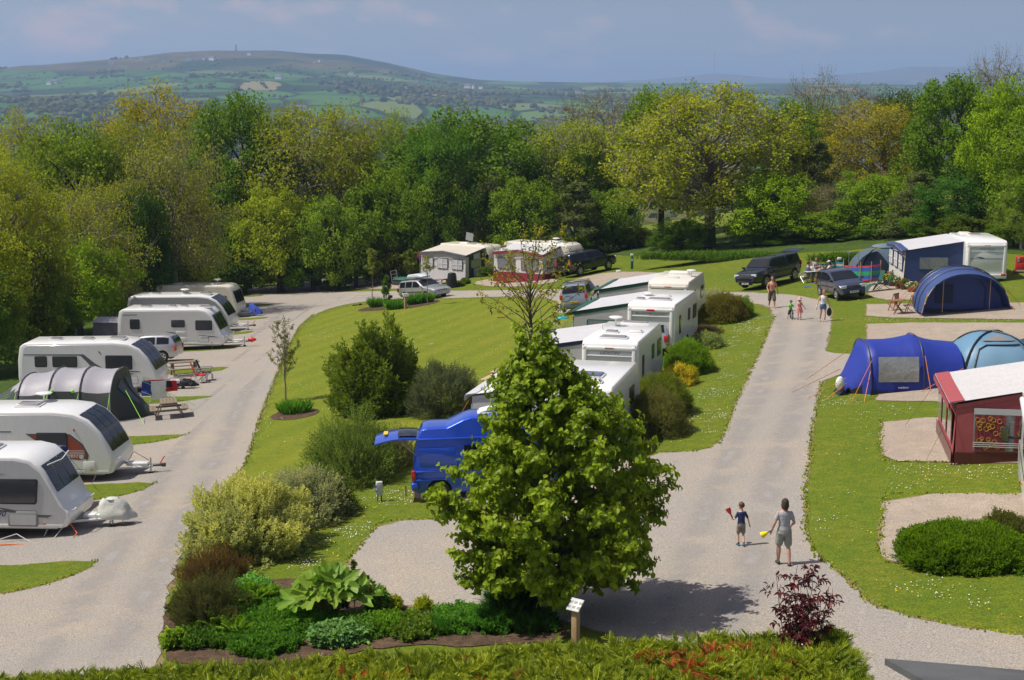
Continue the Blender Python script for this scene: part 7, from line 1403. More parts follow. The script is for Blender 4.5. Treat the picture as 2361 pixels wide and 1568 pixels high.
# ------------------------------------------------------------------ leafy plants seen close
def shoots(B, D, Ls, m, lL, lW, kind_='fold', ang=55, droop=.2, tone=None, tip=True):
    """m leaves along each shoot (base B, direction D, length Ls)"""
    n = len(B); D = unit(D); a = unit(np.cross(D, RG.normal(size=(n, 3)))); b = np.cross(D, a); P = []; DD = []; NN = []; T_ = []
    sz = []; tb = RG.random(n) if tone is None else tone
    for j in range(m):
        t = (j+.6)/m; th = 2.4*j+RG.random(n)*.5; pr = a*np.cos(th)[:, None]+b*np.sin(th)[:, None]; an = R(ang)*(1.15-.75*t if tip else 1)
        d = D*math.cos(an)+pr*math.sin(an); d = np.asarray(d); d[:, 2] -= droop*(.5+RG.random(n))
        P.append(B+D*(np.asarray(Ls)*t)[:, None] if np.ndim(Ls) else B+D*Ls*t); DD.append(unit(d)); nn = D*.8-pr*.3+np.array([0, 0, .7]); NN.append(nn+RG.normal(size=(n, 3))*.25)
        T_.append(np.clip(tb*.7+.3*RG.random(n)*(1)+.15*(t-.5), 0, 1)); sz.append(.75+.5*RG.random(n))
    P = np.concatenate(P); DD = np.concatenate(DD); NN = np.concatenate(NN); T_ = np.concatenate(T_); sz = np.concatenate(sz)
    return leafgeo(P, DD, NN, lL*sz, lW*sz, kind_, .22, T_)
def merge(parts):
    V_ = []; F_ = []; T_ = []; o = 0
    for v, f, t in parts: V_.append(v); F_.append(f+o); T_.append(t); o += len(v)
    return np.concatenate(V_), np.concatenate(F_), np.concatenate(T_)
def shell(n, rx, ry, h, lump=.22, seed=1, zmin=.0, depth=.35):
    """points spread over a lumpy mound, with outward directions; nearer the surface than the middle"""
    d = rdir(n*2); d[:, 2] = np.abs(d[:, 2])**.8; d = unit(d)[:n]
    lm = np.array([noise.noise(Vector((q[0]*2.3+seed*5, q[1]*2.3, q[2]*2.3)))+.5*noise.noise(Vector((q[0]*5+seed*5, q[1]*5, q[2]*5))) for q in d])
    r = (1+lump*lm*1.6)*(1-depth*RG.random(n)**1.6); P = d*r[:, None]*np.array([rx, ry, h]); P[:, 2] = np.maximum(P[:, 2], zmin)
    return P, unit(d*np.array([1/rx, 1/ry, 1/h])), lm
def bush(name, U, V, wpx, hpx, depth, label, cat, col, n, m, lL, lW, sl, kind_='fold', up=.5, ang=55, droop=.1, lump=.22, mat_=None, seed=1, stems=14, group=None, core=True, dx=0, flowers=None):
    global RG; RG = np.random.default_rng(seed*31+7); rnd.seed(seed)
    n = int(n*1.35); lL *= 1.12; lW *= 1.2
    p = G(U, V); s_ = ppm(p); rx = wpx/2/s_; p = p+Vector((0, depth*.5, 0)); p.z = gz(p.x, p.y); ry = depth/2
    h = hpx/s_*1.0-ry*.25; h = max(h, .2)
    o = empty(name, p, 0, label, cat, group)
    B, D, lm = shell(n, rx-sl*.6, ry-sl*.4 if ry > sl else ry*.8, h-sl*.5, lump, seed); D = unit(D+np.array([0, 0, up])+RG.normal(size=(n, 3))*.35)
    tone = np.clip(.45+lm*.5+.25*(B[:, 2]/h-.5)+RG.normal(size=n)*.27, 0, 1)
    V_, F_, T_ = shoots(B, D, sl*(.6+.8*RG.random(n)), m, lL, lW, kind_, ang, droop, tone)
    f = link_mesh('foliage', fast_mesh('foliage', V_, F_, T_), mat_ or M_LEAF, o); f.color = tuple(min(.62, q*1.75) for q in col)+(1,)
    mb = MB()
    for i in range(stems):
        a = rnd.uniform(0, 6.28); q = rnd.uniform(.2, .85); mb_e = Vector((rx*q*math.cos(a), ry*q*math.sin(a), h*rnd.uniform(.6, .95)*math.sqrt(max(.05, 1-q*q*.8)))); limb(mb, (mb_e.x*.15, mb_e.y*.15, -.1), mb_e, .012+.012*h, .005, 4, 4, .08)
    if stems: mb.build('stems', M_BARK, o)
    if flowers: 
        k = flowers[1]; B2, D2, _ = shell(k, rx, ry, h, lump, seed); v, f2, t = leafgeo(B2, rdir(k), D2, flowers[2], flowers[2]); link_mesh('flowers', fast_mesh('flowers', v, f2, t), flowers[0], o)
    return o
M_YFL = mat('broom_yellow', (.72, .50, .01), .6, trans=.2)
# the shrub border between the left road and the camper van
bush('variegated_shrub', 545, 1318, 325, 195, 4.4, 'big cream-variegated shrub at the lower left of the shrub border', 'shrub', (.31, .33, .175), 3400, 9, .085, .036, .22, up=.7, seed=1, lump=.28)
bush('silver_shrub', 690, 1225, 220, 140, 3.4, 'grey-green silvery shrub behind the big variegated one', 'shrub', (.23, .25, .19), 2600, 9, .055, .028, .24, up=.6, seed=2, lump=.3)
bush('mixed_shrub', 800, 1135, 235, 185, 4.4, 'loose green and brown shrub in front of the glossy laurel', 'shrub', (.11, .16, .045), 2600, 8, .06, .028, .32, up=.8, seed=3, lump=.35)
bush('grey_shrub', 898, 1092, 120, 105, 2.6, 'small dull grey-brown shrub end near the raised tailgate', 'shrub', (.13, .13, .08), 800, 9, .05, .024, .22, seed=4)
bush('glossy_laurel', 858, 968, 205, 195, 3.4, 'tall glossy-leaved laurel with yellowish tips on the lawn', 'shrub', (.125, .175, .030), 2600, 8, .17, .062, .36, up=1.0, seed=5, lump=.30, mat_=M_GLOSS, ang=50, droop=.0)
bush('glossy_laurel', 900, 905, 70, 150, 1.6, 'leading shoots at the top of the glossy laurel', 'shrub', (.13, .18, .03), 500, 8, .17, .062, .40, up=1.4, seed=15, lump=.3, mat_=M_GLOSS, ang=45, droop=.0)
bush('olive_grey_bush', 1020, 972, 175, 142, 3.2, 'round grey-blue bush right of the glossy laurel', 'shrub', (.095, .115, .085), 3000, 8, .065, .022, .26, up=.7, seed=6, lump=.28)
bush('dark_shrub', 462, 1480, 170, 135, 2.6, 'dark bronze-green shrub at the road side of the garden bed', 'shrub', (.055, .060, .025), 2400, 9, .03, .016, .16, up=.6, seed=7, lump=.4)
bush('dark_shrub', 470, 1375, 190, 95, 2.6, 'reddish-brown low shrub under the big variegated one', 'shrub', (.085, .055, .025), 2200, 9, .03, .016, .15, up=.6, seed=8, lump=.4)
bush('low_border_shrub', 640, 1180, 120, 60, 2.0, 'low reddish twiggy shrub between the variegated and silvery ones', 'shrub', (.10, .09, .05), 600, 8, .04, .02, .2, seed=9)
bush('filler_shrub', 738, 1200, 150, 100, 2.2, 'dark green low shrub filling the border between silver and brown shrubs', 'shrub', (.07, .10, .03), 1500, 8, .055, .026, .26, up=.7, seed=31, lump=.3)
# the mound bushes right of the middle row
bush('mound_bush', 1524, 1018, 160, 130, 3.4, 'olive-brown clipped mound bush, nearest right of the middle row', 'shrub', (.115, .12, .045), 4200, 8, .035, .018, .14, up=.3, seed=10, lump=.12)
bush('mound_bush', 1532, 972, 155, 118, 3.2, 'dark green and gold mound bush behind the olive-brown one', 'shrub', (.11, .14, .022), 4200, 8, .04, .02, .15, up=.4, seed=11, lump=.14)
bush('broom_bush', 1572, 893, 90, 55, 1.8, 'bright yellow flowering broom between the green mound bushes', 'shrub', (.32, .30, .02), 1100, 8, .05, .02, .18, up=1.0, seed=12, flowers=(M_YFL, 1900, .075))
bush('mound_bush', 1596, 868, 116, 88, 2.8, 'fresh green spiky mound bush beside the third caravan', 'shrub', (.13, .22, .02), 3600, 8, .06, .018, .2, up=.8, seed=13, lump=.12)
bush('mound_bush', 1678, 748, 120, 80, 3.2, 'reddish olive round mound bush near the walking family', 'shrub', (.125, .115, .030), 3800, 8, .05, .022, .18, up=.4, seed=14, lump=.1)
bush('mound_bush', 1715, 735, 60, 58, 2.4, 'bright green bush tucked behind the reddish olive mound', 'shrub', (.11, .19, .02), 1400, 8, .05, .022, .18, seed=16)
bush('silver_mound', 1645, 712, 95, 48, 2.8, 'pale silver-grey mound behind the reddish olive one', 'shrub', (.27, .29, .26), 1800, 8, .05, .02, .18, seed=17)
bush('heather_clump', 1632, 775, 80, 28, 1.6, 'brown-purple heather clump on the grass bank', 'shrub', (.12, .085, .07), 900, 8, .04, .015, .14, seed=18)
bush('herb_clump', 1640, 806, 80, 42, 1.8, 'grey-green herb clump with yellow flowers above the spiky mound', 'shrub', (.20, .25, .13), 1100, 8, .05, .02, .2, up=.8, seed=19, flowers=(M_YFL, 160, .07))
bush('clipped_hedge', 2255, 1330, 310, 110, 3.2, 'bright green clipped hedge on the lower right grass', 'hedge', (.088, .160, .009), 9000, 9, .055, .024, .16, up=.5, seed=20, lump=.10)
bush('clipped_hedge', 2330, 1327, 170, 106, 3.0, 'right end of the bright green clipped hedge beside the dark bush', 'hedge', (.088, .160, .009), 4200, 9, .055, .024, .16, up=.5, seed=21, lump=.10)
bush('dark_bush', 2358, 1270, 95, 75, 2.2, 'dark brown-green bush behind the clipped hedge at the right border', 'shrub', (.075, .085, .025), 2200, 8, .045, .02, .18, seed=22)
for U, V, w_, h_, lb in ((1290, 600, 40, 22, 'small green bush left of the wine-red awning'), (1119, 638, 36, 24, 'low dark green bush between the two far awnings'), (1073, 656, 18, 14, 'tiny clipped ball beside the black barbecue cover'), (1058, 662, 22, 12, 'tiny yellow-green clump beside the black barbecue cover'), (765, 655, 42, 12, 'low dark hedge strip on the far left grass point'), (790, 648, 30, 12, 'second low dark hedge strip on the far left grass point')):
    bush('low_bush', U, V, w_, h_, 1.4, lb, 'shrub', (.085, .13, .03), 380, 7, .12, .06, .2, seed=int(U))
# herb layer at the foot of the wood
bush('nettle_bank', 560, 655, 230, 32, 3.0, 'bright green nettle bank at the foot of the wood on the left', 'plants', (.07, .17, .02), 2600, 6, .14, .07, .3, up=1.0, seed=40, stems=0, lump=.4)
bush('grass_tussock', 1670, 603, 380, 8, 3.0, 'long rough grass below the biggest tree', 'grass', (.055, .11, .012), 2600, 5, .35, .03, .3, kind_='blade', up=1.4, seed=41, stems=0)
bush('grass_tussock', 2010, 610, 260, 18, 3.0, 'long rough grass behind the dome tent', 'grass', (.055, .11, .012), 1800, 5, .35, .03, .3, kind_='blade', up=1.4, seed=42, stems=0)
# iris clumps
def iris(U, V, wpx, label, h=.62):
    p = G(U, V); r = wpx/2/ppm(p); n = 420; a = RG.random(n)*6.283; q = np.sqrt(RG.random(n)); B = np.stack([r*q*np.cos(a), r*.8*q*np.sin(a), np.zeros(n)], 1); D = unit(np.stack([.45*q*np.cos(a), .45*q*np.sin(a), np.ones(n)], 1)+RG.normal(size=(n, 3))*.12)
    V_, F_, T_ = leafgeo(B, D, rdir(n), h*(.6+.5*RG.random(n)), .05, 'blade'); o = empty('iris_clump', p, 0, label, 'plant', 'iris clumps'); f = link_mesh('leaves', fast_mesh('leaves', V_, F_, T_), M_LEAF, o); f.color = (.10, .28, .02, 1)
iris(680, 952, 66, 'dark green iris clump at the foot of the thin tree on the left lawn edge'); iris(870, 708, 34, 'iris clump left of the small young tree, far lawn edge', .8); iris(910, 713, 38, 'iris clump right of the small young tree, nearer than the others', .8); iris(955, 702, 32, 'iris clump right of the notice post beside the silver estate car', .8); iris(982, 698, 30, 'iris clump in front of the silver estate car bonnet', .8)
# young trees
def young_tree(U, V, hpx, wpx, label, col, nb=26, m=9, lL=.13, lW=.08, clear=.3, seed=1, bark=None, r0=.05, density=1.0, kind_='ovate', lean=0.0, vase=.5, name='young_tree', droop=.35):
    global RG; RG = np.random.default_rng(seed); rnd.seed(seed); p = G(U, V); s_ = ppm(p); H = hpx/s_; W_ = wpx/s_; o = empty(name, p, 0, label, 'tree'); mb = MB()
    limb(mb, (0, 0, -.2), (lean, 0, H*.62), r0, r0*.5, 8, 6, .015); B = []; D = []
    for i in range(nb):
        g = (i+.5)/nb; z0_ = H*(clear+(.60-clear)*g); a = 2.4*i+rnd.random(); q = W_/2*(1.0-vase*g)*rnd.uniform(.6, 1.05); z1_ = min(H, z0_+H*(.12+.28*g)+rnd.uniform(0, .12)*H)
        if i > nb-4: q *= .3; z1_ = H*rnd.uniform(.92, 1.0)
        st = Vector((lean*z0_/(H*.62), 0, z0_)); en = Vector((lean+q*math.cos(a), q*math.sin(a), z1_)); limb(mb, st, en, r0*.35, r0*.08, 5, 5, .06)
        for k in range(max(2, int(6*density))):
            t = rnd.uniform(.35, 1); b0 = st.lerp(en, t)+Vector((0, 0, .05*math.sin(t*3)*H*.2)); dd = Vector((rnd.gauss(0, 1), rnd.gauss(0, 1), rnd.gauss(.35, .6))).normalized(); l = rnd.uniform(.25, .6)*W_*.2; limb(mb, b0, b0+dd*l, r0*.08, r0*.03, 3, 2, .1); B.append(b0); D.append(dd*l)
            if rnd.random() < .5: B.append(en-(en-st)*.1); D.append(Vector((rnd.gauss(0, .5), rnd.gauss(0, .5), 1)).normalized()*l)
    B = np.array([tuple(b) for b in B]); D = np.array([tuple(b) for b in D]); V_, F_, T_ = shoots(B, D, np.linalg.norm(D, axis=1)*1.2, m, lL, lW, kind_, 60, droop)
    mb.build('trunk', bark or M_BARK, o); f = link_mesh('leaves', fast_mesh('leaves', V_, F_, T_), M_LEAF, o); f.color = tuple(min(.6, q*1.3) for q in col)+(1,); return o
young_tree(659, 925, 190, 92, 'thin multi-stemmed young tree with sparse leaves on the left lawn edge', (.16, .18, .06), 26, 6, .10, .045, .28, 3, M_BARKL, .045, .8)
young_tree(859, 700, 128, 50, 'slim young tree with drooping light green leaves at the far lawn edge', (.20, .24, .05), 16, 8, .16, .07, .45, 4, M_BARKL, .04, 1.0)
young_tree(891, 712, 76, 24, 'very small upright young tree among the iris clumps', (.10, .20, .03), 10, 8, .16, .07, .2, 5, M_STEM, .03, 1.2)
young_tree(986, 706, 118, 44, 'thin stem with a few yellow-green leaves before the silver estate car', (.22, .25, .04), 8, 7, .15, .07, .6, 6, M_BARKL, .035, .5)
young_tree(945, 648, 70, 46, 'small light green tree left of the grey gabled awning', (.17, .23, .04), 14, 10, .22, .1, .2, 7, M_BARKL, .05, 1.4)
young_tree(1222, 862, 338, 265, 'open-branched young tree with yellow-green spring leaves in the middle of the lawn', (.24, .23, .02), 30, 6, .14, .08, .27, 8, M_BARK, .085, .9, vase=.12)
# the big lime tree in the foreground
def lime_tree():
    global RG; RG = np.random.default_rng(42); rnd.seed(42); p = G(1256, 1425); H = 6.45; o = empty('lime_tree', p, 0, 'big green tree with broad drooping leaves and pyramid crown in the foreground centre', 'tree'); mb = MB()
    limb(mb, (0, 0, -.2), (-.1, 0, 4.9), .13, .05, 10, 8, .01); B = []; D = []
    env = lambda z: float(np.interp(z, [.45, .9, 1.6, 2.4, 3.2, 4.1, 5.0, 5.7, 6.2, 6.6], [1.6, 2.15, 2.5, 2.5, 2.45, 2.1, 1.4, .6, .25, .1]))
    nb = 120
    for i in range(nb):
        z1_ = .75+(H-.85)*((i+.5)/nb)**.92; a = 2.39996*i+rnd.uniform(-.3, .3); w_ = min(1.12, 1+.2*noise.noise(Vector((math.cos(a)*1.5, math.sin(a)*1.5, z1_*.8)))*2+.10*math.cos(a)); q = env(z1_)*w_*rnd.uniform(.78, 1.02)
        z0_ = max(.9, z1_-q*.45-.15); st = Vector((-.1*z0_/5, 0, min(z0_, 5.2))); ax = .10-(.32 if z1_ > 5.2 else 0); en = Vector((ax+q*math.cos(a)*1.02, q*math.sin(a)*.95, z1_)); limb(mb, st, en, .035-.015*i/nb, .008, 5, 5, .05)
        nn = int(11+q*13)
        for k in range(nn):
            t = 1-(rnd.random()**1.25)*.72; b0 = st.lerp(en, t)+Vector((0, 0, math.sin(t*math.pi)*q*.06)); out = Vector((math.cos(a), math.sin(a), 0)); dd = (out*rnd.uniform(.1, 1)+Vector((rnd.gauss(0, .65), rnd.gauss(0, .65), rnd.gauss(-.05 if z1_ < 4.5 else .5, .38)))).normalized(); l = rnd.uniform(.22, .5)
            B.append(b0+dd*.02); D.append(dd*l)
            if k % 3 == 0: limb(mb, b0, b0+dd*l*.9, .006, .003, 3, 2, .1)
    for k in range(5): a = k*1.3; mb.tube([(-.1, 0, 4.6), (-.1+.15*math.cos(a), .15*math.sin(a), 5.8), (-.25+.28*math.cos(a), .28*math.sin(a), 6.3+.2*k)], [.03, .018, .006], 5); [B.append(Vector((-.25+.28*math.cos(a), .28*math.sin(a), 5.2+.28*j))) or D.append(Vector((rnd.gauss(0, .7), rnd.gauss(0, .7), .8)).normalized()*.35) for j in range(6)]
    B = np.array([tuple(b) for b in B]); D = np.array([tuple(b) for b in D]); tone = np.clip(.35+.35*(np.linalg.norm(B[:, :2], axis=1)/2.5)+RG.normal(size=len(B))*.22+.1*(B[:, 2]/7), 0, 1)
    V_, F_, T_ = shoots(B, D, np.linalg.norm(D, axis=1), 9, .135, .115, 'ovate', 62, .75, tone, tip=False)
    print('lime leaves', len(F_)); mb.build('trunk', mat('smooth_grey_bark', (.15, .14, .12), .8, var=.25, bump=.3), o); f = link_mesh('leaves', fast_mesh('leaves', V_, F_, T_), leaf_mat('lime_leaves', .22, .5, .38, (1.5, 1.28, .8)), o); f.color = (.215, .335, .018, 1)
lime_tree()
# purple-leaved young tree in front of the hedge
def purple():
    global RG; RG = np.random.default_rng(9); rnd.seed(9); x, y = 5.05, 26.2; z0_ = gz(x, y); o = empty('purple_leaf_tree', (x, y, z0_), 0, 'purple-leaved slender tree rising from the conifer hedge', 'tree'); mb = MB(); B = []; D = []; top = atV(1830, 1292, y).z-z0_
    for i in range(17):
        a = i*2.4; q = rnd.uniform(.08, .55); e = Vector((q*math.cos(a)+.05, q*math.sin(a)*.7, top*rnd.uniform(.76, 1.0)-q*.45)); b0 = Vector((.05*math.cos(a), .05*math.sin(a), .1)); limb(mb, b0, e, .016, .004, 5, 7, .05)
        for k in range(17): t = rnd.uniform(.3, 1); c = b0.lerp(e, t)+Vector((rnd.gauss(0, .05), rnd.gauss(0, .05), .05)); B.append(c); D.append(Vector((rnd.gauss(0, .8), rnd.gauss(0, .8), rnd.uniform(.0, .8))).normalized()*.16)
    B = np.array([tuple(b) for b in B]); D = np.array([tuple(b) for b in D]); V_, F_, T_ = shoots(B, D, .17, 7, .105, .042, 'ovate', 60, .5); mb.build('stems', mat('grey_purple_stem', (.12, .10, .08), .7), o)
    f = link_mesh('leaves', fast_mesh('leaves', V_, F_, T_), leaf_mat('purple_leaves', .6, .3, .15, (1.5, .9, .9), True), o); f.color = (.12, .026, .032, 1)
purple()
# conifer hedge along the bottom: feathery sprays over a trimmed block
def conifer_hedge():
    global RG; RG = np.random.default_rng(11); x0, x1 = -12.5, 5.8; yb, yf = 26.6, 21.5
    zt = lambda x: np.interp(x, [-12.5, -8.4, -4, 0, 3, 6.2], [1.72, 1.78, 2.05, 2.32, 2.50, 2.68])
    o = empty('conifer_hedge', (0, 24, gz(0, 24)), 0, 'long feathery golden-green conifer hedge across the bottom of the picture', 'hedge'); z0_ = gz(0, 24)
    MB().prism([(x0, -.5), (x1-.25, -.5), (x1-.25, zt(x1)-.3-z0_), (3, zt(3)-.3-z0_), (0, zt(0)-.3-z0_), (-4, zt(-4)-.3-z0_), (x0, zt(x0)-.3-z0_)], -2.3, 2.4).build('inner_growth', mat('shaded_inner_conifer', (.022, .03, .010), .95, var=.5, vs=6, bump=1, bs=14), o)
    def sprays(n, P, out, tb):
        # a spray is a flat fan of narrow side shoots along a curved axis
        out = unit(out); sd = unit(np.cross(out, RG.normal(size=(n, 3)))); L0 = .17+.17*RG.random(n); P_, D_, N_, l_, t_ = [], [], [], [], []
        nrm = np.cross(out, sd)
        for j in range(13):
            t = j/13; base = P+out*(L0*t)[:, None]-np.array([0, 0, .10])*(t*t)*L0[:, None]; s = 1 if j % 2 else -1; d = out*.8+sd*s*.75; P_.append(base); D_.append(d+RG.normal(size=(n, 3))*.08); N_.append(nrm); l_.append(L0*(.60-.36*t)); t_.append(np.clip(tb+.25*t-.1, 0, 1))
        P_.append(P); D_.append(out); N_.append(nrm); l_.append(L0*1.05); t_.append(tb)
        l_ = np.concatenate(l_); w_ = l_*.11+.005; w_[-n:] = .012; return leafgeo(np.concatenate(P_), np.concatenate(D_), np.concatenate(N_), l_, w_, 'fold', .1, np.concatenate(t_))
    n = 15000; x = x0+(x1-x0)*RG.random(n); y = yf+(yb-yf)*RG.random(n); lm = np.array([noise.noise(Vector((a*.9, b*.9, 0)))+.6*noise.noise(Vector((a*2.6, b*2.6, 3))) for a, b in zip(x, y)])
    edge = np.minimum(1, (yb-y)/.35+.35); z = zt(x)-.20+lm*.13-.10*(1-edge); P = np.stack([x, y-24, z-z0_], 1); out = np.stack([RG.normal(size=n)*.9+.3, RG.normal(size=n)*.9, .35+.35*RG.random(n)], 1)
    a_ = sprays(n, P, out, np.clip(.5+lm*.45+RG.normal(size=n)*.18, 0, 1))
    n = 4200; y = yf+(yb-yf)*RG.random(n); z = .2+RG.random(n)*(2.45-.2); P = np.stack([np.full(n, x1-.28)+RG.normal(size=n)*.07, y-24, z-z0_+.1], 1); out = np.stack([np.full(n, .8), RG.normal(size=n)*.5, .2+RG.normal(size=n)*.4], 1); b_ = sprays(n, P, out, RG.random(n)*.5)
    n = 3000; x = x0+(x1-x0)*RG.random(n); z = RG.random(n)*2.0; P = np.stack([x, np.full(n, yb-24-.2), np.minimum(z, zt(x)-.3)-z0_+.1], 1); out = np.stack([RG.normal(size=n)*.5, np.full(n, .8), .3+RG.normal(size=n)*.3], 1); c_ = sprays(n, P, out, RG.random(n)*.6)
    V_, F_, T_ = merge([a_, b_, c_]); f = link_mesh('foliage', fast_mesh('foliage', V_, F_, T_), leaf_mat('conifer_sprays', .25, .55, .3, (1.5, 1.3, .8)), o); f.color = (.29, .38, .035, 1)
    n = 600; x = np.concatenate([RG.normal(3.6, .7, n//2), RG.random(n-n//2)*16-11]); y = 23.2+2.6*RG.random(n); P = np.stack([x, y-24, zt(x)-.12-z0_], 1); out = np.stack([RG.normal(size=n), RG.normal(size=n), .4+.3*RG.random(n)], 1); k = noise
    keep = np.array([noise.noise(Vector((a*1.2, b*1.2, 8))) > .12 for a, b in zip(x, y)]); P = P[keep]; out = out[keep]; V_, F_, T_ = sprays(len(P), P, out, RG.random(len(P))); f = link_mesh('dead_sprays', fast_mesh('dead_sprays', V_, F_, T_), leaf_mat('russet_conifer', .2, .7, .2, (1.5, 1.0, .8)), o); f.color = (.40, .15, .04, 1)
conifer_hedge()
# ------------------------------------------------------------------ the planted bed
def gunnera(U, V, s_=1.0):
    global RG; RG = np.random.default_rng(21); rnd.seed(21); p = G(U, V); o = empty('giant_rhubarb', p, 0, 'giant rhubarb plant with huge lobed crinkled leaves in the garden bed', 'plant')
    for i in range(15):
        a = i*2.4; q = (.25+.75*(i/15))*1.05*s_; h = (1.35-.65*(i/15))*s_*rnd.uniform(.85, 1.1); tip = Vector((q*math.cos(a), q*math.sin(a)*.8, h)); MB().tube([(0.1*math.cos(a), .1*math.sin(a), 0), (tip.x*.5, tip.y*.5, h*.65), tuple(tip)], [.035, .028, .02], 6).build('stalk', mat('ribbed_stalk', (.14, .13, .04), .7), o)
        r = rnd.uniform(.36, .55)*s_; out = Vector((math.cos(a), math.sin(a), 0)); nrm = (Vector((0, 0, 1))+out*.45+Vector((0, -.35, 0))).normalized(); sx = nrm.orthogonal().normalized(); sy = nrm.cross(sx); ph = rnd.random()*6
        def fn(u, v):
            th = 2*math.pi*u; lobes = 1+.26*math.cos(5*th+ph)+.13*math.cos(13*th+ph)+.05*math.cos(29*th); rr = r*v*lobes; cup = .30*r*v*v+.06*r*math.cos(15*th)*v+.03*r*math.cos(5*th+ph)*v
            if u in (0, 1): pass
            return tuple(tip+sx*rr*math.cos(th)+sy*rr*math.sin(th)+nrm*cup)
        m = MB().grid(fn, 60, 6); ob = m.build('leaf', M_GUN, o, autosm=60); ob.color = (.38+.10*rnd.random(), .62, .06, 1)
M_GUN = leaf_mat('rhubarb_leaf', .35, .5, .35, (1, 1, 1))
gunnera(752, 1432, .84)
def fern(U, V, s_, label, n=16):
    p = G(U, V); o = empty('fern', p, 0, label, 'fern', 'ferns in the garden bed'); P = []; D = []; N_ = []; l = []
    for i in range(n):
        a = i*2.4+rnd.random()*.4; sp = rnd.uniform(.35, .75)
        for j in range(22):
            t = (j+1)/22; q = Vector((math.cos(a)*sp*t*s_, math.sin(a)*sp*t*s_, s_*(1.0*t-.42*t*t*sp*1.6))); d = Vector((math.cos(a)*sp, math.sin(a)*sp, 1-.84*t*sp*1.6)).normalized(); s2 = d.cross(Vector((0, 0, 1))).normalized()
            for k in (-1, 1): P.append(tuple(q)); D.append(tuple(s2*k+d*.4)); N_.append(tuple(s2.cross(d))); l.append(.17*s_*math.sin(math.pi*min(1, t*.93+.07))**.7)
    l = np.array(l); V_, F_, T_ = leafgeo(np.array(P), np.array(D), np.array(N_), l, l*.28, 'fold'); f = link_mesh('fronds', fast_mesh('fronds', V_, F_, T_), M_LEAF, o); f.color = (.24, .42, .04, 1)
fern(578, 1410, .95, 'tall fern at the back left of the garden bed'); fern(612, 1400, .8, 'fern beside the tall one, nearer the giant rhubarb'); fern(505, 1462, .75, 'bright fern between the dark shrubs'); fern(515, 1415, .7, 'small fern at the reddish-brown low shrub'); fern(545, 1475, .7, 'fern near the bottom of the garden bed')
FLB = mat('buttercup_yellow', (.85, .60, .01), .5)
def herb(U, V, wpx, hpx, label, col, n=700, lL=.07, lW=.045, sl=.14, fl=0, d=1.5, k='fold', seed=50, up=.8, name='herb_clump'): return bush(name, U, V, wpx, hpx, d, label, 'plant', col, n, 7, lL, lW, sl, kind_=k, up=up, seed=seed, stems=0, lump=.3, flowers=(FLB, fl, .045) if fl else None)
herb(640, 1480, 190, 60, 'buttercup patch with yellow flowers in the garden bed', (.07, .17, .02), 2200, fl=60, d=2.6, seed=50); herb(600, 1520, 180, 30, 'low green ground plants at the bottom of the bed', (.06, .15, .02), 1500, d=1.6, seed=51, fl=12)
herb(775, 1500, 130, 34, 'blue-green broad-leaved clump in the bed', (.10, .20, .09), 500, .14, .09, .15, d=1.2, seed=52, k='ovate'); herb(570, 1395, 110, 46, 'mid-green leafy clump left of the ferns', (.09, .22, .06), 700, .10, .06, .15, d=1.3, seed=53, k='ovate')
herb(905, 1470, 120, 42, 'small clump with yellow flowers right of the giant rhubarb', (.10, .20, .02), 800, fl=26, d=1.1, seed=54); herb(1055, 1465, 150, 52, 'mint-green low herb clump left of the big green tree', (.08, .20, .03), 1700, .05, .035, .13, d=1.6, seed=55); herb(1140, 1468, 120, 58, 'dark green herb clump at the foot of the big green tree', (.05, .15, .02), 1500, .05, .035, .13, d=1.6, seed=56); herb(1010, 1470, 60, 24, 'feathery fennel tuft in the bed', (.06, .17, .03), 600, .05, .01, .2, d=.8, seed=57)
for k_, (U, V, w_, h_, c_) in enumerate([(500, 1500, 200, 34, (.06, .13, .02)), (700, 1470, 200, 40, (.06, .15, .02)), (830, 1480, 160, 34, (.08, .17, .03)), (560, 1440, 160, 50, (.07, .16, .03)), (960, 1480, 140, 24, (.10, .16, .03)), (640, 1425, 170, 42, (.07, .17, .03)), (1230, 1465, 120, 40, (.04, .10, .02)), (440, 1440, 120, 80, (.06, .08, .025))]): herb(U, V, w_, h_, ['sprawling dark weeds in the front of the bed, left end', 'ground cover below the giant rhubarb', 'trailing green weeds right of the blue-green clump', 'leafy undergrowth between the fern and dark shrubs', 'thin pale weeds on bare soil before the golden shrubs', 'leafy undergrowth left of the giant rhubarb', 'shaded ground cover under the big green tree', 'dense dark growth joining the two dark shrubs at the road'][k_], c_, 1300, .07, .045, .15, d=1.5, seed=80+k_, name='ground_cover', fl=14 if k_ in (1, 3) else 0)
herb(905, 1418, 38, 38, 'small golden ball shrub, left of two at the gravel edge', (.20, .24, .02), 500, .04, .025, .1, d=.7, seed=58, name='golden_shrub'); herb(975, 1424, 44, 40, 'small golden ball shrub, right of two at the gravel edge', (.20, .24, .02), 500, .04, .025, .1, d=.7, seed=59, name='golden_shrub')
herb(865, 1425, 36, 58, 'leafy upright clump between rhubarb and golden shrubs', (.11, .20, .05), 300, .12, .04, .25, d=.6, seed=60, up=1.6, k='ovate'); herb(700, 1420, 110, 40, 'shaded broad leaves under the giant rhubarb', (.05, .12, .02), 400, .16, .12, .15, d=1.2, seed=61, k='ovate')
herb(1180, 1440, 110, 50, 'spiky dark sedge tuft beneath the big green tree', (.03, .08, .02), 500, .4, .02, .3, d=1.2, seed=62, k='blade', up=1.3); herb(395, 1500, 30, 34, 'few long yellow-green leaves at the roadside corner of the bed', (.15, .24, .03), 80, .16, .06, .15, d=.5, seed=63, k='ovate')
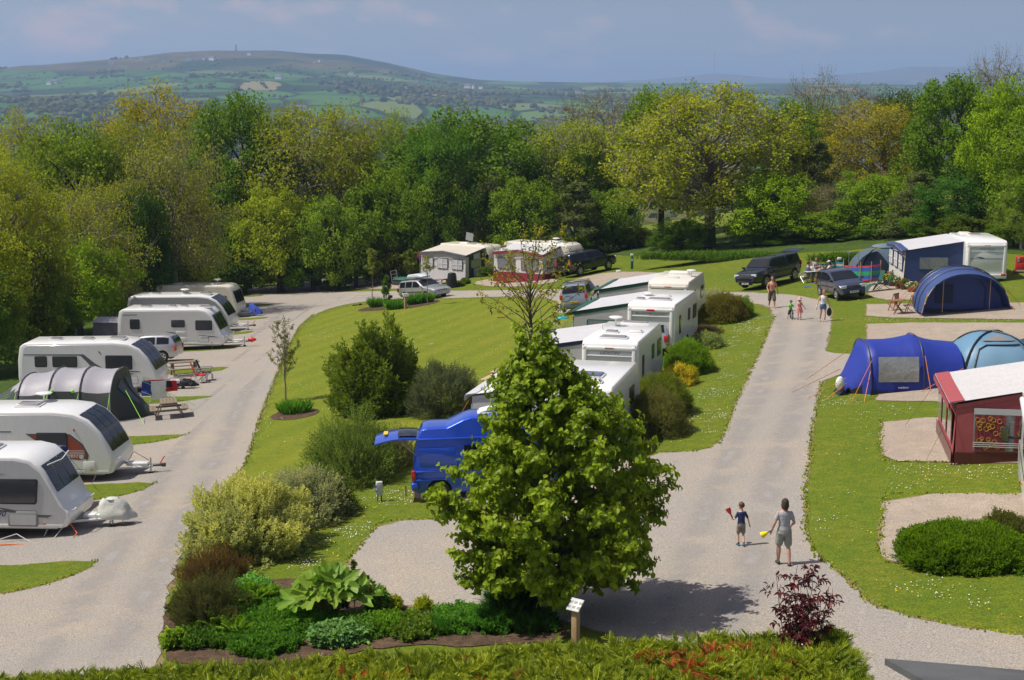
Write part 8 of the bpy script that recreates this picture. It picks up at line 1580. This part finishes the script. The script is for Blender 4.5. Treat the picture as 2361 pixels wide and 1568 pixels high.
for U, V, h in ((817, 1415, 125), (845, 1412, 85), (793, 1420, 70), (852, 1425, 72)):
    o = young_tree(U, V, h, 34, 'upright laurel sapling shoots right of the giant rhubarb', (.10, .15, .03), 7, 9, .07, .03, .12, int(U), M_STEM, .012, 1.4, vase=.7, name='laurel_sapling', droop=-.1); o['group'] = 'laurel saplings by the rhubarb'
# ------------------------------------------------------------------ daisies and dandelions
def inpoly(x, y, pg):
    c = False; n = len(pg)
    for i in range(n):
        a, b = pg[i], pg[(i+1) % n]
        if (a[1] > y) != (b[1] > y) and x < (b[0]-a[0])*(y-a[1])/(b[1]-a[1])+a[0]: c = not c
    return c
def flowers(name, label, regions, m, size, seed):
    r = random.Random(seed); P = []
    for pg, n, th in regions:
        W_ = uv_poly(pg); xs = [q[0] for q in W_]; ys_ = [q[1] for q in W_]; k = 0; tries = 0
        while k < n and tries < n*60:
            tries += 1; x, y = r.uniform(min(xs), max(xs)), r.uniform(min(ys_), max(ys_))
            if inpoly(x, y, W_) and noise.noise(Vector((x*.45, y*.45, seed)))+.5*noise.noise(Vector((x*1.7, y*1.7, seed+3))) > th: P.append((x, y, gz(x, y)+.045)); k += 1
    P = np.array(P); n = len(P); V_, F_, T_ = leafgeo(P, rdir(n)*np.array([1, 1, .05]), np.tile([0, 0, 1.], (n, 1))+RG.normal(size=(n, 3))*.2, size, size, 'fold'); P2 = P+0; o = link_mesh(name, fast_mesh(name, V_, F_, T_), m); setp(o, label, 'flowers', kind='stuff')
RB = [(1490, 1035), (1600, 1030), (1660, 1000), (1690, 920), (1725, 850), (1755, 780), (1775, 730), (1700, 740), (1650, 830), (1600, 930), (1560, 1000)]
RG_ = [(1900, 930), (1880, 1050), (1870, 1220), (1960, 1320), (2100, 1405), (2361, 1450), (2361, 1330), (2080, 1320), (2015, 1270), (2020, 1070), (2010, 960), (1990, 925)]
RS = [(2040, 1068), (2361, 1075), (2361, 1132), (2040, 1130)]; VG = [(870, 1060), (940, 1050), (960, 1165), (1050, 1170), (1050, 1195), (870, 1200), (770, 1310), (600, 1330), (720, 1200)]
FARG = [(1450, 600), (1890, 590), (2361, 600), (2361, 660), (2200, 700), (1990, 740), (1930, 740), (1925, 700), (1780, 672), (1560, 640)]
flowers('daisies', 'white daisies scattered through the grass', [(RB, 650, .12), (RG_, 100, .38), (RS, 150, .0), (VG, 330, .22), (FARG, 500, .25), (LAWN, 620, .28), ([(1880, 885), (2020, 925), (2170, 930), (2170, 960), (1890, 960)], 90, .1), ([(2000, 735), (2361, 738), (2361, 744), (2000, 744)], 120, -.5), ([(420, 645), (680, 640), (680, 655), (430, 660)], 80, .1)], FW, .040, 3)
flowers('dandelions', 'yellow dandelions scattered through the grass', [(RB, 110, .0), (RG_, 60, .1), (RS, 22, 0), (VG, 90, 0), (LAWN, 160, .1), ([(690, 740), (780, 760), (700, 900), (600, 1060), (590, 1000), (640, 880)], 60, -.3)], FY, .045, 4)
def tufts():
    """ragged grass leaning over the gravel edges"""
    r = random.Random(5); P = []
    for seg, off in [([(565, 1075), (600, 962), (640, 860), (665, 800), (692, 752), (722, 726)], 0), ([(1495, 1045), (1600, 1042), (1650, 1030), (1672, 1000), (1700, 920), (1735, 850), (1765, 780), (1785, 730)], 0), ([(1893, 880), (1885, 930), (1870, 1000), (1868, 1060), (1856, 1110), (1856, 1230), (1880, 1280), (1950, 1335), (2000, 1390), (2100, 1425), (2200, 1445), (2361, 1468)], 0), ([(790, 1315), (830, 1260), (880, 1203), (1060, 1196)], 0), ([(0, 1373), (120, 1346), (205, 1312), (225, 1291)], 0), ([(185, 1158), (250, 1151), (330, 1131), (362, 1111)], 0), ([(265, 1031), (400, 1013), (436, 1000)], 0), ([(2032, 964), (2030, 1010), (2036, 1063), (2180, 1067)], 0), ([(2042, 1138), (2032, 1220), (2026, 1265), (2050, 1300)], 0), ([(2042, 1138), (2340, 1141)], 0)]:
        Q = [G(*q) for q in seg]
        for a, b in zip(Q[:-1], Q[1:]):
            for k in range(int((b-a).length*22)): t = r.random(); q = a.lerp(b, t); P.append((q.x+r.gauss(0, .05), q.y+r.gauss(0, .05)))
    P = np.array([(x, y, gz(x, y)+.01) for x, y in P]); n = len(P); D = rdir(n); D[:, 2] = .9+.4*RG.random(n); V_, F_, T_ = leafgeo(P, D, rdir(n), .05+.05*RG.random(n), .05, 'blade'); o = link_mesh('grass_fringe', fast_mesh('grass_fringe', V_, F_, T_), leaf_mat('fringe_grass', .2, .6, .3, use_obj=False, col=(.30, .36, .05))); setp(o, 'ragged grass blades fringing the gravel edges', 'grass', kind='stuff')
tufts()
# ------------------------------------------------------------------ roof at the lower right, hill monument, mast, farms
a, b = atV(2040, 1518, 17.5), atV(2361, 1546, 17.0); o = empty('outbuilding', (a.x+2.2, 15.2, gz(6, 15)), 0, 'dark slate-grey lean-to roof of a low building cut off at the lower right corner', 'building'); zz = a.z-o.location.z; X0 = a.x-o.location.x
rf = MB().add([(X0, 2.3, zz), (X0+6, 1.4, b.z-o.location.z-.25), (X0+6, -3.4, zz+1.2), (X0+.05, -3.4, zz+1.3), (X0, 2.3, zz-.08), (X0+6, 1.4, b.z-o.location.z-.33), (X0+6, -3.4, zz+1.12), (X0+.05, -3.4, zz+1.22)], [(0, 1, 2, 3), (7, 6, 5, 4), (0, 4, 5, 1), (1, 5, 6, 2), (2, 6, 7, 3), (3, 7, 4, 0)]).build('roof', mat('worn_slate_felt', (.085, .088, .09), .8, var=.45, vs=1.6, bump=.4, bs=30), o)
MB().box((X0+3.2, -.8, zz/2-.1), (5.4, 3.6, zz-.25)).build('wall', mat('rendered_wall', (.5, .48, .44), .9, var=.1), o)
def hillpt(U, r): az = math.atan2(U-1180.5, FPX); x, y = r*math.sin(az), r*math.cos(az); return Vector((x, y, float(hill_z(np.array([x]), np.array([y]))[0])))
q = hillpt(555, 7000); o = empty('monument', q, 0, 'tall chimney-like monument standing on top of the distant hill', 'monument'); MB().lathe([(6, -6), (6, 4), (3.2, 6), (2.5, 28), (3.0, 30), (0, 30)], n=12).build('tower', mat('dark_granite', (.10, .10, .10), .9), o); MB().box((0, 0, -2), (14, 14, 8)).build('base', MC['dark_granite'], o)
q = hillpt(1640, 15800); o = empty('transmitter_mast', q, 0, 'thin tall transmitter mast on the faint far ridge', 'mast'); MB().tube([(0, 0, -10), (0, 0, 210)], 3.2, 6).build('mast', MC['dark_granite'], o)
q = hillpt(1577, 15800); o = empty('transmitter_mast', q, 0, 'short mast left of the tall one on the faint far ridge', 'mast'); MB().tube([(0, 0, -10), (0, 0, 60)], 2.5, 6).build('mast', MC['dark_granite'], o)
HW = mat('whitewashed_wall', (.75, .74, .70), .8); SL = mat('slate_roof', (.12, .12, .13), .8); first = None
for U, r in [(447, 5200), (465, 5250), (485, 5230), (500, 5180), (512, 5260), (735, 5300), (748, 5350), (128, 4700), (140, 4720), (150, 4750), (340, 5600), (585, 5600), (815, 4900), (935, 3900), (1080, 4600), (1090, 4620), (1110, 4600), (1330, 4300), (170, 2600), (700, 3100), (960, 4400), (390, 5350), (270, 5500), (650, 4300)]:
    q = hillpt(U, r)
    if first is None:
        first = empty('farmhouse', q, 0, 'tiny white farmhouse on the distant fields', 'house', 'farmhouses on the distant hillside'); MB().box((0, 0, 3), (17, 9, 9)).build('wall', HW, first); MB().prism([(-5, 7.4), (5, 7.4), (0, 11)], -9, 9, plane='YZ').build('roof', SL, first)
    else: c = copy_tree(first); c.location = q; c.rotation_euler.z = rnd.uniform(-.6, .6); c.scale = (rnd.uniform(.7, 1.2),)*3

# unseen caravan added outside the left border as shadow caster; its shadow falls short
c = by_corner(-215, 1400, R(-3), 2.9, -1.14); caravan(c, R(-3), 'unseen caravan added outside the left border to cast a shadow towards the near gravel', L_=6.0, prof='classic', side=SILV)
